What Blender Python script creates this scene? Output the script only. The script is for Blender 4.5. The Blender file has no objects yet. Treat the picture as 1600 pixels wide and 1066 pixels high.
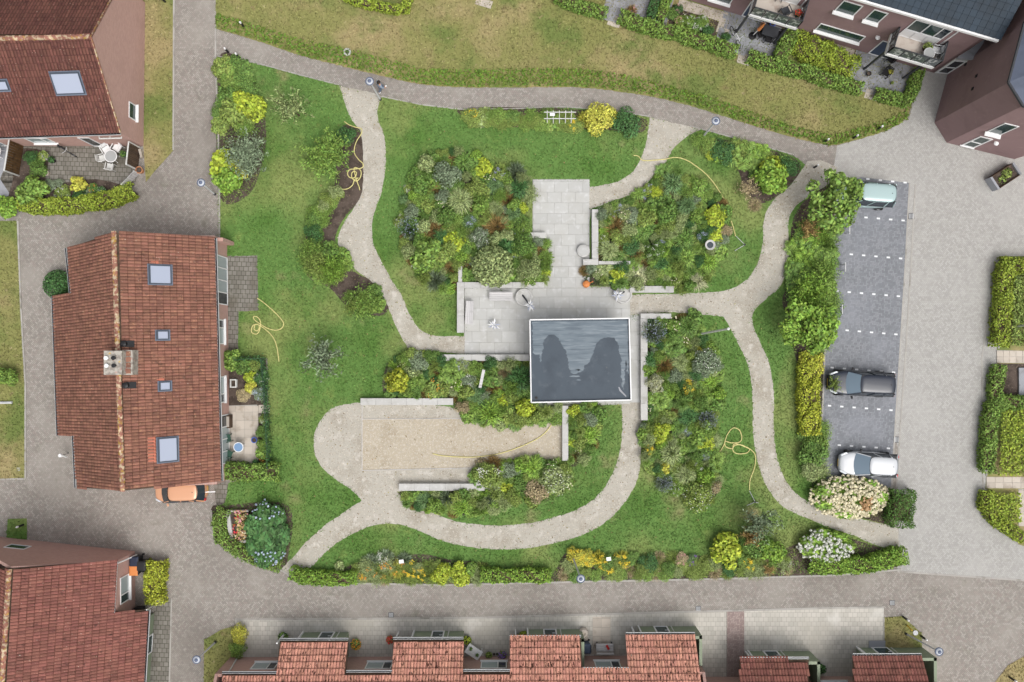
import bpy, math, random
import numpy as np
from mathutils import Vector, Matrix

SC = bpy.context.scene
COL = SC.collection
R = math.radians
random.seed(7)
RNG = np.random.default_rng(11)

# ---------------------------------------------------------------- camera, sky, sun, exposure
H, FPX = 57.0, 1267.0
TILT = math.atan(17 / FPX)
cam = bpy.data.cameras.new('camera')
cam.sensor_width = 36
cam.lens = 36 * FPX / 1600
cam.clip_end = 2000
camo = bpy.data.objects.new('camera', cam)
COL.objects.link(camo)
camo.location = (0, 0, H)
camo.rotation_euler = (TILT, 0, 0)
SC.camera = camo

W = bpy.data.worlds.new('World')
SC.world = W
W.use_nodes = True
_n = W.node_tree.nodes
_sky = _n.new('ShaderNodeTexSky')
_sky.sky_type = 'NISHITA'
_sky.sun_disc = False
SUN_EL, SUN_AZ = R(62), R(145)
_sky.sun_elevation = SUN_EL
_sky.sun_rotation = SUN_AZ
_sky.air_density = 1.0
_sky.dust_density = 6.0
_sky.ozone_density = 1.0
_hs = _n.new('ShaderNodeHueSaturation')
_hs.inputs['Saturation'].default_value = 0.22
W.node_tree.links.new(_sky.outputs[0], _hs.inputs['Color'])
W.node_tree.links.new(_hs.outputs[0], _n['Background'].inputs['Color'])
_n['Background'].inputs['Strength'].default_value = 0.15

sl = bpy.data.lights.new('sun', 'SUN')
sl.energy = 0.9
sl.angle = R(42)
sl.color = (1.0, 0.96, 0.9)
so = bpy.data.objects.new('sun', sl)
COL.objects.link(so)
_d = Vector((math.sin(SUN_AZ) * math.cos(SUN_EL), math.cos(SUN_AZ) * math.cos(SUN_EL), math.sin(SUN_EL)))
so.rotation_euler = _d.to_track_quat('Z', 'Y').to_euler()
so.location = _d * 80
SC.view_settings.view_transform = 'Standard'
SC.view_settings.look = 'None'
SC.view_settings.exposure = 0.17
SC.view_settings.gamma = 1.0
SC.render.engine = 'CYCLES'
SC.cycles.max_bounces = 6
SC.cycles.diffuse_bounces = 3
SC.cycles.use_denoising = True

# ---------------------------------------------------------------- geometry of the photograph
_c, _s = math.cos(TILT), math.sin(TILT)
def ray(px, py):
    x, y, z = px - 800, 533 - py, -FPX
    return Vector((x, y * _c - z * _s, y * _s + z * _c))
def P(px, py, z=0.0):
    """the place in the scene, at height z, that the photograph shows at this pixel"""
    d = ray(px, py)
    return Vector((0, 0, H)) + d * ((H - z) / -d.z)
def PP(pts, z=0.0):
    return [P(a, b, z) for a, b in pts]
MPX = H / FPX
class Plane:
    def __init__(s, a, b, c):
        s.o = a; s.n = (b - a).cross(c - a).normalized()
    def hit(s, px, py):
        d = ray(px, py); o = Vector((0, 0, H))
        return o + d * ((s.o - o).dot(s.n) / d.dot(s.n))

# ---------------------------------------------------------------- objects
WL = {}
def tag(o, label=None, cat=None, group=None, kind=None):
    if label: o['label'] = label
    if cat: o['category'] = cat
    if group: o['group'] = group
    if kind: o['kind'] = kind
    return o
def thing(name, loc, label, cat, group=None):
    o = bpy.data.objects.new(name, None)
    COL.objects.link(o)
    o.empty_display_size = 0.3
    o.location = loc
    WL[o.name] = Vector(loc)
    return tag(o, label, cat, group)
def link_mesh(name, me, mat, parent=None, loc=None):
    o = bpy.data.objects.new(name, me)
    COL.objects.link(o)
    if mat is not None and len(me.materials) == 0:
        me.materials.append(mat)
    if loc is not None: o.location = loc
    if parent is not None: o.parent = parent
    return o
def copy_tree(o, loc=None, rz=None, scale=None, label=None, parent=None):
    c = o.copy(); COL.objects.link(c)
    if parent is not None: c.parent = parent
    if loc is not None: c.location = loc
    if rz is not None: c.rotation_euler = (0, 0, rz)
    if scale is not None: c.scale = scale if hasattr(scale, '__len__') else (scale,) * 3
    if label: c['label'] = label
    for ch in o.children: copy_tree(ch, parent=c)
    return c

class MB:
    def __init__(s): s.v = []; s.f = []
    def add(s, vs, fs):
        b = len(s.v); s.v += [Vector(a) for a in vs]; s.f += [[b + i for i in f] for f in fs]; return s
    def poly(s, pts): return s.add(pts, [list(range(len(pts)))])
    def box(s, c, sz, rz=0.0, m=None):
        x, y, z = [k / 2 for k in sz]
        vs = [Vector((a * x, b * y, d * z)) for d in (-1, 1) for a, b in ((-1, -1), (1, -1), (1, 1), (-1, 1))]
        M_ = m if m is not None else Matrix.Rotation(rz, 3, 'Z')
        c = Vector(c)
        return s.add([c + M_ @ v for v in vs], [[3, 2, 1, 0], [4, 5, 6, 7], [0, 1, 5, 4], [1, 2, 6, 5], [2, 3, 7, 6], [3, 0, 4, 7]])
    def prism(s, pts, z0, z1):
        pts = [(p[0], p[1]) for p in pts]
        a = sum(pts[i][0] * pts[(i + 1) % len(pts)][1] - pts[(i + 1) % len(pts)][0] * pts[i][1] for i in range(len(pts)))
        if a < 0: pts = pts[::-1]
        n = len(pts)
        vs = [(x, y, z0) for x, y in pts] + [(x, y, z1) for x, y in pts]
        return s.add(vs, [list(range(n))[::-1], list(range(n, 2 * n))] + [[i, (i + 1) % n, n + (i + 1) % n, n + i] for i in range(n)])
    def loft(s, rings, cap0=True, cap1=True):
        n = len(rings[0]); vs = [p for r in rings for p in r]; fs = []
        for k in range(len(rings) - 1):
            for i in range(n):
                j = (i + 1) % n
                fs.append([k * n + i, k * n + j, (k + 1) * n + j, (k + 1) * n + i])
        if cap0: fs.append(list(range(n))[::-1])
        if cap1: fs.append([(len(rings) - 1) * n + i for i in range(n)])
        return s.add(vs, fs)
    def lathe(s, prof, c=(0, 0, 0), n=16):
        c = Vector(c)
        return s.loft([[c + Vector((r * math.cos(2 * math.pi * i / n), r * math.sin(2 * math.pi * i / n), z)) for i in range(n)] for r, z in prof])
    def tube(s, path, r, n=6):
        path = [Vector(p) for p in path]; rings = []
        up = Vector((0, 0, 1))
        for i, p in enumerate(path):
            t = (path[min(i + 1, len(path) - 1)] - path[max(i - 1, 0)]).normalized()
            a = t.cross(up)
            if a.length < 1e-3: a = t.cross(Vector((1, 0, 0)))
            a.normalize(); b = t.cross(a)
            q = r[i] if hasattr(r, '__len__') else r
            rings.append([p + (a * math.cos(2 * math.pi * k / n) + b * math.sin(2 * math.pi * k / n)) * q for k in range(n)])
        return s.loft(rings)
    def beam(s, a, b, w, h):
        a, b = Vector(a), Vector(b); t = b - a
        x = t.normalized(); up = Vector((0, 0, 1))
        y = up.cross(x)
        if y.length < 1e-3: y = Vector((0, 1, 0))
        y.normalize(); z = x.cross(y)
        return s.box((a + b) / 2, (t.length, w, h), m=Matrix((x, y, z)).transposed())
    def build(s, name, mat, parent=None, smooth=False, label=None, cat=None, group=None, kind=None, bevel=0, local=False):
        me = bpy.data.meshes.new(name)
        if local: o0 = Vector((0, 0, 0))
        elif parent is not None: o0 = WL[parent.name]
        else:
            xs = [v.x for v in s.v]; ys = [v.y for v in s.v]
            o0 = Vector(((min(xs) + max(xs)) / 2, (min(ys) + max(ys)) / 2, min(v.z for v in s.v)))
        me.from_pydata([v - o0 for v in s.v], [], s.f)
        if smooth: me.shade_smooth()
        me.update()
        o = link_mesh(name, me, mat, parent)
        if parent is None and not local: o.location = o0
        WL[o.name] = o0
        if bevel:
            b = o.modifiers.new('bevel', 'BEVEL'); b.width = bevel; b.segments = 2; b.limit_method = 'ANGLE'; b.angle_limit = R(35)
        return tag(o, label, cat, group, kind)

def smooth_pts(pts, closed=False, k=6):
    n = len(pts); out = []
    q = [np.array(p, float) for p in pts]
    rng = range(n) if closed else range(n - 1)
    for i in rng:
        p0 = q[(i - 1) % n] if (closed or i > 0) else q[0]
        p1, p2 = q[i], q[(i + 1) % n]
        p3 = q[(i + 2) % n] if (closed or i + 2 < n) else q[-1]
        for j in range(k):
            t = j / k
            out.append(tuple(0.5 * ((2 * p1) + (-p0 + p2) * t + (2 * p0 - 5 * p1 + 4 * p2 - p3) * t * t + (-p0 + 3 * p1 - 3 * p2 + p3) * t ** 3)))
    if not closed: out.append(tuple(q[-1]))
    return out
def round_pts(pts, it=2, lim=50):
    """corner cutting that leaves sharp corners alone"""
    q = [np.array(p, float) for p in pts]; sharp = []
    n = len(q)
    for i in range(n):
        a, b = q[i] - q[i - 1], q[(i + 1) % n] - q[i]
        sharp.append(math.degrees(math.acos(max(-1, min(1, float(a @ b) / (np.linalg.norm(a) * np.linalg.norm(b) + 1e-9))))) > lim)
    for _ in range(it):
        o = []; s2 = []; n = len(q)
        for i in range(n):
            if sharp[i]: o.append(q[i]); s2.append(True)
            else: o += [q[i] * .75 + q[i - 1] * .25, q[i] * .75 + q[(i + 1) % n] * .25]; s2 += [False, False]
        q, sharp = o, s2
    out = []
    for i in range(len(q)):
        a, b = q[i], q[(i + 1) % len(q)]; k = max(1, int(np.linalg.norm(b - a) / 4))
        out += [tuple(a + (b - a) * j / k) for j in range(k)]
    return out
def jitter(pts, a):
    return [(x + random.uniform(-a, a), y + random.uniform(-a, a)) for x, y in pts]

# ---------------------------------------------------------------- materials
def lin(r, g, b, k=1.0):
    f = lambda u: (u / 12.92 if u <= 0.04045 else ((u + 0.055) / 1.055) ** 2.4)
    return (f(r / 255) * k, f(g / 255) * k, f(b / 255) * k, 1)
class NT:
    def __init__(s, name):
        s.m = bpy.data.materials.new(name); s.m.use_nodes = True
        s.t = s.m.node_tree; s.b = s.t.nodes['Principled BSDF']
    def n(s, typ, **kw):
        nd = s.t.nodes.new(typ)
        ins = kw.pop('ins', {})
        for k, v in kw.items(): setattr(nd, k, v)
        for k, v in ins.items(): s.set(nd.inputs[k], v)
        return nd
    def set(s, sock, v):
        if hasattr(v, 'node') or isinstance(v, bpy.types.NodeSocket): s.t.links.new(v, sock)
        else: sock.default_value = v
    def math(s, op, a, b=0.0, c=None):
        nd = s.t.nodes.new('ShaderNodeMath'); nd.operation = op
        s.set(nd.inputs[0], a); s.set(nd.inputs[1], b)
        if c is not None: s.set(nd.inputs[2], c)
        return nd.outputs[0]
    def mix(s, f, a, b, mode='MIX'):
        nd = s.t.nodes.new('ShaderNodeMix'); nd.data_type = 'RGBA'; nd.blend_type = mode
        s.set(nd.inputs[0], f); s.set(nd.inputs[6], a); s.set(nd.inputs[7], b)
        return nd.outputs[2]
    def ramp(s, f, lo, hi):
        nd = s.t.nodes.new('ShaderNodeMapRange'); nd.interpolation_type = 'SMOOTHSTEP'
        s.set(nd.inputs[0], f); nd.inputs[1].default_value = lo; nd.inputs[2].default_value = hi
        return nd.outputs[0]
    def pos(s, sc=(1, 1, 1), rz=0.0):
        g = s.n('ShaderNodeNewGeometry')
        mp = s.n('ShaderNodeMapping')
        mp.inputs['Scale'].default_value = sc; mp.inputs['Rotation'].default_value = (0, 0, rz)
        s.t.links.new(g.outputs['Position'], mp.inputs[0])
        return mp.outputs[0]
    def noise(s, vec, scale, detail=4.0, rough=0.55):
        nd = s.n('ShaderNodeTexNoise', ins={'Scale': scale, 'Detail': detail, 'Roughness': rough})
        s.t.links.new(vec, nd.inputs['Vector'])
        return nd.outputs[0]
    def rnd(s):
        g = s.n('ShaderNodeNewGeometry'); o = s.n('ShaderNodeObjectInfo')
        return s.math('FRACT', s.math('ADD', g.outputs['Random Per Island'], o.outputs['Random']))
def finish(t, col, rough, bump=None, metal=0, spec=0.3, isl=0, hue=0):
    if isl or hue:
        r = t.rnd()
        h = t.n('ShaderNodeHueSaturation')
        t.set(h.inputs['Hue'], t.math('MULTIPLY_ADD', r, hue, 0.5 - hue / 2))
        r2 = t.math('FRACT', t.math('MULTIPLY', r, 7.31))
        t.set(h.inputs['Value'], t.math('MULTIPLY_ADD', r2, 2 * isl, 1 - isl))
        t.set(h.inputs['Color'], col); col = h.outputs[0]
    t.set(t.b.inputs['Base Color'], col)
    t.b.inputs['Roughness'].default_value = rough
    t.b.inputs['Metallic'].default_value = metal
    t.b.inputs['Specular IOR Level'].default_value = spec
    if bump is not None:
        bn = t.n('ShaderNodeBump', ins={'Strength': bump[1], 'Distance': bump[2]})
        t.set(bn.inputs['Height'], bump[0]); t.set(t.b.inputs['Normal'], bn.outputs[0])
    return t.m
def M(name, col, rough=0.7, isl=0.0, hue=0.0, layers=(), bump=None, metal=0.0, spec=0.3):
    """layers: (colour, scale, lo, hi[, stretch]) blended over by a noise"""
    t = NT(name); c = col
    for L in layers:
        st = L[4] if len(L) > 4 else (1, 1, 1)
        c = t.mix(t.ramp(t.noise(t.pos(st), L[1]), L[2], L[3]), c, L[0])
    b = None
    if bump: b = (t.noise(t.pos(), bump[0], 3.0), bump[1], bump[2])
    return finish(t, c, rough, b, metal, spec, isl, hue)

def herring(name, cols, w=0.1, rz=0.0, joint=(0.06, 0.055, 0.05, 1), jw=0.09, layers=(), isl=0.0):
    """herringbone bond of 2:1 clinkers, each brick with its own colour"""
    t = NT(name)
    sep = t.n('ShaderNodeSeparateXYZ'); t.set(sep.inputs[0], t.pos((1 / w, 1 / w, 1), rz))
    x, y = sep.outputs[0], sep.outputs[1]
    i, j = t.math('FLOOR', x), t.math('FLOOR', y)
    m = t.math('FLOORED_MODULO', t.math('SUBTRACT', i, j), 4.0)
    hor = t.math('LESS_THAN', m, 1.5)
    vert = t.math('SUBTRACT', 1.0, hor)
    bi = t.math('SUBTRACT', i, t.math('MULTIPLY', hor, m))
    top = t.math('MULTIPLY', vert, t.math('LESS_THAN', m, 2.5))
    bj = t.math('SUBTRACT', j, top)
    u = t.math('SUBTRACT', x, bi); v = t.math('SUBTRACT', y, bj)
    du = t.math('MINIMUM', u, t.math('SUBTRACT', t.math('ADD', 1.0, hor), u))
    dv = t.math('MINIMUM', v, t.math('SUBTRACT', t.math('ADD', 1.0, vert), v))
    d = t.math('MINIMUM', du, dv)
    face = t.ramp(d, jw * 0.4, jw)
    cmb = t.n('ShaderNodeCombineXYZ'); t.set(cmb.inputs[0], bi); t.set(cmb.inputs[1], bj)
    wn = t.n('ShaderNodeTexWhiteNoise'); wn.noise_dimensions = '2D'; t.set(wn.inputs['Vector'], cmb.outputs[0])
    cr = t.n('ShaderNodeValToRGB'); cr.color_ramp.interpolation = 'CONSTANT'
    el = cr.color_ramp.elements
    while len(el) < len(cols): el.new(1.0)
    for k, c in enumerate(cols): el[k].position = k / len(cols); el[k].color = c
    t.set(cr.inputs[0], wn.outputs['Value'])
    c = t.mix(face, joint, cr.outputs[0])
    for L in layers:
        st = L[4] if len(L) > 4 else (1, 1, 1)
        c = t.mix(t.math('MULTIPLY', t.ramp(t.noise(t.pos(st), L[1]), L[2], L[3]), 0.6), c, L[0], L[5] if len(L) > 5 else 'MIX')
    return finish(t, c, 0.85, (face, 0.5, 0.01), 0, 0.25)
def bricks(name, c1, c2, mortar, bw, bh, rz=0.0, ms=0.02, layers=(), offset=0.5, rough=0.85, wall=None):
    t = NT(name)
    br = t.n('ShaderNodeTexBrick', ins={'Color1': c1, 'Color2': c2, 'Mortar': mortar, 'Scale': 1.0, 'Brick Width': bw, 'Row Height': bh, 'Mortar Size': ms, 'Mortar Smooth': 0.2, 'Bias': 0.0})
    br.offset = offset
    if wall is not None:
        sep = t.n('ShaderNodeSeparateXYZ'); t.set(sep.inputs[0], t.pos((1, 1, 1), wall))
        cb = t.n('ShaderNodeCombineXYZ'); t.set(cb.inputs[0], sep.outputs[0]); t.set(cb.inputs[1], sep.outputs[2])
        t.set(br.inputs['Vector'], cb.outputs[0])
    else:
        t.set(br.inputs['Vector'], t.pos((1, 1, 1), rz))
    c = br.outputs[0]
    for L in layers:
        st = L[4] if len(L) > 4 else (1, 1, 1)
        c = t.mix(t.math('MULTIPLY', t.ramp(t.noise(t.pos(st), L[1]), L[2], L[3]), 0.6), c, L[0], L[5] if len(L) > 5 else 'MIX')
    return finish(t, c, rough, (br.outputs[1], -0.4, 0.01), 0, 0.25)

K = 0.86
def L_(r, g, b): return lin(r, g, b, K)
MT = {}
MT['soil'] = M('soil', L_(96, 84, 76), 0.95, layers=[(L_(72, 62, 55), 1.6, 0.4, 0.65), (L_(128, 114, 102), 7.0, 0.55, 0.75)], bump=(14, 0.8, 0.05))
MT['road'] = herring('brick_paving', [L_(154, 148, 141), L_(163, 157, 149), L_(147, 141, 134), L_(171, 165, 158), L_(157, 147, 141)], 0.105, R(45),
    joint=L_(122, 117, 110), layers=[(L_(166, 160, 152), 0.30, 0.45, 0.7), (L_(122, 115, 108), 0.12, 0.48, 0.75), (L_(124, 122, 108), 0.8, 0.60, 0.78), (L_(170, 163, 157), 3.0, 0.55, 0.75)])
MT['road_pale'] = herring('grey_paving', [L_(176, 174, 170), L_(186, 184, 180), L_(170, 168, 164), L_(180, 178, 173)], 0.105, R(45),
    joint=L_(154, 152, 148), layers=[(L_(184, 182, 178), 0.15, 0.45, 0.7), (L_(162, 159, 154), 0.5, 0.58, 0.8), (L_(190, 188, 184), 3.0, 0.55, 0.75)])
MT['parking'] = herring('dark_paving', [L_(134, 137, 142), L_(143, 146, 151), L_(128, 131, 136), L_(148, 150, 155)], 0.105, 0.0,
    joint=L_(114, 116, 122), layers=[(L_(154, 157, 165), 0.22, 0.45, 0.75), (L_(124, 126, 132), 0.45, 0.6, 0.8)])
MT['reddish'] = herring('red_paving', [L_(166, 148, 143), L_(158, 139, 134), L_(174, 157, 151)], 0.105, 0.0, joint=L_(120, 108, 104))
MT['sidewalk'] = bricks('sidewalk_tiles', L_(206, 201, 192), L_(188, 184, 175), L_(152, 147, 137), 0.32, 0.32, 0.0, 0.010,
    layers=[(L_(182, 177, 166), 0.3, 0.5, 0.7), (L_(220, 217, 210), 0.45, 0.55, 0.72), (L_(140, 136, 122), 1.1, 0.64, 0.8)])
MT['patio_old'] = bricks('old_patio_tiles', L_(142, 138, 130), L_(122, 118, 110), L_(84, 80, 70), 0.32, 0.32, 0.03, 0.02,
    layers=[(L_(104, 98, 86), 0.7, 0.5, 0.7), (L_(160, 154, 144), 1.6, 0.6, 0.75)])
MT['gravel'] = M('gravel', L_(186, 181, 170), 0.95, layers=[(L_(170, 163, 150), 0.5, 0.45, 0.68), (L_(206, 201, 192), 1.6, 0.52, 0.7), (L_(190, 182, 168), 6.0, 0.5, 0.7), (L_(140, 129, 113), 9.0, 0.60, 0.70)], bump=(30, 0.6, 0.02))
MT['sand'] = M('court_sand', L_(188, 177, 158), 0.95, layers=[(L_(176, 164, 144), 0.6, 0.45, 0.7), (L_(206, 198, 184), 5.0, 0.5, 0.75), (L_(150, 130, 112), 1.7, 0.7, 0.82)], bump=(26, 0.4, 0.012))
MT['stones'] = M('gravel_stones', L_(206, 199, 187), 0.9, isl=0.35, hue=0.02)
GREENS = dict(layers=[(L_(138, 152, 90), 0.14, 0.44, 0.66), (L_(164, 156, 114), 0.33, 0.57, 0.77), (L_(92, 128, 60), 0.24, 0.46, 0.72), (L_(132, 152, 84), 0.9, 0.58, 0.82)])
MT['lawn'] = M('lawn', L_(104, 138, 72), 0.9, bump=(9, 0.5, 0.03), spec=0.15, **GREENS)
MT['grass'] = M('grass_blades', L_(110, 144, 75), 0.8, isl=0.32, hue=0.03, spec=0.2, **GREENS)
DRY = dict(layers=[(L_(168, 154, 112), 0.16, 0.46, 0.64), (L_(118, 132, 74), 0.25, 0.48, 0.66), (L_(136, 126, 86), 1.3, 0.56, 0.76), (L_(178, 166, 126), 2.6, 0.60, 0.78)])
MT['dry_lawn'] = M('dry_lawn', L_(142, 142, 88), 0.95, bump=(9, 0.5, 0.03), spec=0.1, **DRY)
MT['dry_grass'] = M('dry_grass_blades', L_(146, 146, 92), 0.85, isl=0.40, hue=0.02, spec=0.15, **DRY)
MT['plaza'] = M('concrete_slab', L_(194, 194, 191), 0.8, isl=0.05, layers=[(L_(188, 187, 182), 0.5, 0.45, 0.7), (L_(208, 208, 207), 2.2, 0.5, 0.75), (L_(168, 166, 160), 0.9, 0.66, 0.82)], bump=(40, 0.15, 0.004))
MT['joint'] = M('slab_bed', L_(176, 174, 168), 0.95)
MT['slab_grey'] = M('grey_slab', L_(158, 160, 166), 0.85, isl=0.1, layers=[(L_(138, 138, 140), 1.2, 0.5, 0.7)])
MT['slab_beige'] = M('beige_slab', L_(200, 190, 178), 0.85, isl=0.1, layers=[(L_(176, 164, 150), 1.4, 0.5, 0.7)])
MT['concrete'] = M('pale_concrete', L_(196, 195, 192), 0.8, isl=0.03, layers=[(L_(172, 170, 164), 1.3, 0.5, 0.75), (L_(208, 207, 205), 4.0, 0.5, 0.75)], bump=(30, 0.15, 0.004))
MT['kerb'] = M('kerb_concrete', L_(176, 172, 166), 0.85, isl=0.08, layers=[(L_(150, 146, 138), 1.2, 0.5, 0.7)])
MT['white'] = M('white_paint', (0.78, 0.78, 0.78, 1), 0.45, spec=0.4)
MT['offwhite'] = M('weathered_white', (0.62, 0.62, 0.6, 1), 0.6, layers=[((0.48, 0.47, 0.44, 1), 2.0, 0.5, 0.75)])
MT['marking'] = M('road_marking', (0.75, 0.76, 0.78, 1), 0.7)
MT['black'] = M('black_plastic', (0.018, 0.018, 0.02, 1), 0.45)
MT['dark'] = M('dark_metal', (0.045, 0.048, 0.055, 1), 0.5)
MT['steel'] = M('galvanised_steel', (0.52, 0.53, 0.54, 1), 0.5, metal=0.0, layers=[((0.42, 0.43, 0.44, 1), 3.0, 0.5, 0.7)])
MT['zinc'] = M('zinc', (0.62, 0.64, 0.66, 1), 0.5, metal=0.3)
MT['glass'] = M('window_glass', (0.03, 0.04, 0.05, 1), 0.06, spec=0.8)
MT['skyglass'] = M('skylight_glass', (0.36, 0.40, 0.50, 1), 0.12, spec=0.7)
MT['carglass'] = M('car_glass', (0.17, 0.23, 0.29, 1), 0.05, spec=0.9)
MT['pane_pale'] = M('curtained_glass', (0.36, 0.42, 0.43, 1), 0.1, spec=0.8)
MT['greenpanel'] = M('green_panel', lin(140, 152, 128, K), 0.6, layers=[(lin(156, 164, 140, K), 1.2, 0.5, 0.75)])
MT['teal'] = M('teal_glass', lin(48, 70, 70, K), 0.12, spec=0.6)
PINK = [L_(208, 166, 154), L_(194, 152, 142), L_(196, 176, 168)]
MT['pinkbrick_y'] = bricks('pink_brick_gable', PINK[0], PINK[1], PINK[2], 0.21, 0.065, wall=R(90), ms=0.008, layers=[(L_(186, 152, 142), 0.6, 0.5, 0.75)])
MT['pinkbrick_x'] = bricks('pink_brick_front', PINK[0], PINK[1], PINK[2], 0.21, 0.065, wall=0.0, ms=0.008, layers=[(L_(186, 152, 142), 0.6, 0.5, 0.75)])
MT['maroon'] = M('maroon_render', L_(152, 126, 126), 0.85, layers=[(L_(142, 117, 117), 0.7, 0.45, 0.75), (L_(160, 135, 134), 3.0, 0.55, 0.8)], bump=(60, 0.2, 0.004))
MT['slate'] = M('blue_slate', L_(38, 54, 68), 0.6, isl=0.14, layers=[(L_(32, 46, 58), 0.8, 0.5, 0.7)])
MT['wood_dark'] = M('dark_wood', L_(92, 74, 60), 0.8, isl=0.2, layers=[(L_(66, 52, 42), 3.0, 0.45, 0.7, (1, 1, 0.2))])
MT['wood_brown'] = M('brown_wood', L_(104, 78, 48), 0.8, isl=0.2, layers=[(L_(76, 56, 34), 3.0, 0.45, 0.7)])
MT['wood_grey'] = M('weathered_wood', L_(206, 204, 204), 0.8, isl=0.08, layers=[(L_(178, 176, 176), 5.0, 0.5, 0.7, (0.3, 1, 1))])
MT['terracotta'] = M('terracotta', L_(196, 140, 104), 0.8, layers=[(L_(170, 112, 80), 3.0, 0.5, 0.7)])
MT['orange'] = M('orange_plastic', L_(224, 142, 82), 0.5)
MT['hose'] = M('yellow_hose', L_(224, 214, 146), 0.5, isl=0.0)
MT['blue'] = M('blue_plastic', L_(60, 96, 190), 0.45)
MT['red'] = M('red_flowers', L_(196, 50, 46), 0.6, isl=0.3)
MT['greenplastic'] = M('dark_green_plastic', L_(58, 92, 78), 0.5)
MT['bluegrey'] = M('bluegrey_plastic', L_(66, 78, 100), 0.5)
MT['skin'] = M('skin', L_(200, 156, 132), 0.6)
MT['hair'] = M('hair', (0.03, 0.022, 0.018, 1), 0.6)
MT['denim'] = M('pale_denim', L_(150, 164, 184), 0.8)
MT['trousers'] = M('blue_trousers', L_(112, 124, 142), 0.8)
GRIME_SHADE = {}
def roofmat(name, a, b, dark, lo, hi, pale, plo, phi, st=(1, 1, 1), isl=0.20, grime_shade=0.64):
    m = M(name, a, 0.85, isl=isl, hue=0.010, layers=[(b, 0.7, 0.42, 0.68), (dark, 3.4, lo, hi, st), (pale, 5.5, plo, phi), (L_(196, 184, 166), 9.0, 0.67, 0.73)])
    q = lambda c: (c[0] * grime_shade, c[1] * grime_shade * .95, c[2] * grime_shade * .92, 1)
    GRIME_SHADE[name] = M(name + '_grime_shade', q(a), 0.9, isl=.25, layers=[(q(q(a)), 1.1, 0.45, 0.62), (a, 3.0, 0.58, 0.72)])      # dirt and algae in the pans and laps, plus painted overlap shade
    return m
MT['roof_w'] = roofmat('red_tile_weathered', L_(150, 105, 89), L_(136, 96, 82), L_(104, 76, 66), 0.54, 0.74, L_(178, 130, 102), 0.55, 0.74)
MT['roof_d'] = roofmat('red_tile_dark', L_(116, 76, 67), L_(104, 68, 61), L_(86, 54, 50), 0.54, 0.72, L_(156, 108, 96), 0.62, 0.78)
MT['roof_b'] = roofmat('red_tile_mossy', L_(222, 160, 140), L_(208, 147, 128), L_(84, 54, 44), 0.57, 0.60, L_(218, 156, 134), 0.55, 0.7, (2.8, 0.8, 0.8), grime_shade=.52)
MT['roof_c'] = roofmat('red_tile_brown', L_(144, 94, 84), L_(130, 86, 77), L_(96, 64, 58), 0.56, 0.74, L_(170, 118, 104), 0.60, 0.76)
MT['ridge'] = M('ridge_tile', L_(152, 104, 90), 0.85, isl=0.2, layers=[(L_(206, 186, 156), 4.0, 0.47, 0.60), (L_(178, 144, 72), 5.0, 0.54, 0.66)])

LEAF = {
 'green': (0.135, 0.234, 0.052), 'dark': (0.068, 0.155, 0.047), 'blue': (0.135, 0.229, 0.088), 'lime': (0.34, 0.42, 0.045),
 'yellow': (0.50, 0.49, 0.08), 'olive': (0.218, 0.293, 0.069), 'russet': (0.34, 0.235, 0.09), 'silver': (0.21, 0.27, 0.165),
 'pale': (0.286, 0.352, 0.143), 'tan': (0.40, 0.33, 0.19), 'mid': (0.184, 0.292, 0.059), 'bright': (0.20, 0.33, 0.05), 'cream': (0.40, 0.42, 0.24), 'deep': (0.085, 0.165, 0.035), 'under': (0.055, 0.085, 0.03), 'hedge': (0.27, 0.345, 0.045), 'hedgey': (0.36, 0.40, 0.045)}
LM = {}
for k, c in LEAF.items():
    t = NT('leaf_' + k)
    c4 = (c[0], c[1], c[2], 1)
    LM[k] = finish(t, c4, 0.6, None, 0, 0.25, isl=0.62, hue=0.034)
FLOWER = {'white': (0.72, 0.73, 0.66), 'creamy': (0.78, 0.72, 0.52), 'yellowf': (0.75, 0.55, 0.05), 'orangef': (0.75, 0.34, 0.06),
          'bluef': (0.34, 0.37, 0.50), 'purple': (0.30, 0.16, 0.55), 'pinkf': (0.62, 0.30, 0.32), 'redf': (0.55, 0.06, 0.05), 'paleblue': (0.50, 0.58, 0.70), 'tanf': (0.60, 0.40, 0.22)}
for k, c in FLOWER.items():
    LM[k] = finish(NT('petal_' + k), (c[0], c[1], c[2], 1), 0.7, None, 0, 0.2, isl=0.2, hue=0.03)
MT['stem'] = M('bark', L_(98, 82, 66), 0.9, layers=[(L_(70, 58, 48), 6.0, 0.45, 0.7)])

# ---------------------------------------------------------------- foliage: clouds of leaf-sized faces (numpy)
def quads_mesh(name, V, mat, smooth=False):
    n = len(V)
    me = bpy.data.meshes.new(name)
    me.vertices.add(n * 4); me.loops.add(n * 4); me.polygons.add(n)
    me.vertices.foreach_set('co', np.ascontiguousarray(V.reshape(-1), dtype=np.float32))
    me.loops.foreach_set('vertex_index', np.arange(n * 4, dtype=np.int32))
    me.polygons.foreach_set('loop_start', np.arange(0, n * 4, 4, dtype=np.int32))
    me.polygons.foreach_set('loop_total', np.full(n, 4, dtype=np.int32))
    me.update(calc_edges=True)
    me.materials.append(mat)
    return me
def unit(a): return a / np.maximum(np.linalg.norm(a, axis=-1, keepdims=True), 1e-9)
def leaves(pos, nrm, L, Wd, rng, fold=0.0):
    n = len(pos)
    t = unit(np.cross(nrm, rng.normal(size=(n, 3))))
    b = np.cross(nrm, t)
    L = (L * rng.uniform(0.6, 1.35, n))[:, None]; Wd = (Wd * rng.uniform(0.7, 1.3, n))[:, None]
    k = rng.uniform(-0.15, 0.15, n)[:, None]
    return np.stack([pos - t * L * .5, pos + b * Wd * .5 + t * L * k, pos + t * L * .5 + nrm * fold, pos - b * Wd * .5 + t * L * k], 1)
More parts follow.
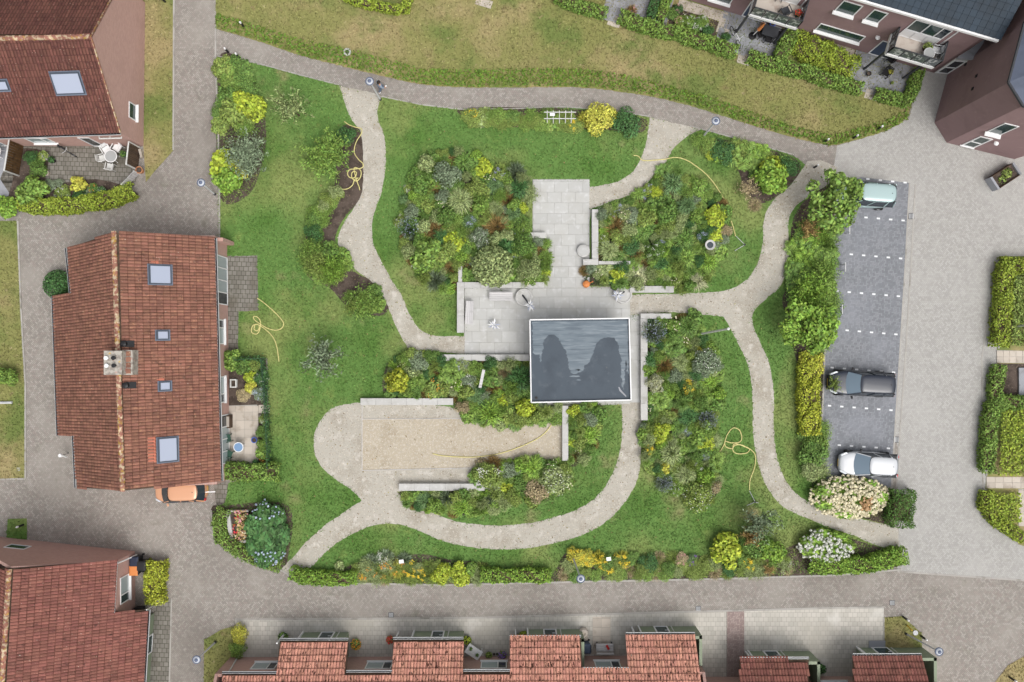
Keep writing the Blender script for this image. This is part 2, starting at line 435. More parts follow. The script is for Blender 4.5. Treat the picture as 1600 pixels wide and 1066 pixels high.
def blob(rng, n, lobes, L, Wd, up=0.45, rnd=0.55, shell=0.35, zmin=-0.25):
    """leaves through the outer shells of several lobes; lobes = (x, y, z, r, rz)"""
    lb = np.array(lobes); w = lb[:, 3] ** 2; idx = rng.choice(len(lb), n, p=w / w.sum())
    d = unit(rng.normal(size=(n, 3))); neg = d[:, 2] < zmin; d[neg, 2] *= -1
    rad = 1 - shell * rng.random(n) ** 1.6
    c = lb[idx]
    p = c[:, :3] + d * rad[:, None] * np.stack([c[:, 3], c[:, 3], c[:, 4]], 1)
    nr = unit(d + np.array([0, 0, up]) + rng.normal(size=(n, 3)) * rnd)
    p[:, 2] = np.maximum(p[:, 2], 0.02)
    return leaves(p, nr, L, Wd, rng)
def lobes_for(rng, k, h, spread=0.55, r=(0.4, 0.6)):
    out = [(0, 0, h * 0.45, 0.62, h * 0.55)]
    for i in range(k):
        a = 2 * math.pi * (i + rng.random()) / k; q = spread * rng.uniform(0.75, 1.1); rr = rng.uniform(*r)
        out.append((q * math.cos(a), q * math.sin(a), h * rng.uniform(0.25, 0.55), rr, h * rng.uniform(0.35, 0.5)))
    return out
def blades(rng, n, h, w, droop=1.0, r0=0.05, rad=(0.7, 1.05), seg=3):
    a = rng.uniform(0, 2 * np.pi, n); Rr = rng.uniform(*rad, n) * np.sqrt(rng.uniform(0.02, 1, n)); hh = h * rng.uniform(0.75, 1.15, n) * (1.30 - 0.55 * Rr)
    dirv = np.stack([np.cos(a), np.sin(a), 0 * a], 1); side = np.stack([-np.sin(a), np.cos(a), 0 * a], 1)
    bend = rng.normal(0, 0.12, n)
    out = []
    def pt(t):
        z = hh * (1.9 * t - 1.25 * droop * t * t) + 0.02
        return dirv * (r0 + (Rr - r0) * t ** 0.9)[:, None] + side * (bend * t * t * Rr)[:, None] + np.stack([0 * z, 0 * z, np.maximum(z, 0.02)], 1)
    ts = np.linspace(0, 1, seg + 1)
    for k in range(seg):
        p0, p1 = pt(np.full(n, ts[k])), pt(np.full(n, ts[k + 1]))
        w0, w1 = w * (1 - ts[k] ** 2) + 0.004, w * (1 - ts[k + 1] ** 2) + 0.004
        out.append(np.stack([p0 - side * w0, p0 + side * w0, p1 + side * w1, p1 - side * w1], 1))
    return np.concatenate(out)
def crown_blades(rng, n, h, w):
    """the short arching blades in the heart of a clump"""
    a = rng.uniform(0, 2 * np.pi, n); d = np.stack([np.cos(a), np.sin(a), 0 * a], 1); s = np.stack([-np.sin(a), np.cos(a), 0 * a], 1)
    L = rng.uniform(.18, .5, n)[:, None]; z0 = (h * rng.uniform(.45, .72, n))[:, None]; r0 = rng.uniform(0, .12, n)[:, None]; up = np.array([0, 0, 1.0])
    p0 = d * r0 + up * z0; p1 = d * (r0 + L * .55) + up * (z0 + .10); p2 = d * (r0 + L) + up * (z0 + .02)
    return np.concatenate([np.stack([p0 - s * w * .7, p0 + s * w * .7, p1 + s * w, p1 - s * w], 1), np.stack([p1 - s * w, p1 + s * w, p2 + s * .004, p2 - s * .004], 1)])
def fern(rng, n, h):
    out = []
    for i in range(n):
        a = 2 * math.pi * (i + rng.random() * .7) / n; L = rng.uniform(0.75, 1.05); hh = h * rng.uniform(0.7, 1.1)
        d = np.array([math.cos(a), math.sin(a), 0]); s = np.array([-d[1], d[0], 0])
        m = 16; t = np.linspace(0.12, 1, m)
        c = d * (t * L)[:, None] + np.stack([0 * t, 0 * t, hh * (1.8 * t - 1.3 * t * t) + 0.05], 1)
        wl = 0.26 * np.sin(np.pi * np.clip(t * 0.93 + 0.04, 0, 1)) + 0.02
        for sg in (-1, 1):
            tip = c + s * (sg * wl)[:, None] + d * (wl * 0.5)[:, None] - np.array([0, 0, 0.04])
            dd = d * 0.028
            out.append(np.stack([c - dd, c + dd, tip + dd * .4, tip - dd * .4], 1))
    return np.concatenate(out)
def spikes(rng, n, h, w=0.022, spread=1.0):
    """upright-outward needles of a lavender or juniper"""
    d = unit(np.stack([rng.normal(0, spread, n), rng.normal(0, spread, n), rng.uniform(0.35, 1.4, n)], 1))
    base = np.stack([d[:, 0] * rng.uniform(0, .35, n), d[:, 1] * rng.uniform(0, .35, n), rng.uniform(0, .1, n)], 1)
    base = d * rng.uniform(0.15, 0.75, n)[:, None] * np.array([1, 1, h])
    tip = base + d * rng.uniform(0.22, 0.38, n)[:, None] * np.array([1, 1, h])
    s = unit(np.cross(d, rng.normal(size=(n, 3)))) * w
    base[:, 2] += 0.02; tip[:, 2] += 0.02
    return np.stack([base - s, base + s, tip + s * .3, tip - s * .3], 1)
def sprays(rng, nb, h, per=26, leaf=0.05, L=0.16):
    """a sparse young tree: leaning twigs with leaves strung along them"""
    out = []; tw = []
    for i in range(nb):
        a = rng.uniform(0, 2 * math.pi); q = rng.uniform(0.35, 1.0)
        p0 = np.array([0, 0, h * rng.uniform(0.25, 0.6)]); p1 = np.array([q * math.cos(a), q * math.sin(a), h * rng.uniform(0.5, 1.0)])
        t = rng.uniform(0.15, 1, per)
        c = p0 + (p1 - p0) * t[:, None] + rng.normal(0, 0.07, (per, 3)) + np.array([0, 0, 1]) * (0.15 * h * np.sin(np.pi * t))[:, None]
        nr = unit(rng.normal(size=(per, 3)) + np.array([0, 0, 0.8]))
        out.append(leaves(c, nr, L, leaf, rng)); tw.append((p0, p1))
    return np.concatenate(out), tw
def flowers(rng, n, h, size, spread=0.85, flat=True, clusters=None):
    a = rng.uniform(0, 2 * np.pi, n); q = spread * np.sqrt(rng.random(n))
    if clusters:
        ci = rng.integers(0, clusters, n); ca = rng.uniform(0, 2 * np.pi, clusters); cq = spread * np.sqrt(rng.random(clusters)) * .9
        x = cq[ci] * np.cos(ca[ci]) + rng.normal(0, .1, n); y = cq[ci] * np.sin(ca[ci]) + rng.normal(0, .1, n)
    else: x, y = q * np.cos(a), q * np.sin(a)
    z = h * (1.02 - 0.45 * (x * x + y * y)) + rng.uniform(-0.03, 0.08, n)
    p = np.stack([x, y, np.maximum(z, 0.08)], 1)
    nr = unit(rng.normal(size=(n, 3)) * 0.35 + np.array([0, 0, 1]))
    return leaves(p, nr, size, size * 0.9, rng)
def balls(rng, pts, r, nq=16):
    """round flower heads, each of petal faces all round it"""
    out = []
    for p in pts:
        d = unit(rng.normal(size=(nq, 3))); d[:, 2] = np.abs(d[:, 2]) * 1.1 - 0.2
        rr = r * rng.uniform(0.75, 1.25)
        out.append(leaves(np.array(p) + d * rr * .8, unit(d + rng.normal(size=(nq, 3)) * .25), rr * 1.1, rr * 0.95, rng))
    return np.concatenate(out)
# ================================================================ THE GROUND
def sheet(name, pts, z, mat, px=True, jit=0.0, smooth=False, kind='structure', parent=None):
    if smooth: pts = smooth_pts(pts, True, 5)
    if jit: pts = jitter(pts, jit)
    w = PP(pts, z) if px else [Vector((a, b, z)) for a, b in pts]
    area = sum(w[i].x * w[(i + 1) % len(w)].y - w[(i + 1) % len(w)].x * w[i].y for i in range(len(w)))
    if area < 0: w = w[::-1]
    return MB().poly(w).build(name, mat, parent, kind=kind)
sheet('terrain', [(-400, -400), (400, -400), (400, 400), (-400, 400)], -0.02, MT['dry_lawn'], px=False)
sheet('road', [(-52, -40), (52, -40), (52, 46), (-52, 46)], 0.0, MT['road'], px=False)
sheet('access_road', [(1308, 228), (1345, 217), (1380, 203), (1420, 187), (1430, 150), (1440, 105), (1500, 40), (1900, -40), (1900, 915), (1600, 907), (1500, 900), (1402, 893), (1403, 700), (1300, 280)], 0.006, MT['road_pale'])
PARK = [(1346, 277), (1421, 286), (1414, 420), (1406, 550), (1399, 660), (1393, 761), (1282, 757), (1284, 660), (1289, 540), (1303, 360), (1309, 285)]
sheet('parking_lot', PARK, 0.012, MT['parking'])
rows = [((1356, 280), 4, (1414, 285.5)), ((1353, 340), 4, (1410.8, 344.7)), ((1330, 397.6), 5, (1407, 404)), ((1307.5, 455), 6, (1403.6, 463)),
        ((1304.5, 514.8), 6, (1399.7, 522.6)), ((1300, 574.6), 6, (1396, 582)), ((1296, 634), 6, (1392, 641)), ((1292, 694.4), 6, (1388, 700.7))]
pk = bpy.data.objects['parking_lot']
for a, n, b in rows:
    for i in range(n):
        q = P(a[0] + (b[0] - a[0]) * i / (n - 1), a[1] + (b[1] - a[1]) * i / (n - 1))
        MB().box((q.x, q.y, 0.018), (0.23, 0.115, 0.006), -0.07).build('marking_block', MT['marking'], pk)
sheet('sidewalk', [(367, 968), (560, 967), (760, 965), (1000, 958), (1135, 953), (1135, 1180), (300, 1180), (340, 1080), (380, 1040), (372, 1000)], 0.008, MT['sidewalk'])
sheet('sidewalk', [(1163, 952), (1300, 950), (1381, 949), (1380, 1010), (1440, 1030), (1460, 1180), (1163, 1180)], 0.008, MT['sidewalk'])
sheet('brick_strip', [(1136, 953), (1163, 952), (1163, 1180), (1136, 1180)], 0.010, MT['reddish'])
sheet('sidewalk', [(252, 935), (268, 935), (262, 1180), (205, 1180), (215, 1000)], 0.008, MT['patio_old'])
sheet('terrace', [(345, 402), (402, 399), (404, 484), (373, 486), (371, 555), (345, 560)], 0.026, MT['patio_old'])
sheet('footway', [(333, 752), (357, 752), (358, 790), (338, 790)], 0.009, MT['patio_old'])
sheet('terrace', [(26, 215), (218, 215), (215, 275), (205, 305), (20, 310), (0, 280)], 0.010, MT['patio_old'])
sheet('terrace', [(-60, 215), (24, 215), (24, 322), (-60, 322)], 0.010, MT['slab_grey'])

# lawns ------------------------------------------------------------
TOPL = [(337, -80), (337, 45), (400, 63), (470, 88), (540, 105), (600, 120), (660, 133), (720, 137), (800, 137), (880, 136), (930, 138), (1000, 148), (1060, 160), (1120, 178), (1180, 198),
        (1240, 215), (1295, 229), (1330, 222), (1385, 205), (1418, 187), (1426, 160), (1440, 105), (1300, 40), (1000, -80)]
sheet('verge', round_pts(TOPL), 0.020, MT['dry_lawn'], jit=0.7)
GARDEN = [(340, 90), (400, 99), (460, 116), (530, 134), (600, 152), (660, 165), (720, 172), (800, 171), (880, 168), (950, 173), (1010, 182), (1050, 192), (1120, 209), (1190, 229), (1240, 243), (1262, 260), (1290, 275),
          (1308, 290), (1303, 360), (1289, 540), (1284, 660), (1281, 757), (1300, 763), (1396, 764), (1398, 830), (1404, 858), (1410, 882), (1300, 897), (1100, 903), (900, 907), (700, 912), (470, 909), (442, 892), (400, 880), (360, 852), (334, 840), (331, 800),
          (352, 785), (357, 755), (420, 740), (418, 560), (372, 556), (373, 487), (404, 485), (402, 400), (352, 400), (341, 372), (341, 300), (337, 200)]
sheet('lawn', round_pts(GARDEN, 1, 40), 0.020, MT['lawn'], jit=0.5)
for pts in ([(205, -60), (268, -60), (272, 0), (271, 235), (240, 270), (228, 285), (224, 230), (221, 40)],
            [(1561, 400), (1760, 400), (1760, 905), (1590, 850), (1538, 795), (1540, 760), (1558, 560)]):
    sheet('verge', pts, 0.020, MT['dry_lawn'], jit=0.6)
LEFTL = [(-80, 345), (28, 345), (33, 480), (40, 600), (40, 748), (-80, 752)]
sheet('verge', LEFTL, 0.020, MT['dry_lawn'], jit=0.6)
SQ = [(12, 811), (42, 810), (42, 844), (10, 845)]
sheet('verge', SQ, 0.022, MT['lawn'])
WEDGE = [(319, 1000), (345, 985), (366, 978), (368, 1030), (345, 1075), (335, 1130), (318, 1130)]
sheet('verge', WEDGE, 0.022, MT['dry_lawn'], jit=0.6)
GR2 = [(1381, 965), (1410, 963), (1440, 990), (1441, 1020), (1381, 1013)]
sheet('verge', GR2, 0.022, MT['dry_lawn'])
GR3 = [(1555, 1066), (1575, 1040), (1610, 1020), (1700, 1010), (1700, 1150), (1540, 1150)]
sheet('verge', GR3, 0.022, MT['dry_lawn'])

# soil of the planting beds ------------------------------------------
BEDS = {
 'A': [(640, 268), (662, 245), (690, 236), (720, 236), (745, 240), (790, 264), (826, 276), (830, 305), (816, 345), (826, 371), (857, 376), (858, 440), (722, 441), (700, 456), (665, 447), (640, 412), (622, 350), (632, 310)],
 'B': [(1040, 262), (1075, 274), (1105, 290), (1130, 318), (1143, 358), (1122, 400), (1105, 442), (1082, 455), (1053, 450), (985, 447), (911, 446), (908, 416), (935, 412), (935, 330), (990, 305), (1020, 287)],
 'C': [(1012, 500), (1049, 498), (1085, 493), (1100, 525), (1124, 562), (1128, 620), (1116, 660), (1122, 720), (1125, 765), (1100, 794), (1060, 772), (1022, 745), (1004, 722), (1002, 660), (1012, 655)],
 'D': [(603, 568), (640, 552), (688, 556), (693, 564), (826, 564), (829, 630), (876, 634), (874, 655), (830, 662), (790, 666), (752, 664), (722, 645), (706, 622), (603, 621)],
 'E': [(889, 636), (938, 630), (942, 660), (930, 695), (908, 722), (890, 724)],
 'F': [(738, 735), (770, 718), (850, 716), (890, 730), (888, 760), (860, 783), (800, 787), (770, 790), (768, 770), (740, 756)],
 'G': [(626, 768), (768, 768), (790, 775), (770, 800), (724, 806), (660, 795), (630, 788)],
}
shrink = lambda p, f: [(sum(a for a, _ in p) / len(p) * (1 - f) + x * f, sum(b for _, b in p) / len(p) * (1 - f) + y * f) for x, y in p]
for k, p in BEDS.items(): sheet('planting_bed', shrink(p, .98), 0.028, MT['soil'], smooth=True)
SOILS = [[(341, 92), (372, 90), (398, 130), (412, 170), (416, 215), (408, 262), (388, 305), (345, 312), (338, 200)],
         [(532, 200), (556, 198), (566, 214), (569, 250), (568, 300), (556, 320), (535, 345), (524, 372), (530, 398), (556, 426), (582, 440), (600, 470), (608, 482), (590, 494), (545, 480), (515, 450), (480, 430), (478, 370), (488, 330), (520, 296), (526, 250)],
         [(1108, 216), (1190, 231), (1245, 250), (1248, 272), (1222, 300), (1190, 318), (1165, 300), (1150, 262), (1110, 238)],
         [(1275, 300), (1308, 290), (1303, 362), (1289, 540), (1284, 660), (1281, 757), (1265, 748), (1252, 700), (1256, 640), (1250, 590), (1240, 545), (1232, 500), (1222, 470), (1236, 428), (1236, 360), (1248, 325)],
         [(1268, 755), (1300, 763), (1396, 765), (1396, 822), (1330, 806), (1280, 790)],
         [(1245, 850), (1300, 838), (1340, 845), (1402, 866), (1408, 884), (1300, 897), (1130, 902), (1100, 890), (1180, 876)],
         [(543, 885), (600, 872), (660, 866), (700, 874), (760, 880), (752, 890), (752, 911), (545, 911)],
         [(870, 888), (894, 858), (960, 868), (1060, 868), (1130, 872), (1130, 902), (900, 906), (862, 909)],
         [(722, 170), (840, 168), (960, 176), (1010, 188), (1000, 208), (960, 204), (840, 200), (760, 196), (728, 184)],
         [(350, 556), (416, 560), (418, 632), (350, 634)], [(402, 632), (420, 632), (424, 730), (404, 730)],
         [(330, 795), (352, 790), (450, 790), (450, 870), (440, 888), (400, 878), (362, 850), (334, 838)],
         [(25, 235), (75, 240), (75, 285), (150, 280), (205, 296), (200, 312), (28, 325), (20, 280)]]
for p in SOILS: sheet('planting_bed', p, 0.026, MT['soil'], smooth=len(p) > 6)

# gravel paths -------------------------------------------------------
G1 = [(530, 134), (538, 158), (547, 186), (563, 202), (566, 220), (568, 253), (567, 300), (556, 322), (538, 346), (527, 370), (530, 395), (556, 424), (580, 438), (598, 462), (607, 480), (620, 515), (639, 546), (688, 550), (727, 554),
      (727, 525), (700, 526), (669, 524), (653, 513), (639, 489), (628, 462), (610, 435), (591, 400), (581, 375), (581, 345), (590, 318), (597, 300), (603, 262), (603, 225), (599, 205), (592, 191), (588, 174), (596, 151), (575, 143), (550, 139)]
G2 = [(1015, 184), (1012, 213), (1003, 245), (988, 271), (965, 285), (921, 293), (921, 328), (956, 314), (1000, 300), (1026, 268), (1042, 252), (1051, 232), (1077, 210), (1095, 202), (1060, 194), (1035, 188)]
G3 = [(1251, 268), (1236, 290), (1211, 309), (1198, 328), (1192, 350), (1192, 382), (1185, 411), (1172, 433), (1147, 451), (1115, 457), (1064, 459), (1000, 460), (984, 461), (984, 493), (1049, 487), (1096, 491), (1130, 495), (1142, 514), (1159, 548), (1171, 575), (1176, 612),
      (1176, 676), (1182, 717), (1194, 757), (1221, 793), (1262, 810), (1304, 828), (1339, 838), (1367, 852), (1405, 862), (1403, 824), (1356, 814), (1311, 803), (1269, 790), (1235, 765), (1214, 724), (1208, 663), (1210, 612), (1203, 568), (1188, 534), (1174, 504), (1177, 484),
      (1200, 465), (1218, 450), (1230, 426), (1234, 390), (1230, 348), (1239, 324), (1275, 300), (1306, 280), (1308, 262), (1285, 250), (1262, 252)]
G4 = [(971, 627), (973, 680), (966, 720), (950, 755), (930, 780), (900, 798), (860, 810), (830, 818), (780, 822), (725, 818), (693, 809), (672, 798), (642, 798), (624, 772), (620, 768), (770, 768), (765, 755), (738, 752), (738, 733), (879, 722), (879, 655), (730, 655), (708, 632), (563, 629), (540, 631), (518, 637), (500, 656), (490, 680), (490, 707), (502, 731), (524, 750),
      (551, 766), (565, 782), (534, 803), (508, 820), (480, 845), (462, 866), (440, 889), (462, 905), (484, 888), (520, 852), (560, 829), (590, 819), (615, 818), (640, 823), (690, 846), (740, 857), (800, 859), (840, 855), (900, 841), (940, 822), (968, 797), (990, 765), (1001, 735), (1002, 700), (1003, 627)]
for p in (G1, G2, G3, G4): sheet('gravel_path', round_pts(p), 0.032, MT['gravel'], jit=0.7)
COURT = [(566, 655), (733, 654), (880, 652), (880, 728), (779, 730), (566, 735)]
sheet('petanque_court', COURT, 0.036, MT['sand'])
ct = bpy.data.objects['petanque_court']
e = 0.05
for a, b in (((566, 655), (735, 654)), ((566, 655), (566, 735)), ((566, 735), (779, 730)), ((566, 633), (566, 655))):
    MB().beam(P(*a) + Vector((0, 0, 0.045)), P(*b) + Vector((0, 0, 0.045)), 0.035, 0.05).build('edging_board', MT['wood_grey'], ct)

# the plaza and its slabs --------------------------------------------
PLZ = [[(832, 280), (921, 280), (924, 450), (832, 452)], [(725, 450), (985, 450), (985, 500), (1003, 500), (1002, 628), (985, 628), (829, 632), (829, 556), (726, 553)]]
plz = sheet('plaza', [(832, 280), (921, 280), (924, 328), (911, 410), (911, 448), (985, 448), (985, 492), (1003, 492), (1003, 632), (890, 634), (829, 632), (818, 612), (820, 560), (725, 554), (725, 448), (832, 448)], 0.030, MT['joint'])
def inside(p, poly):
    x, y = p; c = False; j = len(poly) - 1
    for i in range(len(poly)):
        xi, yi = poly[i]; xj, yj = poly[j]
        if (yi > y) != (yj > y) and x < (xj - xi) * (y - yi) / (yj - yi) + xi: c = not c
        j = i
    return c
SLABME = {}
def slab_mesh(w, d, mat, h=0.02):
    k = (round(w, 3), round(d, 3), mat.name)
    if k not in SLABME:
        m = MB(); x, y = w / 2, d / 2; c = min(0.008, w * .05)
        m.loft([[(-x, -y, 0), (x, -y, 0), (x, y, 0), (-x, y, 0)], [(-x, -y, h - .005), (x, -y, h - .005), (x, y, h - .005), (-x, y, h - .005)], [(-x + c, -y + c, h), (x - c, -y + c, h), (x - c, y - c, h), (-x + c, y - c, h)]], cap0=False)
        me = bpy.data.meshes.new('slab'); me.from_pydata([v for v in m.v], [], m.f); me.materials.append(mat); SLABME[k] = me
    return SLABME[k]
def lay_slabs(parent, x0, y0, x1, y1, w, d, z, mat, rz=0.0, org=None, offset=0.5, name='slab', skip=()):
    """rows of slabs between two world corners (in a frame turned by rz about org)"""
    org = org or Vector((0, 0, 0)); pl = WL[parent.name]; g = 0.014
    ca, sa = math.cos(rz), math.sin(rz); r = 0; y = y0
    while y < y1 - 0.05:
        dd = min(d, y1 - y); x = x0 - (w * offset if r % 2 else 0)
        while x < x1 - 0.05:
            a = max(x, x0); b = min(x + w, x1)
            if b - a > 0.08:
                cx, cy = (a + b) / 2, y + dd / 2
                wx, wy = org.x + ca * cx - sa * cy, org.y + sa * cx + ca * cy
                if not any(s[0] < wx < s[2] and s[1] < wy < s[3] for s in skip):
                    o = link_mesh(name, slab_mesh(b - a - g, dd - g, mat), None, parent)
                    o.location = (wx - pl.x, wy - pl.y, z - pl.z + random.uniform(-.002, .002)); o.rotation_euler = (random.uniform(-.003, .003), random.uniform(-.003, .003), rz)
            x += w
        y += d; r += 1
def wrect(x0, y0, x1, y1):
    a, b = P(x0, y1), P(x1, y0); return a.x, a.y, b.x, b.y
lay_slabs(plz, *wrect(833, 281, 921, 450), 1.0, 0.75, 0.031, MT['plaza'])
lay_slabs(plz, *wrect(726, 450.5, 984.5, 553), 1.05, 0.80, 0.031, MT['plaza'])
lay_slabs(plz, *wrect(985, 493, 1001.5, 629), 0.74, 1.0, 0.031, MT['plaza'], offset=0)
lay_slabs(plz, *wrect(829, 553.5, 984.5, 631), 1.05, 0.80, 0.031, MT['plaza'])
sheet('slab_pad', [(926, 965), (954, 964), (954, 1022), (926, 1022)], 0.012, MT['joint'])
lay_slabs(bpy.data.objects['slab_pad'], *wrect(926, 964, 954, 1022), 0.63, 0.62, 0.013, MT['slab_beige'], offset=0)
tr = sheet('terrace', [(352, 632), (424, 632), (424, 733), (352, 733)], 0.012, MT['joint'])
lay_slabs(tr, *wrect(355, 634, 404, 724), 0.6, 0.6, 0.014, MT['slab_beige'], offset=0)
lay_slabs(tr, *wrect(404, 632, 422, 646), 0.6, 0.6, 0.014, MT['slab_beige'], offset=0)

# apartment forecourts, in the frame of the apartment wall
AW0, AW1 = P(1266, 57), P(1344, 80.2)
AANG = math.atan2(AW1.y - AW0.y, AW1.x - AW0.x)
def ap(x, y): return x, y
def apt_pad(px, py, w, d, mat, sz=0.5, name='forecourt'):
    """pixel of its back corner by the wall, width along the wall, depth away from it"""
    o = P(px, py); c, s = math.cos(AANG), math.sin(AANG)
    pts = [(0, 0), (w, 0), (w, -d), (0, -d)]
    q = [(o.x + c * a - s * b, o.y + s * a + c * b) for a, b in pts]
    t = sheet(name, q, 0.026, MT['joint'], px=False)
    lay_slabs(t, 0, -d, w, 0, sz, sz, 0.028, mat, AANG, o, offset=0)
apt_pad(1132, 13, 4.3, 2.9, MT['slab_grey'])
apt_pad(1337, 78, 4.3, 2.7, MT['slab_grey'])
apt_pad(958, -38, 4.6, 3.2, MT['slab_grey'])
apt_pad(1266, 57, 3.6, 0.62, MT['slab_beige'], 0.55)
apt_pad(1062, -2, 3.6, 0.75, MT['slab_beige'], 0.55)
apt_pad(1155, 82, 0.9, 0.75, MT['slab_beige'], 0.42)
apt_pad(1354, 138, 0.9, 0.7, MT['slab_beige'], 0.42)
apt_pad(953, 22, 0.9, 0.8, MT['slab_beige'], 0.45)
apt_pad(1125, 27, 0.9, 1.1, MT['slab_beige'], 0.45)
apt_pad(745, -5, 1.2, 0.55, MT['slab_beige'], 0.5)
sheet('planting_bed', [(1060, 8), (1128, 27), (1122, 62), (1045, 40), (1040, 8)], 0.027, MT['soil'])
fp = sheet('garden_path', [(1557, 547), (1760, 552), (1760, 570), (1557, 567)], 0.026, MT['joint'])
lay_slabs(fp, *wrect(1557, 547, 1720, 567), 0.45, 0.43, 0.028, MT['slab_beige'], offset=0)
fp = sheet('garden_path', [(1541, 745), (1760, 748), (1760, 764), (1541, 763)], 0.026, MT['joint'])
lay_slabs(fp, *wrect(1541, 745, 1720, 763), 0.6, 0.4, 0.028, MT['slab_beige'], offset=0)
fp = sheet('garden_path', [(1591, 764), (1700, 764), (1700, 830), (1591, 822)], 0.025, MT['joint'])
lay_slabs(fp, *wrect(1591, 765, 1690, 822), 0.5, 0.5, 0.028, MT['slab_beige'], offset=0)
sheet('planting_bed', [(1556, 568), (1760, 570), (1760, 628), (1552, 628)], 0.0255, MT['soil'])

# kerbs: rows of stones ------------------------------------------------
def kerb(pts, w=0.12, h=0.05, mat=None, ln=1.0, z=0.0):
    m = MB(); q = PP(pts)
    for a, b in zip(q[:-1], q[1:]):
        n = max(1, round((b - a).length / ln))
        for i in range(n):
            s, e_ = a.lerp(b, i / n), a.lerp(b, (i + 1) / n); d = (e_ - s).normalized() * 0.006
            m.beam(s + d + Vector((0, 0, z + h / 2 - .01)), e_ - d + Vector((0, 0, z + h / 2 - .01)), w, h + .02)
    return m.build('kerb', mat or MT['kerb'], kind='structure')
kerb([(337, 40), (337, 90), (341, 200), (343, 300), (343, 372)])
kerb([(1308, 292), (1303, 360), (1289, 540), (1284, 660), (1281, 757), (1395, 762)])
kerb([(1421, 286), (1414, 420), (1406, 550), (1399, 660), (1393, 761)], 0.10, 0.012, z=0.008)
kerb([(1430, 288), (1423, 420), (1415, 550), (1407, 660), (1401, 761)], 0.10, 0.012, z=0.008)
kerb([(1404, 764), (1403, 860), (1408, 892)], 0.1, 0.03)
kerb([(1402, 893), (1500, 900), (1600, 907), (1750, 917)], 0.12, 0.015, z=0.006)
kerb([(442, 892), (470, 910), (700, 914), (900, 909), (1100, 905), (1300, 899), (1408, 890)])
kerb([(442, 892), (400, 881), (360, 853), (333, 840), (330, 797)])
kerb([(268, -60), (272, 0), (271, 235)])
kerb([(367, 968), (560, 967), (760, 965), (1000, 958), (1300, 950), (1381, 949)], 0.14, 0.014, z=0.004)
kerb([(268, 935), (262, 1180)], 0.1, 0.012, z=0.006)
kerb([(28, 345), (33, 480), (40, 600), (40, 748), (-80, 752)])
kerb([(340, 88), (400, 98), (460, 115), (530, 133)], 0.08, 0.03)
kerb([(596, 151), (660, 164), (720, 171), (800, 170), (880, 167), (950, 172), (1014, 182)], 0.08, 0.03)
kerb([(1078, 197), (1120, 208), (1190, 228), (1240, 242)], 0.08, 0.03)
kerb([(1570, 405), (1560, 545)], 0.1, 0.05); kerb([(1556, 568), (1541, 744)], 0.1, 0.05); kerb([(1540, 764), (1537, 795), (1590, 850)], 0.1, 0.05)
kerb([(1381, 965), (1381, 1013)], 0.08, 0.03); kerb([(366, 978), (368, 1030)], 0.08, 0.03)
kerb([(1536, 800), (1534, 560), (1556, 400)], 0.09, 0.012, z=0.008)

# gratings and covers
def grate(px, py, w=0.42, lab='square iron drain grating'):
    q = P(px, py); t = thing('drain_grating', (q.x, q.y, 0.008), lab, 'drain', 'drain gratings in the paving')
    MB().box(q + Vector((0, 0, .012)), (w, w, .01)).build('frame', MT['dark'], t)
    for i in range(4): MB().box(q + Vector(((i - 1.5) * w * .22, 0, .02)), (w * .1, w * .84, .008)).build('bar', MT['steel'], t)
grate(1424, 338, .42, 'square drain grating level with the second parking bay line')
grate(1400, 687, .42, 'square drain grating beside the parked silver car')
grate(611, 961, .36, 'drain grating in the kerb line of the terraced houses, left one of two')
grate(1091, 951, .36, 'drain grating in the kerb line right of the slab pad')
grate(1394, 942, .36, 'drain grating by the corner of the small grass patch and street lamp')
grate(1558, 457, .3, 'small drain grating beside the clipped garden hedge at the road edge')
grate(29, 733, .3, 'small drain grating at the corner of the western lawn')

# blades of grass and gravel stones: nobody could count them ------------
def in_poly(x, y, poly):
    c = np.zeros(len(x), bool); j = len(poly) - 1
    for i in range(len(poly)):
        xi, yi = poly[i]; xj, yj = poly[j]
        if yi != yj:
            c ^= ((yi > y) != (yj > y)) & (x < (xj - xi) * (y - yi) / (yj - yi) + xi)
        j = i
    return c
def wpoly(pts): return [(v.x, v.y) for v in PP(pts)]
PATHS_W = [wpoly(p) for p in (G1, G2, G3, G4, COURT)] + [wpoly(p) for p in SOILS[1:4]] + [wpoly(p) for p in PLZ] + [wpoly(shrink(p, 1.0)) for p in BEDS.values()]
def scatter(polys, dens, excl=()):
    xs = []; ys = []
    for p in polys:
        a = np.array(p); lo, hi = a.min(0), a.max(0); n = int((hi - lo).prod() * dens)
        x = RNG.uniform(lo[0], hi[0], n); y = RNG.uniform(lo[1], hi[1], n); k = in_poly(x, y, p)
        xs.append(x[k]); ys.append(y[k])
    x, y = np.concatenate(xs), np.concatenate(ys); k = np.ones(len(x), bool)
    jx, jy = (RNG.normal(0, .10, len(x)), RNG.normal(0, .10, len(x))) if excl else (0, 0)
    for e_ in excl: k &= ~in_poly(x + jx, y + jy, e_)
    return x[k], y[k]
def turf(name, polys, dens, mat, excl=(), h=0.07, w=0.05, z=0.02):
    x, y = scatter(polys, dens, excl); n = len(x)
    p = np.stack([x, y, np.full(n, z)], 1); a = RNG.uniform(0, 2 * np.pi, n)
    s = np.stack([np.cos(a), np.sin(a), 0 * a], 1) * (w * RNG.uniform(.4, 1.1, n))[:, None]
    l = np.stack([RNG.normal(0, .06, n), RNG.normal(0, .06, n), h * RNG.uniform(.5, 1.3, n)], 1)
    V = np.stack([p - s, p + s, p + l + s * .35, p + l - s * .35], 1)
    o = link_mesh(name, quads_mesh(name, V, mat), None); return tag(o, kind='stuff')
turf('grass', [wpoly(GARDEN), wpoly(SQ)], 150, MT['grass'], PATHS_W)
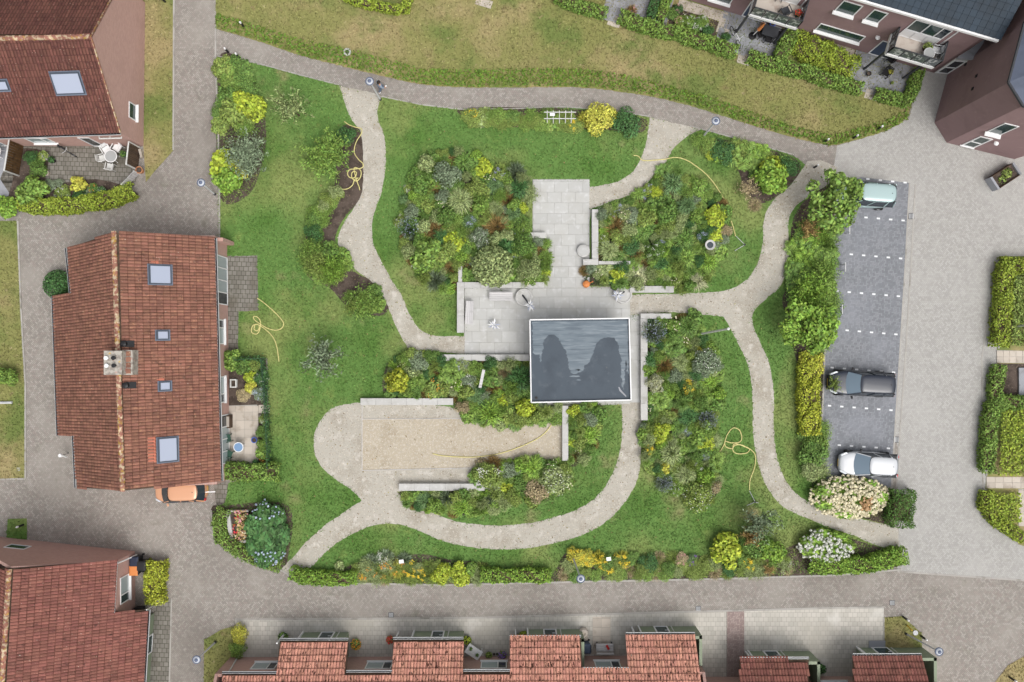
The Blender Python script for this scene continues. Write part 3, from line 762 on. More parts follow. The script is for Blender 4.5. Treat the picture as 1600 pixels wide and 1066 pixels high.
turf('dry_grass', [wpoly(q) for q in (TOPL, LEFTL, WEDGE, GR2, GR3, [(221, -60), (268, -60), (271, 235), (228, 285), (226, 230)], [(1565, 405), (1690, 405), (1690, 540), (1562, 540)])], 110, MT['dry_grass'])
GS = [(337, 20), (400, 40), (470, 62), (540, 76), (600, 92), (660, 108), (720, 110), (800, 108), (880, 108), (930, 110), (1000, 122), (1060, 138), (1120, 155), (1180, 178), (1240, 198), (1300, 212), (1380, 190), (1418, 170),
      (1418, 187), (1385, 204), (1330, 221), (1295, 228), (1240, 214), (1180, 197), (1120, 177), (1060, 159), (1000, 147), (930, 137), (880, 135), (800, 136), (720, 136), (660, 132), (600, 119), (540, 104), (470, 87), (400, 62), (337, 44)]
x, y = scatter([wpoly(GS)], 95)
n = len(x); zz = 0.05 + 0.16 * RNG.random(n)
nr = unit(RNG.normal(size=(n, 3)) * .6 + np.array([0, 0, 1.0]))
gm = finish((lambda t: t)(NT('verge_weed_leaf')), L_(112, 142, 56), 0.65, None, 0, .2, isl=.4, hue=.05)
tag(link_mesh('ground_cover', quads_mesh('ground_cover', leaves(np.stack([x, y, zz], 1), nr, .17, .11, RNG), gm), None), kind='stuff')
x, y = scatter([wpoly(p) for p in (G1, G2, G3, G4, COURT)], 60)
n = len(x); p = np.stack([x, y, np.full(n, .040)], 1); nr = unit(RNG.normal(size=(n, 3)) * .35 + np.array([0, 0, 1.0]))
tag(link_mesh('gravel', quads_mesh('gravel', leaves(p, nr, .06, .05, RNG), MT['stones']), None), kind='stuff')
# fallen leaves and clippings on the paths and paving
x, y = scatter([wpoly(p) for p in (G1, G2, G3, G4)] + [wpoly(GARDEN)], 0.7, [wpoly(p) for p in PLZ])
n = len(x); p = np.stack([x, y, np.full(n, .06)], 1); nr = unit(RNG.normal(size=(n, 3)) * .3 + np.array([0, 0, 1.0]))
litm = finish(NT('fallen_leaf'), L_(150, 134, 92), .8, None, 0, .2, isl=.5, hue=.08)
tag(link_mesh('fallen_leaves', quads_mesh('fallen_leaves', leaves(p, nr, .10, .07, RNG), litm), None), kind='stuff')
# ================================================================ BUILDINGS
TILEME = {}
def tile_proto(w, l, mat, amp=0.03, tilt=0.05, waves=2, th=0.018):
    """double-roll pantile lying in x (along the eave) and y (up the slope)"""
    k = (w, l, mat.name)
    if k not in TILEME:
        n = (4 * waves + 1 if waves > 1 else 9) if waves else 2
        xs = [(-0.5 + i / (n - 1)) * (w - .018) for i in range(n)]
        zf = lambda i: amp * (0.5 - 0.5 * math.cos(2 * math.pi * waves * i / (n - 1))) if waves else 0
        vs = []; zl = lambda yy: tilt * (1 - (yy + l / 2) / l) + .002
        for yy in (-l / 2, -l / 2 + .04, l / 2 + .03): vs += [(x, yy, zf(i) + max(zl(yy), .002) + th) for i, x in enumerate(xs)]
        vs += [(x, -l / 2, zf(i) + tilt - .014) for i, x in enumerate(xs)]
        fs = [[r * n + i, r * n + i + 1, (r + 1) * n + i + 1, (r + 1) * n + i] for r in (0, 1) for i in range(n - 1)] + [[3 * n + i, 3 * n + i + 1, i + 1, i] for i in range(n - 1)]
        TILEME[k] = (vs, fs)
    return TILEME[k]
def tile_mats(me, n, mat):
    g = GRIME_SHADE.get(mat.name)
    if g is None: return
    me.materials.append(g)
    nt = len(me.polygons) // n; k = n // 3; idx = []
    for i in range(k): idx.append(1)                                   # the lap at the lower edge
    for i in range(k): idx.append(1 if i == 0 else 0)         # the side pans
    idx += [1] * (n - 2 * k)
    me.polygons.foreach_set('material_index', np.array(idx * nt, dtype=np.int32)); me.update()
def roof(parent, o, u, v, poly, mat, w=0.205, l=0.42, limit=300, waves=1, holes=(), amp=0.028, name='roof', inplane=None):
    """o origin on the eave, u along the eave, v up the slope (unit); poly in (u, v)"""
    nrm = u.cross(v); W3 = Matrix((u, v, nrm)).transposed()
    wd = lambda a, b, c=0.0: o + u * a + v * b + nrm * c
    deck = MB()
    n = len(poly)
    deck.add([wd(a, b, -.03) for a, b in poly] + [wd(a, b, -.16) for a, b in poly], [list(range(n)), list(range(n, 2 * n))[::-1]] + [[n + i, n + (i + 1) % n, (i + 1) % n, i] for i in range(n)])
    rf = deck.build(name, MT['wood_dark'] if waves else mat, parent)
    us = [p[0] for p in poly]; vs_ = [p[1] for p in poly]
    vt, ft = tile_proto(w, l, mat, amp, waves=waves)
    key = ('tile_mesh', w, l, mat.name)
    if key not in TILEME:
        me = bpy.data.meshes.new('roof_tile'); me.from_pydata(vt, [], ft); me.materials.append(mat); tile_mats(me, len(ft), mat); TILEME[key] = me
    cells = []
    r = 0; b = min(vs_) + l / 2
    while b < max(vs_) - l * .25:
        a = min(us) + w / 2
        while a < max(us):
            if inside((a, b), poly) and not any(h[0] < a < h[1] and h[2] < b < h[3] for h in holes):
                p = wd(a, b)
                d = p - Vector((0, 0, H))
                q = camo.matrix_basis.to_3x3().transposed() @ d
                ix, iy = q.x / -q.z * FPX, q.y / -q.z * FPX
                cells.append((abs(ix) < 812 and abs(iy) < 545, a, b))
            a += w
        b += l; r += 1
    vis = [c for c in cells if c[0]]; hid = [c for c in cells if not c[0]]
    random.shuffle(vis)
    ones, rest = sorted(vis[:limit]), vis[limit:] + hid
    pl = WL[parent.name]
    for _, a, b in ones:
        t = link_mesh('roof_tile', TILEME[key], None, rf)
        jr = Matrix.Rotation(random.uniform(-.012, .012), 3, 'Z')
        m = (W3 @ jr).to_4x4(); m.translation = wd(a, b) - pl + nrm * random.uniform(-.004, .006); t.matrix_local = m
    if rest:
        mb_v = np.array(vt); nv = len(mb_v); W_ = np.array(W3)
        V = []; Fc = []
        for i, (_, a, b) in enumerate(rest):
            c = np.array(wd(a, b) - pl); V.append(mb_v @ W_.T + c + np.array(nrm) * random.uniform(-.004, .006)); Fc += [[i * nv + k for k in f] for f in ft]
        me = bpy.data.meshes.new('roof_tiles'); me.from_pydata(np.concatenate(V).tolist(), [], Fc)
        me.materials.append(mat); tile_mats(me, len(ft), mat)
        so_ = link_mesh('roof_tiles', me, mat, rf); so_['kind'] = 'stuff'; WL[so_.name] = pl
    return rf, wd, nrm, W3
def px_poly(pl, o, u, v, pts):
    out = []
    for a, b in pts:
        h = pl.hit(a, b) - o; out.append((h.dot(u), h.dot(v)))
    return out
def ridge(parent, a, b, mat, r=0.14, ln=0.40):
    d = b - a; n = max(1, int(d.length / ln)); pl = WL[parent.name]; t = d.normalized(); s = Vector((0, 0, 1)).cross(t).normalized()
    upv = t.cross(s)
    me = bpy.data.meshes.get('ridge_tile_mesh')
    if me is None:
        ring = [(math.cos(k * math.pi / 6), math.sin(k * math.pi / 6)) for k in range(7)]
        vs = []
        for x, q in ((-.21, 1.08), (.19, .94)): vs += [(x, c * r * q * 1.15, sn * r * q) for c, sn in ring]
        vs += [(-.21, c * r * .85 * 1.15, sn * r * .85) for c, sn in ring]
        me = bpy.data.meshes.new('ridge_tile_mesh'); me.from_pydata(vs, [], [[i, i + 1, 8 + i, 7 + i] for i in range(6)] + [[14 + i, 15 + i, i + 1, i] for i in range(6)]); me.materials.append(mat)
    Mx = Matrix((t, s, upv)).transposed()
    for i in range(n):
        o = link_mesh('ridge_tile', me, None, parent)
        m = (Mx @ Matrix.Rotation(random.uniform(-.03, .03), 3, 'Z')).to_4x4(); m.translation = a + t * (i + .5) * (d.length / n) - pl + Vector((0, 0, -.02 + random.uniform(-.006, .006))); o.matrix_local = m
def skylight(parent, wd, W3, a0, b0, a1, b1, glassm=None, name='skylight'):
    """frame, flashing and pane on a roof, given in its (u, v)"""
    def bx(m, x0, y0, x1, y1, z0, z1): m.add([wd(x, y, z) for z in (z0, z1) for x, y in ((x0, y0), (x1, y0), (x1, y1), (x0, y1))], [[3, 2, 1, 0], [4, 5, 6, 7], [0, 1, 5, 4], [1, 2, 6, 5], [2, 3, 7, 6], [3, 0, 4, 7]])
    f = MB(); t = 0.065
    bx(f, a0 - .06, b0 - .10, a1 + .06, b1 + .06, .09, .125)
    fl = f.build(name, MT['zincblue'], parent)
    fr = MB()
    for q in ((a0, b0, a1, b0 + t), (a0, b1 - t * 1.6, a1, b1), (a0, b0 + t, a0 + t, b1 - t * 1.6), (a1 - t, b0 + t, a1, b1 - t * 1.6)): bx(fr, *q, .126, .2)
    fr.build('frame', MT['dark_frame'], fl)
    g = MB(); bx(g, a0 + t, b0 + t, a1 - t, b1 - t * 1.6, .127, .17); g.build('pane', glassm or MT['skyglass'], fl)
    return fl
MT['zincblue'] = M('grey_flashing', L_(112, 122, 138), 0.5, spec=.4)
MT['dark_frame'] = M('skylight_frame', L_(74, 82, 94), 0.45)

class Wall:
    def __init__(s, a, b, out):
        s.a = Vector((a[0], a[1], 0)); d = Vector((b[0] - a[0], b[1] - a[1], 0)); s.L = d.length; s.u = d.normalized()
        n = Vector((s.u.y, -s.u.x, 0)); s.n = n if n.dot(Vector((out[0], out[1], 0))) > 0 else -n
    def at(s, t, z, o=0.0): return s.a + s.u * t + Vector((0, 0, z)) + s.n * o
    def px(s, x, y):
        d = ray(x, y); o = Vector((0, 0, H)); h = o + d * ((s.a - o).dot(s.n) / d.dot(s.n)); return (h - s.a).dot(s.u), h.z
    def bx(s, m, t0, t1, z0, z1, o0, o1):
        m.add([s.at(t, z, o) for o in (o0, o1) for t, z in ((t0, z0), (t1, z0), (t1, z1), (t0, z1))], [[3, 2, 1, 0], [4, 5, 6, 7], [0, 1, 5, 4], [1, 2, 6, 5], [2, 3, 7, 6], [3, 0, 4, 7]])
def window(parent, w, t0, t1, z0, z1, panes=(1,), pane=None, sill=True, frame='white', name='window', depth=0.02, horizontal=True, fw=0.07, sillw=0.16):
    if t1 < t0: t0, t1 = t1, t0
    f = MB(); o0, o1 = .004, .05
    w.bx(f, t0, t1, z0, z0 + fw, o0, o1); w.bx(f, t0, t1, z1 - fw, z1, o0, o1)
    w.bx(f, t0, t0 + fw, z0 + fw, z1 - fw, o0, o1); w.bx(f, t1 - fw, t1, z0 + fw, z1 - fw, o0, o1)
    tot = sum(panes); cuts = []; acc = 0
    lo, hi = (t0, t1) if horizontal else (z0, z1)
    for p in panes: cuts.append((lo + (hi - lo) * acc / tot, lo + (hi - lo) * (acc + p) / tot)); acc += p
    for c in cuts[1:]:
        if horizontal: w.bx(f, c[0] - fw / 2, c[0] + fw / 2, z0 + fw, z1 - fw, o0, o1 - .002)
        else: w.bx(f, t0 + fw, t1 - fw, c[0] - fw / 2, c[0] + fw / 2, o0, o1 - .002)
    fr = f.build(name, MT[frame], parent)
    for k, c in enumerate(cuts):
        g = MB()
        if horizontal: w.bx(g, c[0] + fw * .6, c[1] - fw * .6, z0 + fw, z1 - fw, .002, .02)
        else: w.bx(g, t0 + fw, t1 - fw, c[0] + fw * .6, c[1] - fw * .6, .002, .02)
        pm = pane if not isinstance(pane, (list, tuple)) else pane[k]
        g.build('pane', MT[pm or 'glass'], fr)
    if sill:
        s_ = MB(); w.bx(s_, t0 - .06, t1 + .06, z0 - .07, z0 - .002, .003, sillw); s_.build('sill', MT['white' if frame == 'white' else frame], fr)
    return fr
def shell(parent, base, z, mat, name='wall', gables=()):
    """outer walls: one mesh per side; gables = {side index: (apex 3D)}"""
    n = len(base); g = dict(gables)
    for i in range(n):
        a, b = base[i], base[(i + 1) % n]
        pts = [Vector((a[0], a[1], -.01)), Vector((b[0], b[1], -.01)), Vector((b[0], b[1], z)), ]
        if i in g: pts.append(g[i])
        pts.append(Vector((a[0], a[1], z)))
        c = Vector((sum(p[0] for p in base) / n, sum(p[1] for p in base) / n, 0)); mid = (pts[0] + pts[1]) / 2
        nn = (c - mid); e_ = (pts[1] - pts[0]).normalized(); inn = Vector((-e_.y, e_.x, 0)); inn = inn if inn.dot(nn) > 0 else -inn
        th = .2; k = len(pts)
        v2 = [p + inn * th for p in pts]
        m = MB().add(pts + v2, [list(range(k)), list(range(k, 2 * k))[::-1]] + [[k + j, k + (j + 1) % k, (j + 1) % k, j] for j in range(k)])
        m.build(name, mat(i) if callable(mat) else mat, parent)
def gutter(parent, a, b, mat='zinc', out=Vector((0, 0, 0)), w=.13):
    m = MB(); m.beam(a + out, b + out, w, .09); g = m.build('gutter', MT[mat], parent)
    m = MB(); m.beam(a + out + Vector((0, 0, .048)), b + out + Vector((0, 0, .048)), w * .66, .012); m.build('channel', MT['black'], g)

# ---------------- the detached pair with the long red roof, west side
zE, zR = 2.6, 6.35
hA = thing('semi_detached_house', P(230, 560), 'long red-tiled house with a central chimney and four skylights beside the garden lawn', 'house')
eT, eB = P(335, 372, zE), P(345, 752, zE); rT, rB = P(178, 363, zR), P(192, 767, zR); lT, lB = P(105, 388, zE), P(120, 762, zE)
u = (eB - eT).normalized(); pl = Plane(eT, eB, (rT + rB) / 2); nrm = pl.n if pl.n.z > 0 else -pl.n
v = nrm.cross(u); v = v if v.z > 0 else -v
if u.cross(v).z < 0: u = -u
po = px_poly(pl, eT, u, v, [(335, 372), (345, 752), (192, 767), (178, 363)])
rfA, wdA, nA, W3A = roof(hA, eT, u, v, po, MT['roof_w'], limit=300)
for (x0, y0, x1, y1) in ((231, 414, 267, 445), (243, 517, 263, 531), (247, 597, 266, 610), (245, 685, 277, 720)):
    pts = px_poly(pl, eT, u, v, [(x0, y0), (x1, y1)])
    (a0, b0), (a1, b1) = pts; skylight(hA, wdA, W3A, min(a0, a1), min(b0, b1), max(a0, a1), max(b0, b1))
for q in ((232, 408, 247, 413), (231, 683, 243, 722), (248, 590, 256, 595)):     # replaced bright tiles beside the skylights
    (a0, b0), (a1, b1) = px_poly(pl, eT, u, v, [(q[0], q[1]), (q[2], q[3])])
    a0, a1, b0, b1 = min(a0, a1), max(a0, a1), min(b0, b1), max(b0, b1)
    MT.setdefault('roof_new', M('new_red_tile', L_(196, 120, 98), .8, isl=.1))
    vt, ft = tile_proto(.205, .42, MT['roof_w'], waves=1)
    me = bpy.data.meshes.get('new_tile_mesh') or bpy.data.meshes.new('new_tile_mesh')
    if not me.vertices: me.from_pydata(vt, [], ft); me.materials.append(MT['roof_new'])
    b = b0 + .21
    while b < b1 + .05:
        a = a0 + .1
        while a < a1 + .03:
            t_ = link_mesh('roof_tile', me, None, rfA); m = W3A.to_4x4(); m.translation = wdA(a, b, .012) - WL[hA.name]; t_.matrix_local = m; t_['label'] = 'brighter new red tile beside a skylight'
            a += .205
        b += .42
plL = Plane(lT, lB, (rT + rB) / 2)
u2 = (lT - lB).normalized(); nl = plL.n if plL.n.z > 0 else -plL.n; v2 = nl.cross(u2); v2 = v2 if v2.z > 0 else -v2
if u2.cross(v2).z < 0: u2 = -u2
po = px_poly(plL, lT, u2, v2, [(105, 388), (112, 458), (84, 463), (92, 681), (116, 680), (120, 762), (192, 767), (178, 363)])
roof(hA, lT, u2, v2, po, MT['roof_w'], limit=300)
ridge(rfA, rT + Vector((0, .05, .05)), rB + Vector((0, -.05, .05)), MT['ridge'])
bt, bb, wt, wb = P(355, 376), P(359, 748), P(122, 388), P(136, 752)
baseA = [(bt.x, bt.y), (bb.x, bb.y), (lB.x + .25, lB.y + .1), (lT.x + .25, lT.y - .1)]
shell(hA, baseA, zE - .12, lambda i: MT['pinkbrick_y'] if i in (0, 2) else MT['pinkbrick_x'], gables={1: rB + Vector((0, .15, -.25)), 3: rT + Vector((0, -.15, -.25))})
wx0, wx1 = plL.hit(84, 463), plL.hit(92, 681)
shell(hA, [(lT.x + .3, wx0.y - .15), (lT.x + .3, wx1.y + .15), (wx1.x + .3, wx1.y + .15), (wx0.x + .3, wx0.y - .15)], wx0.z - .12, MT['pinkbrick_y'])
gutter(hA, eT + Vector((.09, 0, -.05)), eB + Vector((.09, 0, -.05)))
for a, b in ((plL.hit(105, 388), plL.hit(112, 458)), (plL.hit(84, 463), plL.hit(92, 681)), (plL.hit(116, 681), plL.hit(120, 762))):
    gutter(hA, a + Vector((-.10, 0, -.0)), b + Vector((-.10, 0, -.0)), w=.12)
wA = Wall((bt.x, bt.y), (bb.x, bb.y), (1, 0))
def wpx(w, x0, y0, x1, y1): a, b = w.px(x0, y0), w.px(x1, y1); return min(a[0], b[0]), max(a[0], b[0]), min(a[1], b[1]), max(a[1], b[1])
t0 = wA.px(350, 500)[0]; t1 = wA.px(350, 538)[0]; window(hA, wA, t0, t1, .9, 2.2, (1, 2), ['glass', 'pane_pale'])
t0 = wA.px(350, 588)[0]; t1 = wA.px(350, 629)[0]; window(hA, wA, t0, t1, .9, 2.2, (2, 1), ['pane_pale', 'glass'])
t0 = wA.px(346, 400)[0]; t1 = wA.px(346, 476)[0]; window(hA, wA, t0, t1, .1, 2.4, (1, 1, 1, 1), ['pane_pale', 'pane_pale', 'pane_pale', 'glass'], sill=False, name='patio_door')
t0 = wA.px(350, 648)[0]; t1 = wA.px(350, 725)[0]; window(hA, wA, t0, t1, .1, 2.4, (1, 1, 1, 1), ['glass', 'pane_pale', 'pane_pale', 'pane_pale'], sill=False, name='patio_door')
pv = P(357, 381)
MB().box((pv.x - .1, pv.y, 1.1), (1.0, .24, 2.2)).build('wing_wall', MT['pinkbrick_x'], hA)
for y in (562, 760):
    q = P(352, y); MB().beam(Vector((q.x - .5, q.y, 2.35)), Vector((q.x + .1, q.y, 2.2)), .06, .06).build('downpipe', MT['white'], hA)
# chimney and vents
zc = 7.05
cpts = [(161, 548), (205, 546), (208, 586), (176, 587), (162, 582)]
c0 = P(162, 548, zc); c1 = P(190, 586, zc); c2 = P(208, 586, 6.6)
CH = M('pale_mortar_brick', L_(186, 180, 170), .9, layers=[(L_(150, 142, 134), 4, .45, .6), (L_(206, 170, 90), 2.2, .66, .74), (L_(196, 150, 138), 3.0, .6, .7)])
MB().box(((c0.x + c1.x) / 2, (c0.y + c1.y) / 2, 6.2), (abs(c1.x - c0.x), abs(c0.y - c1.y), 1.7)).build('chimney', CH, hA, bevel=.02)
chm = [o for o in hA.children if o.name.startswith('chimney')][0]
c3 = P(191, 547, 6.45); c4 = P(207, 586, 6.45)
MB().box(((c3.x + c4.x) / 2, (c3.y + c4.y) / 2, 5.95), (abs(c4.x - c3.x), abs(c3.y - c4.y), 1.0)).build('ledge', CH, chm, bevel=.02)
for x, y, mm in ((167.5, 559.5, 'white'), (168.5, 571.5, 'white'), (179, 559.5, 'black'), (179.5, 571.5, 'black')):
    q = P(x, y, zc); MB().lathe([(.1, zc - .02), (.1, zc + .14), (.13, zc + .15), (.13, zc + .2), (.05, zc + .21)], (q.x, q.y, 0), 10).build('flue', MT[mm], chm)
for x in (0, 1, 2, 3):
    q = P(199, 553 + x * 9, 6.45); MB().box((q.x, q.y, 6.47), (.42, .3, .05), .05).build('cap_tile', MT['roof_w'], chm)
for x, y in ((201, 537.5), (204, 602)):
    q = pl.hit(x, y)
    m = MB(); m.box(q + nrm * .06, (.62, .4, .12), m=Matrix((nrm.cross(Vector((0, 1, 0))).normalized() * -1, Vector((0, 1, 0)), nrm)).transposed()); vv = m.build('roof_vent', MT['black'], hA)
    MB().lathe([(.16, q.z), (.16, q.z + .35), (.2, q.z + .36), (.2, q.z + .45), (.08, q.z + .5)], (q.x - .15, q.y, 0), 10).build('cowl', MT['black'], vv)

# ---------------- north-west terrace end with its gable facing the road
zE, zR = 3.43, 6.85
hB = thing('end_terrace_house', P(100, 110), 'red-tiled house end with a broad pink gable and a small white window by the road', 'house')
r0, r1 = P(-160, 64, zR), P(142, 57.4, zR); e0, e1 = P(-160, 219.5, zE), P(188, 207.5, zE)
plB = Plane(e0, e1, r1); u = (e1 - e0).normalized(); n_ = plB.n if plB.n.z > 0 else -plB.n; v = n_.cross(u); v = v if v.z > 0 else -v
po = px_poly(plB, e0, u, v, [(-160, 219.5), (188, 207.5), (142, 57.4), (-160, 64)])
rfB, wdB, nB, W3B = roof(hB, e0, u, v, po, MT['roof_d'], limit=300)
back = lambda p: Vector((p.x, 2 * r1.y - p.y, p.z))
f0, f1 = Vector((e0.x, 2 * r0.y - e0.y, zE)), Vector((e1.x, 2 * r1.y - e1.y, zE))
plB2 = Plane(f0, f1, r1); u2 = (f0 - f1).normalized(); n2 = plB2.n if plB2.n.z > 0 else -plB2.n; v2 = n2.cross(u2); v2 = v2 if v2.z > 0 else -v2
L2 = (f0 - f1).length; up2 = (r1 - f1).dot(v2); s2 = (r1 - f1).dot(u2)
roof(hB, f1, u2, v2, [(0, 0), (L2, 0), (L2, up2), (s2, up2)], MT['roof_d'], limit=200)
ridge(rfB, r0 + Vector((0, 0, .05)), r1 + Vector((0, 0, .05)), MT['ridge'])
sx = P(224.5, 228.3)
baseB = [(e0.x, sx.y), (sx.x, sx.y), (f1.x + .05, f1.y), (f0.x, f0.y)]
shell(hB, baseB, zE - .1, lambda i: MT['pinkbrick_x'] if i in (0, 2) else MT['pinkbrick_y'], gables={1: r1 + Vector((.05, 0, -.12)), 3: r0})
vg = MB(); vg.beam(e1 + Vector((.03, 0, .06)), r1 + Vector((.03, 0, .06)), .07, .1); vg.beam(r1 + Vector((.03, 0, .06)), f1 + Vector((.03, 0, .06)), .07, .1); vg.build('verge_board', MT['ridge'], hB)
gutter(hB, e0 + Vector((0, -.07, -.06)), e1 + Vector((0, -.07, -.06)))
for x0, y0, x1, y1 in ((87, 111, 124, 147), (-6, 124, 11, 141)):
    (a0, b0), (a1, b1) = px_poly(plB, e0, u, v, [(x0 + 3, y1), (x1, y0)]); skylight(hB, wdB, W3B, a0, b0, a1, b1)
wB = Wall((sx.x, sx.y), (f1.x + .05, f1.y), (1, 0)); a = wB.px(203, 172); window(hB, wB, a[0] - .55, a[0] + .55, 1.3, 2.3, (1,), 'teal', sillw=.2)
wB2 = Wall((e0.x, sx.y), (sx.x, sx.y), (0, -1))
a = wB2.px(56, 224)[0]; b = wB2.px(100, 228)[0]; window(hB, wB2, a, b, .9, 2.2, (2, 1), 'pane_pale')
a = wB2.px(135, 222)[0]; b = wB2.px(153, 222)[0]; window(hB, wB2, a, b, .05, 2.3, (1,), 'glass', sill=False, name='back_door')
a = wB2.px(-30, 224)[0]; b = wB2.px(5, 224)[0]; window(hB, wB2, a, b, .1, 2.3, (1, 1), 'pane_pale', sill=False, name='patio_door')
# white pergola beams in front of the terrace
m = MB()
A_, B_ = P(155, 217, 2.5), P(190, 216, 2.5)
pg = m.beam(A_, B_, .08, .1); 
for x in (155, 172, 190): m.beam(P(x, 216, 2.5) + Vector((0, .75, 0)), P(x, 216, 2.5), .06, .08)
m.build('canopy_frame', MT['offwhite'], hB)

# ---------------- south-west house with the stepped eave
zE, zR = 3.1, 6.6
hC = thing('corner_house', P(110, 990), 'dark red-tiled house with stepped eave, two-wheeled bins and hedge by its front wall', 'house')
e0 = P(180, 877, zE); e1 = P(175, 960, zE); r0 = P(15, 889, zR)
u = (e0 - e1); u = Vector((u.x, u.y, 0)).normalized()
r1 = r0 - u * 14
plC = Plane(e0, e1, r0); n_ = plC.n if plC.n.z > 0 else -plC.n
u = (e1 - e0).normalized(); v = n_.cross(u); v = v if v.z > 0 else -v
if u.cross(v).z < 0: u = -u
h_ = lambda x, y: (lambda q: ((q - e0).dot(u), (q - e0).dot(v)))(plC.hit(x, y))
bot = [h_(221, 1130), h_(-12, 1130)]
po = [h_(180, 877), h_(175, 957), h_(231, 953), *bot, h_(15, 889)]
po[4] = ((r1 - e0).dot(u) if False else bot[1][0], po[5][1])
rfC, wdC, nC, W3C = roof(hC, e0, u, v, po, MT['roof_c'], limit=300)
rr = wdC(bot[1][0], po[5][1]); ridge(rfC, r0 + Vector((0, 0, .05)), rr + Vector((0, 0, .05)), MT['ridge'])
g0 = Vector((2 * r0.x - e0.x, e0.y - .3, zE)); g1 = Vector((2 * rr.x - wdC(bot[0][0], 0).x, rr.y, zE))
plC2 = Plane(g0, g1, r0); u2 = (g0 - g1).normalized(); n2 = plC2.n if plC2.n.z > 0 else -plC2.n; v2 = n2.cross(u2); v2 = v2 if v2.z > 0 else -v2
if u2.cross(v2).z < 0: u2 = -u2
roof(hC, g0, u2, v2, [((p - g0).dot(u2), (p - g0).dot(v2)) for p in (g0, g1, rr, r0)], MT['roof_c'], limit=60)
bc = P(211, 861.5)
wl = P(-60, 842)
baseC = [(bc.x, bc.y), (bc.x + .15, -27), (g0.x, -27), (g0.x, wl.y + .15)]
shell(hC, baseC, zE - .42, lambda i: MT['pinkbrick_x'] if i in (1, 3) else MT['pinkbrick_y'], gables={3: r0 + Vector((0, .1, -.15))})
gutter(hC, e0 + Vector((.08, 0, -.06)), e1 + Vector((.08, 0, -.06)))
s0, s1 = plC.hit(231, 953), plC.hit(221, 1130)
gutter(hC, s0 + Vector((.08, 0, -.06)), s1 + Vector((.08, 0, -.06)))
wb0 = P(241, 958); wb1 = Vector((wb0.x - .5, -27, 0))
shell(hC, [(wb0.x, wb0.y), (wb1.x, wb1.y), (wb1.x - 1.6, wb1.y), (wb0.x - 1.6, wb0.y)], 1.9, MT['greenpanel'], name='shed_wall')
wC = Wall((wb0.x, wb0.y), (wb1.x, wb1.y), (1, 0))
a = wC.px(236, 991)[0]; b = wC.px(236, 1019)[0]; window(hC, wC, a, b, .05, 1.75, (1,), 'teal', sill=False, name='shed_door')
wC2 = Wall((bc.x, bc.y), (bc.x + .15, -27), (1, 0))
a = wC2.px(190, 902)[0]; b = wC2.px(190, 944)[0]; window(hC, wC2, a, b, .95, 2.2, (2, 1), ['pane_pale', 'teal'])
wC3 = Wall((g0.x, wl.y + .15), (bc.x, bc.y), (0, 1))
a = wC3.px(20, 858)[0]; window(hC, wC3, a - .7, a + .7, 1.5, 2.4, (1,), 'teal', sill=False)
MB().beam(P(182, 881, 2.9), P(214, 867, .3), .07, .07).build('downpipe', MT['white'], hC)
MB().beam(P(229, 953, 2.0), P(239, 947, .4), .07, .07).build('downpipe', MT['white'], hC)

# ---------------- south terrace: catslide sheds in front of a low main eave
TB = {}
def terrace_block(label, sheds, mains, zS, slope, xl, xr, mat, ybot=1200, limit=300, walls=True):
    """sheds: (x left eave, x right eave, y eave); mains: (x left, x right, y) in the photograph"""
    h = thing('terraced_house', P((xl + xr) / 2, 1090), label, 'house', 'terraced houses along the south footway')
    s = sheds[0]; e0, e1 = P(s[0], s[2], zS), P(s[1], s[2] - (.004 * (s[1] - s[0])), zS)
    u = (e1 - e0).normalized(); v = Vector((u.y, -u.x, 0)); v = v if v.y < 0 else -v
    up = (v * math.cos(slope) + Vector((0, 0, math.sin(slope)))).normalized()
    pl_ = Plane(e0, e0 + u, e0 + up); o = e0
    uu, vv = -u, up                                   # right handed with the normal up
    if uu.cross(vv).z < 0: uu = -uu
    f = lambda x, y: (lambda q: ((q - o).dot(uu), (q - o).dot(vv)))(pl_.hit(x, y))
    pts = []
    for kind, a, b, y in mains:
        pts += [f(a, y), f(b, y)]
    top = max(p[1] for p in pts) + 3.6
    pts += [(pts[-1][0], top), (pts[0][0], top)]
    # straighten: vertical steps share u with the shed edges
    rf, wd, nn, W3 = roof(h, o, uu, vv, pts, mat, limit=limit)
    # rear slope down to a back eave
    ua, ub = min(pts[-1][0], pts[-2][0]), max(pts[-1][0], pts[-2][0]); vm = max(p[1] for p in pts[:-2]); Lb = top - vm
    run = Lb * math.cos(slope); rz = wd(ua, top).z
    bo = wd(ub, top) + v * run - Vector((0, 0, Lb * math.sin(slope)))
    roof(h, bo, -uu, (-v * math.cos(slope) + Vector((0, 0, math.sin(slope)))).normalized(), [(0, 0), (ub - ua, 0), (ub - ua, Lb), (0, Lb)], mat, limit=0)
    ridge(rf, wd(ua, top) + Vector((0, 0, .05)), wd(ub, top) + Vector((0, 0, .05)), MT['ridge'])
    TB[label] = (2 * run - .5, rz)
    return h, rf, wd, f, o, uu, vv, pl_
SL = R(34)
hD, rfD, wdD, fD, oD, uD, vD, plD = terrace_block('long row of terraced houses under mossy red tiles with four catslide sheds', [(437, 544, 1001)],
    [('m', 347, 432, 1053), ('s', 437, 544, 1001), ('m', 541, 613, 1051), ('s', 614, 724, 999.5), ('m', 724, 797, 1049.5), ('s', 796.5, 908, 996.5), ('m', 910, 983, 1046.5), ('s', 978, 1086, 992)], 2.15, SL, 347, 1090, MT['roof_b'])
hD2, rfD2, *_rest = terrace_block('terraced house block at the lower right with two catslide tiled sheds', [(1156, 1264, 1030.5)],
    [('m', 1103, 1157, 1083), ('s', 1156, 1264, 1030.5), ('m', 1263, 1334, 1080), ('s', 1333, 1440, 1025)], 2.15, SL, 1156, 1440, MT['roof_c'], limit=240)
plD2 = _rest[-1]
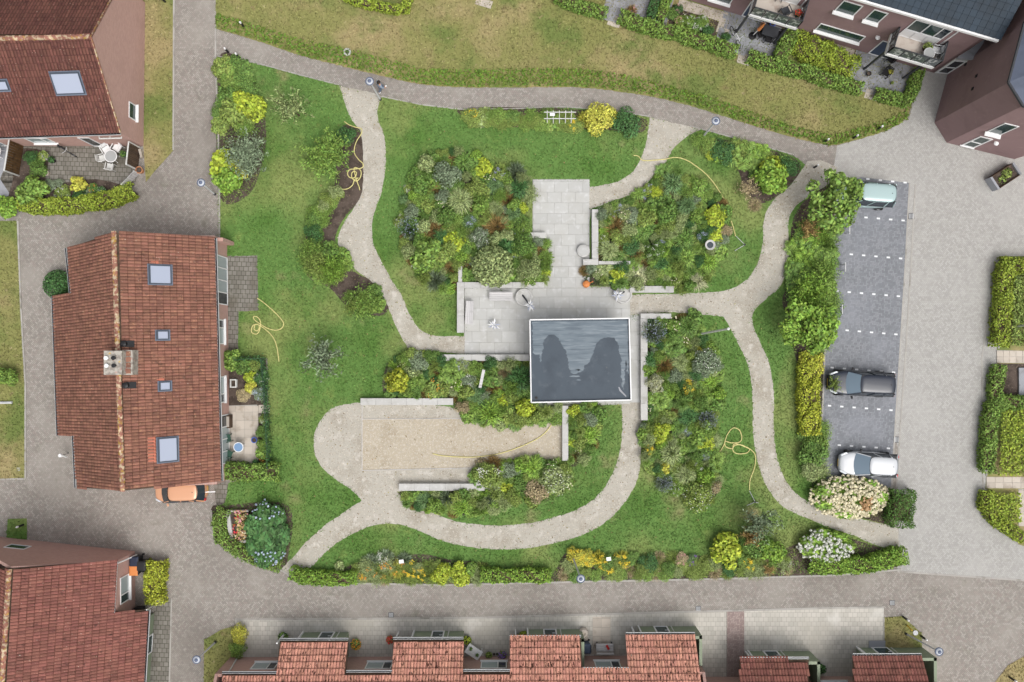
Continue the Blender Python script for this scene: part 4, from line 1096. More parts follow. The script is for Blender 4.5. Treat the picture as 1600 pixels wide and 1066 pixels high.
# walls of the row
ZM = 3.2
def front(h, x0, x1, y, z, depth, mat, name='wall', apex=None):
    a, b = P(x0, y), P(x1, y - .004 * (x1 - x0))
    d = Vector((0, -depth, 0))
    shell(h, [(a.x, a.y), (b.x, b.y), (b.x, b.y - depth), (a.x, a.y - depth)], z, mat, name=name, gables={} if apex is None else {1: Vector((b.x, b.y - depth / 2, apex)), 3: Vector((a.x, a.y - depth / 2, apex))})
    return Wall((a.x, a.y), (b.x, b.y), (0, 1))
def px_of(q):
    d = camo.matrix_basis.to_3x3().transposed() @ (q - Vector((0, 0, H)))
    return 800 + d.x / -d.z * FPX, 533 - d.y / -d.z * FPX
mw = front(hD, 360, 1086, 1027, 2.95, TB[hD['label']][0], lambda i: MT['pinkbrick_x'] if i in (0, 2) else MT['pinkbrick_y'], apex=TB[hD['label']][1] - .3)
for x0, x1, y in ((347, 432, 1053), (541, 613, 1051), (724, 797, 1049.5), (910, 983, 1046.5)):
    gutter(hD, plD.hit(x0, y) + Vector((0, .08, -.04)), plD.hit(x1, y) + Vector((0, .08, -.04)))
for i, (x0, x1) in enumerate(((393, 431), (571, 612), (751, 792), (930, 970))):
    yy = 1043 - .004 * (x0 - 393)
    a = mw.px(x0, yy); b = mw.px(x1, yy); window(hD, mw, a[0], b[0], 1.05, 2.25, (1.9, 1), ['pane_pale', 'glass'], sillw=.12)
    MB().beam(P(x0 - 31 if i else 372, 1026), P(x0 - 36 if i else 357, 1051, 3.0), .07, .07).build('downpipe', MT['offwhite'], hD)
def shed(h, x0, x1, y, door0, door1, wl, plx, post=True, backd=2.2):
    """green panelled front under a catslide: wall from wl to x1, a white post at its open corner"""
    yb = y - 13
    a = P(wl, yb); b = P(x1 + 1, yb - .3); zt = 1.95
    shell(h, [(a.x, a.y), (b.x, b.y), (b.x, b.y - backd), (a.x, a.y - backd)], zt, MT['greenpanel'], name='shed_wall')
    w = Wall((a.x, a.y), (b.x, b.y), (0, 1))
    t0, t1 = w.px(door0, yb + 5)[0], w.px(door1, yb + 5)[0]
    window(h, w, t0, t1, .04, 1.9, (1,), 'teal', sill=False, name='shed_door', fw=.09)
    m = MB(); w.bx(m, t1 - .32, t1 - .12, .95, 1.0, .05, .1); m.build('door_handle', MT['steel'], h)
    for k in (0, 1):
        m = MB(); tt = (0.02, t1 + .25)[k]; w.bx(m, tt, tt + .06, 0, zt, .002, .03); m.build('cover_strip', MT['offwhite'], h)
    m = MB(); m.beam(Vector((a.x, a.y + .05, 0)), Vector((a.x, a.y + .05, 2.1)), .09, .09); m.build('post', MT['white'], h)
    if post:
        q = P(x0 + 9, yb + 1); m = MB(); m.beam(q, q + Vector((0, 0, 2.05)), .1, .1); m.build('post', MT['white'], h)
    p0, p1 = plx(x0, y), plx(x1, y - .4)
    gutter(h, p0 + Vector((0, .08, -.05)), p1 + Vector((0, .08, -.05)))
shed(hD, 437, 544, 1001, 499, 521, 474, plD.hit); shed(hD, 614, 724, 999.5, 674, 694, 647, plD.hit)
shed(hD, 796.5, 908, 996.5, 849, 870, 824, plD.hit); shed(hD, 978, 1086, 992, 1023, 1045, 997, plD.hit)
shed(hD2, 1156, 1264, 1030.5, 1195, 1218, 1168, plD2.hit); shed(hD2, 1333, 1440, 1025, 1366, 1392, 1338, plD2.hit)
front(hD2, 1100, 1446, 1057.5, 2.9, TB[hD2['label']][0], lambda i: MT['pinkbrick_x'] if i in (0, 2) else MT['pinkbrick_y'], apex=TB[hD2['label']][1] - .3)
for x0, x1, y in ((1103, 1157, 1083), (1263, 1334, 1080)):
    gutter(hD2, plD2.hit(x0, y) + Vector((0, .08, -.04)), plD2.hit(x1, y) + Vector((0, .08, -.04)))
w_ = Wall((P(1090, 1058).x, P(1090, 1058).y), (P(1330, 1057).x, P(1330, 1057).y), (0, 1)); a = w_.px(1278, 1061)[0]; b = w_.px(1318, 1061)[0]; window(hD2, w_, a, b, 1.05, 2.2, (2, 1), 'pane_pale')

# ---------------- maroon apartments, north-east
hE = thing('apartment_building', P(1330, 20), 'maroon rendered apartment building with dark blue roof and white balconies', 'building')
zE = 7.15
A_, B_ = P(900, -51.5), P(1459, 114)
dE = Vector((B_.x - A_.x, B_.y - A_.y, 0)).normalized(); nE = Vector((dE.y, -dE.x, 0)); nE = nE if nE.y < 0 else -nE
C_, D_ = B_ - nE * 9, A_ - nE * 9
shell(hE, [(A_.x, A_.y), (B_.x, B_.y), (C_.x, C_.y), (D_.x, D_.y)], zE - .05, MT['maroon'], gables={1: (B_ + C_) / 2 + Vector((0, 0, zE + 2.6)), 3: (A_ + D_) / 2 + Vector((0, 0, zE + 2.6))})
sl_ = math.atan2(2.75, 4.8)
for sg, o_, uu in ((1, A_ + nE * .3, dE), (-1, C_ - nE * .3, -dE)):
    o_ = Vector((o_.x, o_.y, zE)); vv = (-nE * sg * math.cos(sl_) + Vector((0, 0, math.sin(sl_)))).normalized()
    Lr = (B_ - A_).length + .35
    roof(hE, o_, uu, vv, [(0, 0), (Lr, 0), (Lr, 5.55), (0, 5.55)], MT['slate'], .42, .40, 200, 0)
m = MB(); m.beam(A_ + nE * .37 + Vector((0, 0, zE - .06)), B_ + nE * .37 + dE * .4 + Vector((0, 0, zE - .06)), .16, .2); m.build('gutter', MT['white'], hE)
wE = Wall((A_.x, A_.y), (B_.x, B_.y), (nE.x, nE.y))
def w2(x0, y0, x1, y1): a, b = wE.px(x0, y0), wE.px(x1, y1); return a[0], b[0], a[1], b[1]
a, b, z0, z1 = w2(1273, 46, 1352, 49); window(hE, wE, a, a + 3.2, 1.15, 2.25, (1,), 'teal', sillw=.22)
a = wE.px(1107, -1)[0]; window(hE, wE, a, a + 1.5, 1.15, 2.25, (1,), 'teal', sillw=.22)
a = wE.px(1311, 8)[0]; window(hE, wE, a, a + 1.3, 4.35, 5.9, (1,), 'teal', sillw=.26)
a = wE.px(1360, 20)[0]; window(hE, wE, a, a + .95, 4.35, 5.9, (1,), 'teal', sillw=.26)
for x, y in ((1371, 57), (1371 - 214, -1)):
    a = wE.px(1360, 78)[0] if x > 1300 else wE.px(1160, 20)[0]
    window(hE, wE, a + .05, a + 1.75, .1, 2.4, (1, 1), ['bluegrey', 'glass'], sill=False, name='garden_door')
PATT = M('floral_glass', (0.08, 0.095, 0.105, 1), .15, spec=.7, layers=[((.36, .38, .38, 1), 3.4, .53, .57)])
FLOOR = M('balcony_floor', L_(206, 196, 186), .8, layers=[(L_(186, 170, 158), 2.0, .5, .75)])
def balcony(flx, fly, frx, fry, posts, dz=3.45):
    fl, fr = P(flx, fly, dz), P(frx, fry, dz)
    fr = fl + dE * (fr - fl).dot(dE)
    dep = (fl - Vector((A_.x, A_.y, dz))).dot(nE)
    bl, br = fl - nE * dep, fr - nE * dep
    zt = dz + .2
    up = Vector((0, 0, 1))
    s = MB().prism([(fl + nE * .0).xy, fr.xy, (br + nE * .01).xy, (bl + nE * .01).xy], dz, zt).build('balcony', FLOOR, hE)
    m = MB()
    for a, b in ((fl, fr), (bl + nE * .05, fl), (br + nE * .05, fr)): m.beam(a + up * .1, b + up * .1, .12, .26)
    m.build('edge_trim', MT['white'], s)
    rails = []
    for a, b, k in ((fl, fr, 4), (bl + nE * .05, fl, 2), (br + nE * .05, fr, 2)):
        m = MB(); m.beam(a + up * 1.3, b + up * 1.3, .06, .05); m.build('handrail', MT['dark'], s)
        for i in range(k):
            p, q = a.lerp(b, i / k), a.lerp(b, (i + 1) / k); e_ = (q - p).normalized() * .05
            m = MB(); m.beam(p + e_ + up * .75, q - e_ + up * .75, .025, .95); m.build('railing_panel', PATT, s)
        for i in range(k + 1):
            p = a.lerp(b, i / k); m = MB(); m.beam(p + up * .15, p + up * 1.3, .05, .05); m.build('baluster', MT['dark'], s)
    for x, y in posts:
        q = P(x, y); m = MB(); m.beam(q, q + up * dz, .12, .12); m.build('balcony_post', MT['dark'], hE)
    t0 = (bl - wE.a).dot(wE.u); t1 = (br - wE.a).dot(wE.u)
    window(hE, wE, t0 + .35, t1 - .45, zt + .02, zt + 1.0, (1, 1, 1), 'white', sill=False, name='door_panel')
    window(hE, wE, t0 + .35, t1 - .45, zt + 1.02, zt + 2.5, (1.4, 1.2, .8), ['teal', 'teal', 'glass'], sill=False, name='balcony_door')
    MB().beam(bl.lerp(br, .95) + up * .2, bl.lerp(br, .95) + up * 3.4, .08, .08).build('downpipe', MT['white'], hE)
    return fl, fr, zt
BAL2 = balcony(1383, 85, 1457, 105, [(1349, 109), (1410, 123)])
BAL1 = balcony(1170, 24, 1244, 44, [(1149, 52), (1209, 68)])
for x, y, z in ((1372, 57, 2.5),):
    q = wE.px(x, y); m = MB(); c = wE.at(q[0], q[1], .09); m.lathe([(.02, -.05), (.15, -.03), (.17, .03), (.1, .09)], c, 12); m.build('wall_lamp', MT['white'], hE)
# link between the buildings
lk0, lk1 = P(1459.5, 113.5), P(1482, 115.5)
wL = Wall((lk0.x, lk0.y), (lk1.x, lk1.y), (0, -1))
shell(hE, [(lk0.x, lk0.y), (lk1.x, lk1.y), (lk1.x + 1.5, lk1.y + 4), (lk0.x + 1.0, lk0.y + 4)], 3.0, MT['concrete'], name='lobby')
window(hE, wL, .05, wL.L - .05, .05, 2.5, (1, 1.15), 'glass', sill=False, name='lobby_door', horizontal=False, fw=.12)
m = MB(); m.prism([(lk0.x - .1, lk0.y - .15), (lk1.x + .1, lk1.y - .15), (lk1.x + 1.5, lk1.y + 3), (lk0.x + 1.0, lk0.y + 3)], 3.02, 3.25); m.build('lobby_roof', MT['slab_grey'], hE)
m = MB(); m.prism([(lk0.x + .5, lk0.y + 1.4), (lk1.x + .6, lk1.y + 1.4), (lk1.x + 2, lk1.y + 5), (lk0.x + 1.5, lk0.y + 5)], 3.26, 6.4); m.build('dark_connector', MT['black'], hE)  # dark glazed link; its black also holds the deep gap's shadow

hF = thing('corner_building', P(1600, 140), 'maroon many-sided building with tall pale windows at the top right corner', 'building')
fpx = [(1481, 114), (1460, 192), (1479, 223), (1585, 249), (1720, 205), (1760, 60), (1580, -20)]
zF = 8.7
bF = [(p.x, p.y) for p in PP(fpx)]
shell(hF, bF, zF, MT['maroon'])
cF = Vector((sum(p[0] for p in bF) / 7, sum(p[1] for p in bF) / 7, 0))
outp = [cF.xy + (Vector(p) - cF.xy) * 1.01 for p in bF]
m = MB(); n = 7
rg = lambda k, z: [Vector((cF.x + (p[0] - cF.x) * k, cF.y + (p[1] - cF.y) * k, z)) for p in bF]
m.loft([rg(1.015, zF - .05), rg(1.015, zF + .05), rg(.35, zF + 2.2)]); m.build('roof', M('blue_roofing', L_(104, 112, 130), .6, layers=[(L_(92, 100, 116), .8, .45, .7)]), hF)
m = MB()
for i in range(7): m.beam(rg(1.02, zF)[i], rg(1.02, zF)[(i + 1) % 7], .12, .14)
m.build('gutter', MT['dark'], hF)
wF = Wall(bF[2], bF[3], (-.2, -1)); t0 = wF.px(1500, 227)[0]; t1 = wF.px(1519, 232)[0]
window(hF, wF, t0, t1, .3, 2.6, (1, 1.2), 'teal', horizontal=False, fw=.11, sillw=.1)
q = wF.px(1559, 197); window(hF, wF, q[0], q[0] + .95, 3.6, 5.6, (1,), 'teal', sillw=.3)
q = wF.px(1557, 222); m = MB(); m.lathe([(.02, -.05), (.15, -.03), (.17, .03), (.1, .09)], wF.at(q[0], q[1], .09), 12); m.build('wall_lamp', MT['white'], hF)
wF2 = Wall(bF[0], bF[1], (-1, 0))
for x, y in ((1526, 119), (1520, 139), (1509, 101)):
    q = wF2.px(x, y); m = MB(); wF2.bx(m, q[0] - .09, q[0] + .09, q[1] - .1, q[1] + .1, .003, .06); m.build('wall_vent', MT['black'], hF)
# ================================================================ GARDEN STRUCTURES
ROOFMEM = M('roof_membrane', L_(76, 86, 96), 0.6, layers=[(L_(68, 77, 87), .7, .45, .7), (L_(86, 95, 104), 1.6, .55, .75), (L_(110, 112, 108), 2.3, .66, .8)])
pv = thing('pavilion', P(906, 565), 'flat-roofed open pavilion with white roof edge and standing rainwater on grey membrane', 'pavilion')
zp = 2.75
c4 = [P(828, 500, zp), P(983, 497.5, zp), P(986, 625, zp), P(830, 629, zp)]
cx = sum((p for p in c4), Vector()) / 4
MB().prism([p.xy for p in c4], zp - .28, zp - .12).build('roof_deck', ROOFMEM, pv)
m = MB()
for i in range(4):
    a, b = c4[i], c4[(i + 1) % 4]; m.beam(a + Vector((0, 0, -.1)), b + Vector((0, 0, -.1)), .075, .34)
m.build('parapet', MT['white'], pv)
rd = [o for o in pv.children if o.name.startswith('roof_deck')][0]
a0, b0, a1, b1 = c4[0], c4[1], c4[3], c4[2]
for k in range(1, 6):            # welded seams of the roofing sheets
    f_ = k / 6; p, q = a0.lerp(a1, f_), b0.lerp(b1, f_); d = (q - p).normalized() * .12
    if k != 1: continue
m = MB()
for k in (0.155,): m.beam(a0.lerp(a1, k) + Vector((.1, 0, -.118)), b0.lerp(b1, k) + Vector((-.1, 0, -.118)), .06, .006)
for k in (.2, .41, .62, .83): m.beam(a0.lerp(b0, k) + Vector((0, -.1, -.119)), a1.lerp(b1, k) + Vector((0, .1, -.119)), .045, .004)
m.build('seam', ROOFMEM, rd)
# rainwater standing on the roof, with its ragged dry islands
WATER = M('standing_water', L_(114, 126, 135), 0.10, spec=.6, layers=[(L_(100, 113, 123), 1.5, .4, .62, (.35, 2.2, 1)), (L_(130, 141, 149), 2.2, .52, .7, (.3, 2.4, 1)), (L_(90, 102, 112), 5.0, .54, .66, (.12, 1.6, 1))], bump=(8, .3, .01))  # lighter tone and streaks put the sky's reflection on ripples into the colour
def rg_(pts, a):
    o = []
    for i in range(len(pts)):
        p, q = pts[i], pts[(i + 1) % len(pts)]; n = max(1, int(math.hypot(p[0] - q[0], p[1] - q[1]) / 2.2))
        for k in range(n): o.append((p[0] + (q[0] - p[0]) * k / n + random.uniform(-a, a) * 1.4, p[1] + (q[1] - p[1]) * k / n + random.uniform(-a, a) * .25))
    return o
edge = [(831, 503), (981, 501), (983, 583), (980, 584), (978, 562), (976, 584), (974, 610), (971, 592), (970, 560), (966, 538), (960, 528), (950, 527), (938, 530), (932, 538), (929, 546), (925, 556), (921, 566), (914, 571), (911, 580), (897, 585), (892, 582), (889, 572), (886, 560), (884, 548), (879, 540),
        (873, 530), (866, 523), (857, 523), (851, 529), (849, 540), (847, 556), (845, 566), (842, 554), (837, 555), (833, 553)]
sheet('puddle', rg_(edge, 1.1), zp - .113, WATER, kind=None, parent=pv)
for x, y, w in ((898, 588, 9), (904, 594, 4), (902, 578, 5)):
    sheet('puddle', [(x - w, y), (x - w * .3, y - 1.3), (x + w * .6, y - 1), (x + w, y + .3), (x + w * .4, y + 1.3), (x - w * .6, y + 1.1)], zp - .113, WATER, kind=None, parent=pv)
sheet('scuff_mark', [(966, 605), (968, 605), (970, 609), (979, 619), (978, 620.5), (968, 611)], zp - .110, MT['slab_grey'], kind=None, parent=pv)
m = MB(); q = P(838, 622, zp); m.lathe([(.1, zp - .116), (.1, zp - .09), (.04, zp - .085)], (q.x, q.y, 0), 10); m.build('roof_drain', MT['black'], pv)
for i, (fx, fy) in enumerate(((.06, .08), (.94, .08), (.94, .92), (.06, .92), (.5, .92))):
    q = a0.lerp(b0, fx).lerp(a1.lerp(b1, fx), fy); m = MB(); m.beam(Vector((q.x, q.y, .03)), Vector((q.x, q.y, zp - .28)), .14, .14); m.build('post', MT['steel'], pv)
q0, q1 = a1.lerp(b1, .04), a1.lerp(b1, .62)
MB().beam(Vector((q0.x, q0.y + .35, 1.2)), Vector((q1.x, q1.y + .35, 1.2)), .12, 2.3).build('back_wall', MT['wood_grey'], pv)

def low_wall(pts_list, label, h=.5, z=.03, ln=1.1, name='low_wall'):
    """concrete retaining walls of butted blocks, each piece a pixel rectangle"""
    x0, y0, x1, y1 = pts_list[0]
    t = thing(name, P((x0 + x1) / 2, (y0 + y1) / 2, 0), label, 'wall', 'low concrete garden walls')
    for (x0, y0, x1, y1) in pts_list:
        a, b = P(x0, y0, h), P(x1, y1, h); w, d = abs(b.x - a.x), abs(a.y - b.y); lx = w > d
        L = max(w, d); n = max(1, round(L / ln)); cx, cy = (a.x + b.x) / 2, (a.y + b.y) / 2
        for i in range(n):
            s = L / n; o = -L / 2 + (i + .5) * s
            c = (cx + o, cy, h / 2) if lx else (cx, cy + o, h / 2)
            MB().box(c, (s - .008 if lx else w, d if lx else s - .008, h)).build('block', MT['concrete'], t, bevel=.012)
    return t
low_wall([(714, 441, 725, 520), (725.3, 441, 850.5, 450), (716, 416, 722, 440.7)], 'low concrete wall in an L round the two wooden benches')
low_wall([(691, 554, 827, 564)], 'low concrete wall along the south edge of the plaza left of the pavilion')
low_wall([(1001, 490, 1049, 498), (1001, 498.3, 1012, 657)], 'long low concrete wall right of the pavilion beside the tall eastern bed')
low_wall([(878.5, 634, 888, 720)], 'low concrete wall closing the right end of the petanque court')
low_wall([(563, 622.5, 708, 633)], 'low concrete bench wall on the north side of the petanque court')
low_wall([(623, 756, 768, 767)], 'low concrete bench wall on the south side of the petanque court')
low_wall([(815, 344, 823, 363), (815, 363.3, 853, 372)], 'small L-shaped low concrete wall left of the plaza walkway')
low_wall([(925, 327, 935, 404.7), (911, 405, 935, 414), (935.3, 408, 985, 413)], 'low concrete wall right of the walkway by the round concrete disc')
low_wall([(984, 447, 1053, 457)], 'short low concrete wall between pale flower sculpture and the gravel path')
for p in (((820, 626, 829, 632), (829, 632, 985, 634)),): pass

def bench(x, y, L, d, rz, label):
    q = P(x, y); t = thing('bench', (q.x, q.y, .05), label, 'bench', 'wooden benches on the plaza')
    c, s = math.cos(rz), math.sin(rz); tr = lambda a, b, z: Vector((q.x + c * a - s * b, q.y + s * a + c * b, z))
    n = 4; w = d / n
    for i in range(n): MB().box(tr(0, (i - 1.5) * w, .5), (L, w - .012, .07), rz).build('slat', MT['wood_grey'], t, bevel=.008)
    for k in (-1, 1): MB().box(tr(k * L * .38, 0, .255), (.12, d * .8, .41), rz).build('leg', MT['concrete'], t)
    MB().box(tr(0, d * .53, .60), (L, .04, .14), rz).build('backrest', MT['wood_grey'], t)
bench(783, 464.5, 1.62, .58, 0.0, 'grey wooden bench along the wall beside the round planter with the leaning pole')
bench(734.5, 489, 1.62, .5, R(87), 'grey wooden bench along the left wall of the plaza')

MT['palepetal'] = M('blue_grey_petal', L_(176, 182, 200), .5)
# white metal flower heads on leaning poles, round concrete discs
def flower_sculpture(bx, by, hx, hy, hz, label, disc=None, pole=True, seed=1):
    rng = np.random.default_rng(seed); b = P(bx, by); h = P(hx, hy, hz)
    t = thing('flower_sculpture', (b.x, b.y, .05), label, 'sculpture', 'white metal flower sculptures')
    if disc:
        q = P(*disc); MB().lathe([(.58, .05), (.62, .08), (.62, .30), (.58, .34), (.5, .34), (.48, .30)], (q.x, q.y, 0), 28).build('base', MT['concrete'], t, smooth=False)
    if pole: MB().tube([Vector((b.x, b.y, .06)), b.lerp(h, .5) + Vector((0, 0, .15 if hz > .4 else .05)), h], [.07, .06, .05], 8).build('stalk', MT['dark'], t)
    for i in range(17):
        a = 2 * math.pi * i / 17 + rng.uniform(-.2, .2); L = rng.uniform(.25, .56); tl = rng.uniform(-.45, .6)
        d = Vector((math.cos(a) * math.cos(tl), math.sin(a) * math.cos(tl), math.sin(tl))); s = Vector((-math.sin(a), math.cos(a), 0)) * L * .12
        up = Vector((0, 0, .03))
        vs = [h, h + d * L * .5 + s, h + d * L, h + d * L * .5 - s, h + d * L * .45 + up]
        MB().add(vs, [[0, 1, 4], [1, 2, 4], [2, 3, 4], [3, 0, 4], [0, 3, 2, 1]]).build('petal', MT['white'] if i % 3 else MT['palepetal'], t)
    return t
flower_sculpture(814, 458, 828, 477, .9, 'white metal flower on a leaning dark pole over a round concrete disc by the bench', disc=(818.5, 465), seed=3)
flower_sculpture(772, 510, 772, 508, .55, 'white metal flower standing alone on the open plaza left of the pavilion', seed=5)
flower_sculpture(978, 455, 964, 461, .7, 'white metal flower beside a round concrete disc at the mouth of the eastern gravel path', disc=(973, 461), seed=8)
q = P(911, 393); t = thing('stone_disc', (q.x, q.y, .05), 'plain round concrete disc on the walkway by the low wall', 'pedestal')
MB().lathe([(.42, .05), (.45, .08), (.45, .34), (.42, .37)], (q.x, q.y, 0), 28).build('base', MT['concrete'], t); MB().lathe([(.36, .372), (.34, .40)], (q.x, q.y, 0), 28).build('top', MT['plaza'], t)
q = P(916, 444, .3); t = thing('watering_can', (q.x, q.y, .06), 'orange watering can at the lower left corner of the bed by the plaza', 'watering can')
MB().lathe([(.2, .06), (.25, .1), (.26, .32), (.2, .42), (.1, .45)], (q.x, q.y, 0), 14).build('body', MT['orange'], t, smooth=True)
MB().tube([(q.x + .2, q.y + .05, .2), (q.x + .36, q.y + .12, .38), (q.x + .44, q.y + .16, .46)], [.04, .03, .05], 8).build('spout', MT['orange'], t)
MB().tube([(q.x - .1, q.y, .44), (q.x - .1, q.y, .55), (q.x + .08, q.y, .58), (q.x + .12, q.y, .44)], .018, 6).build('handle', MT['orange'], t)
q = P(1104, 386); t = thing('bird_bath', (q.x, q.y, .03), 'grey stone bird bath bowl standing among tall grasses in the upper right bed', 'bird bath')
MB().lathe([(.2, .03), (.12, .1), (.1, .8), (.2, .9), (.34, 1.0), (.36, 1.08), (.3, 1.06), (.1, .98)], (q.x, q.y, 0), 18).build('bowl', MT['concrete'], t)
MB().lathe([(.28, 1.03), (.02, 1.031)], (q.x, q.y, 0), 18).build('water', MT['glass'], t)
a, b = P(756, 578, 1.5), P(750, 606, 1.1); q = P(752, 594)
t = thing('plank_sculpture', (q.x, q.y, .03), 'narrow weathered plank stele rising from the bed left of the pavilion', 'sculpture')
MB().beam(a, b, .2, .07).build('plank', MT['wood_grey'], t); m = MB(); m.beam(Vector((q.x, q.y, .03)), (a + b) / 2, .1, .1); m.build('post', MT['steel'], t)

# trellis with a white name board
t = thing('trellis', P(870, 192), 'white wooden trellis frame with a small blank board over the northern border', 'trellis')
for y, z in ((176, 1.5), (186, 1.0)): MB().beam(P(850, y - .5, z), P(900, y - .5, z), .05, .05).build('rail', MT['offwhite'], t)
for i, x in enumerate((855, 864.5, 874, 884, 893)):
    q = P(x - (0 if x < 880 else 1), 199 if i in (0, 4) else 195)
    MB().beam(Vector((q.x, P(850, 196).y - .02 * i, .02)), P(x, 173, 1.6), .05, .04).build('upright', MT['offwhite'], t)
MB().box(P(863, 179, 1.52), (.34, .2, .03)).build('board', MT['white'], t)
def sign(x, y, label):
    q = P(x, y); t = thing('garden_sign', (q.x, q.y, .03), label, 'sign', 'small white garden signs')
    MB().beam(Vector((q.x, q.y, .03)), Vector((q.x, q.y, .6)), .05, .05).build('post', MT['wood_grey'], t); MB().box((q.x, q.y, .62), (.32, .25, .02), .1).build('board', MT['white'], t)
sign(629, 874, 'small white sign among grey-leaved plants behind the orange flowers'); sign(949.5, 870, 'small white sign between the yellow flower clumps near the lamp')

# street lamps: tapered steel pole and a round glass head
LAMPH = M('lamp_glass', (0.62, 0.66, 0.70, 1), 0.15, spec=.6)
MT['lampshade'] = M('lamp_shade_grey', (0.55, 0.58, 0.62, 1), .35)
LBLUE = M('lamp_blue_grey', L_(104, 114, 138), .4)
def lamp(bx, by, hx, hy, label, h=3.9):
    b = P(bx, by); tp = P(hx, hy, h); b = Vector((b.x, b.y, 0)); t = thing('street_lamp', b, label, 'street lamp', 'pole lamps with round heads')
    top = Vector((tp.x, tp.y, h)); d = (top - b)
    MB().tube([b, b + d * .3, b + d * .97], [.075, .06, .045], 10).build('pole', MT['steel'], t)
    MB().lathe([(.09, 0), (.09, .22), (.07, .26)], b, 10).build('foot', MT['dark'], t)
    hd = top - Vector((0, 0, .12))
    MB().lathe([(.08, -.18), (.24, -.02), (.25, .05), (.20, .07)], hd, 20).build('lamp_glass', LAMPH, t)
    MB().lathe([(.18, .07), (.25, .05), (.28, .10), (.28, .13), (.24, .16), (.22, .12)], hd, 22).build('lamp_ring', LBLUE, t)
    MB().lathe([(.22, .12), (.15, .19), (.13, .19), (.12, .14)], hd, 22).build('lamp_shade', MT['lampshade'], t)
    MB().lathe([(.13, .192), (.07, .24), (.03, .26)], hd, 14).build('cap', LBLUE, t)
lamp(594.5, 156, 577.5, 127, 'lamp post leaning over the brick path where a person walks')
lamp(1098, 214, 1118.5, 189, 'lamp post at the bend of the northern brick path right of the yellow shrub')
lamp(894, 868, 907.5, 904.5, 'lamp post rising from yellow flowers at the southern road edge', 4.2)
lamp(1415, 990, 1467.5, 1018.5, 'lamp post on the small grass patch at the lower right corner', 3.9)
lamp(337, 1003, 307, 1031, 'lamp post with white head on the grass wedge at the lower left', 3.0)
lamp(336, 304, 314, 285.5, 'lamp post half hidden in the yellow-green shrub by the western road', 2.6)
q = P(1093.5, 522); tp = P(1138, 514, 6.4); t = thing('flag_pole', (q.x, q.y, .03), 'slim bare white pole standing at the edge of the tall eastern bed', 'pole')
m = MB(); m.tube([Vector((q.x, q.y, .03)), tp], [.075, .06], 10); m.build('pole', MT['offwhite'], t); m = MB(); m.lathe([(.085, 0), (.09, .05), (.03, .1)], tp, 10); m.build('cap', MT['white'], t)
q = P(-12, 629.5); tp = P(18, 629, 2.0); t = thing('barrier_pole', (tp.x, tp.y, .02), 'short pale pole lying across the western lawn edge', 'pole')
m = MB(); m.tube([q + Vector((0, 0, .1)), P(19, 629, .1)], .09, 8); m.build('pole', MT['steel'], t)
q = P(1586, 510); t = thing('garden_pole', (q.x, q.y, .02), 'pale slanted pole above the clipped hedge at the right picture edge', 'pole')
m = MB(); m.tube([Vector((q.x, q.y, .02)), P(1612, 507.5, 2.4)], .07, 8); m.build('pole', MT['steel'], t)

# bollards along the grass edges
def bollard(x, y, label, h=.85):
    q = P(x, y); t = thing('bollard', (q.x, q.y, 0), label, 'bollard', 'black bollards with white bands')
    MB().lathe([(.075, 0), (.075, h - .2), (.06, h - .19)], (q.x, q.y, 0), 10).build('post', MT['black'], t); MB().lathe([(.07, h - .19), (.07, h - .06), (.05, h)], (q.x, q.y, 0), 10).build('cap', MT['white'], t)
bollard(1411, 964, 'black bollard at the upper tip of the small grass patch'); bollard(1439, 994, 'black bollard beside the lamp on the small grass patch')
bollard(1577, 1058, 'black bollard on the dry grass at the bottom right corner')
bollard(1288, 222, 'black bollard at the corner where brick path meets pale paving'); bollard(1333, 216, 'black bollard on the pale paving edge of the dry lawn, lower one'); bollard(1371, 202, 'black bollard on the pale paving edge of the dry lawn, upper one')
bollard(1272, 262, 'black bollard at the head of the eastern gravel path'); bollard(374, 90, 'black bollard on the corner of the north-western shrub bed'); bollard(357, 82, 'black bollard in the brick path at its western end')
bollard(258, 3, 'black bollard on the dry grass strip beside the pink gable'); bollard(381, 42, 'black bollard among weeds at the top left verge'); bollard(37, 820, 'black bollard on the little square of grass')
q = P(543, 82); t = thing('inspection_cover', (q.x, q.y, .02), 'round concrete inspection cover in the weedy verge', 'cover'); MB().lathe([(.27, .02), (.27, .12), (.16, .12), (.15, .08)], (q.x, q.y, 0), 18).build('ring', MT['concrete'], t); MB().lathe([(.14, .08), (.02, .1)], (q.x, q.y, 0), 14).build('lid', MT['dark'], t)
# signs of the parking bays
for x, y, lb in ((1321, 361, 'parking bay plate under the leafy tree by the green car'), (1314.5, 419, 'white parking bay plate beside the low bushes, middle one'), (1309.5, 484, 'white parking bay plate next to the yellow-green tree')):
    q = P(x, y); t = thing('bay_sign', (q.x, q.y, .02), lb, 'sign', 'parking bay plates')
    for k in (-.2, .2): MB().beam(Vector((q.x, q.y + k, .02)), Vector((q.x, q.y + k, .7)), .04, .04).build('post', MT['steel'], t)
    MB().box((q.x + .03, q.y, .66), (.04, .62, .26), m=Matrix.Rotation(-.35, 3, 'Y')).build('plate', MT['white'], t)

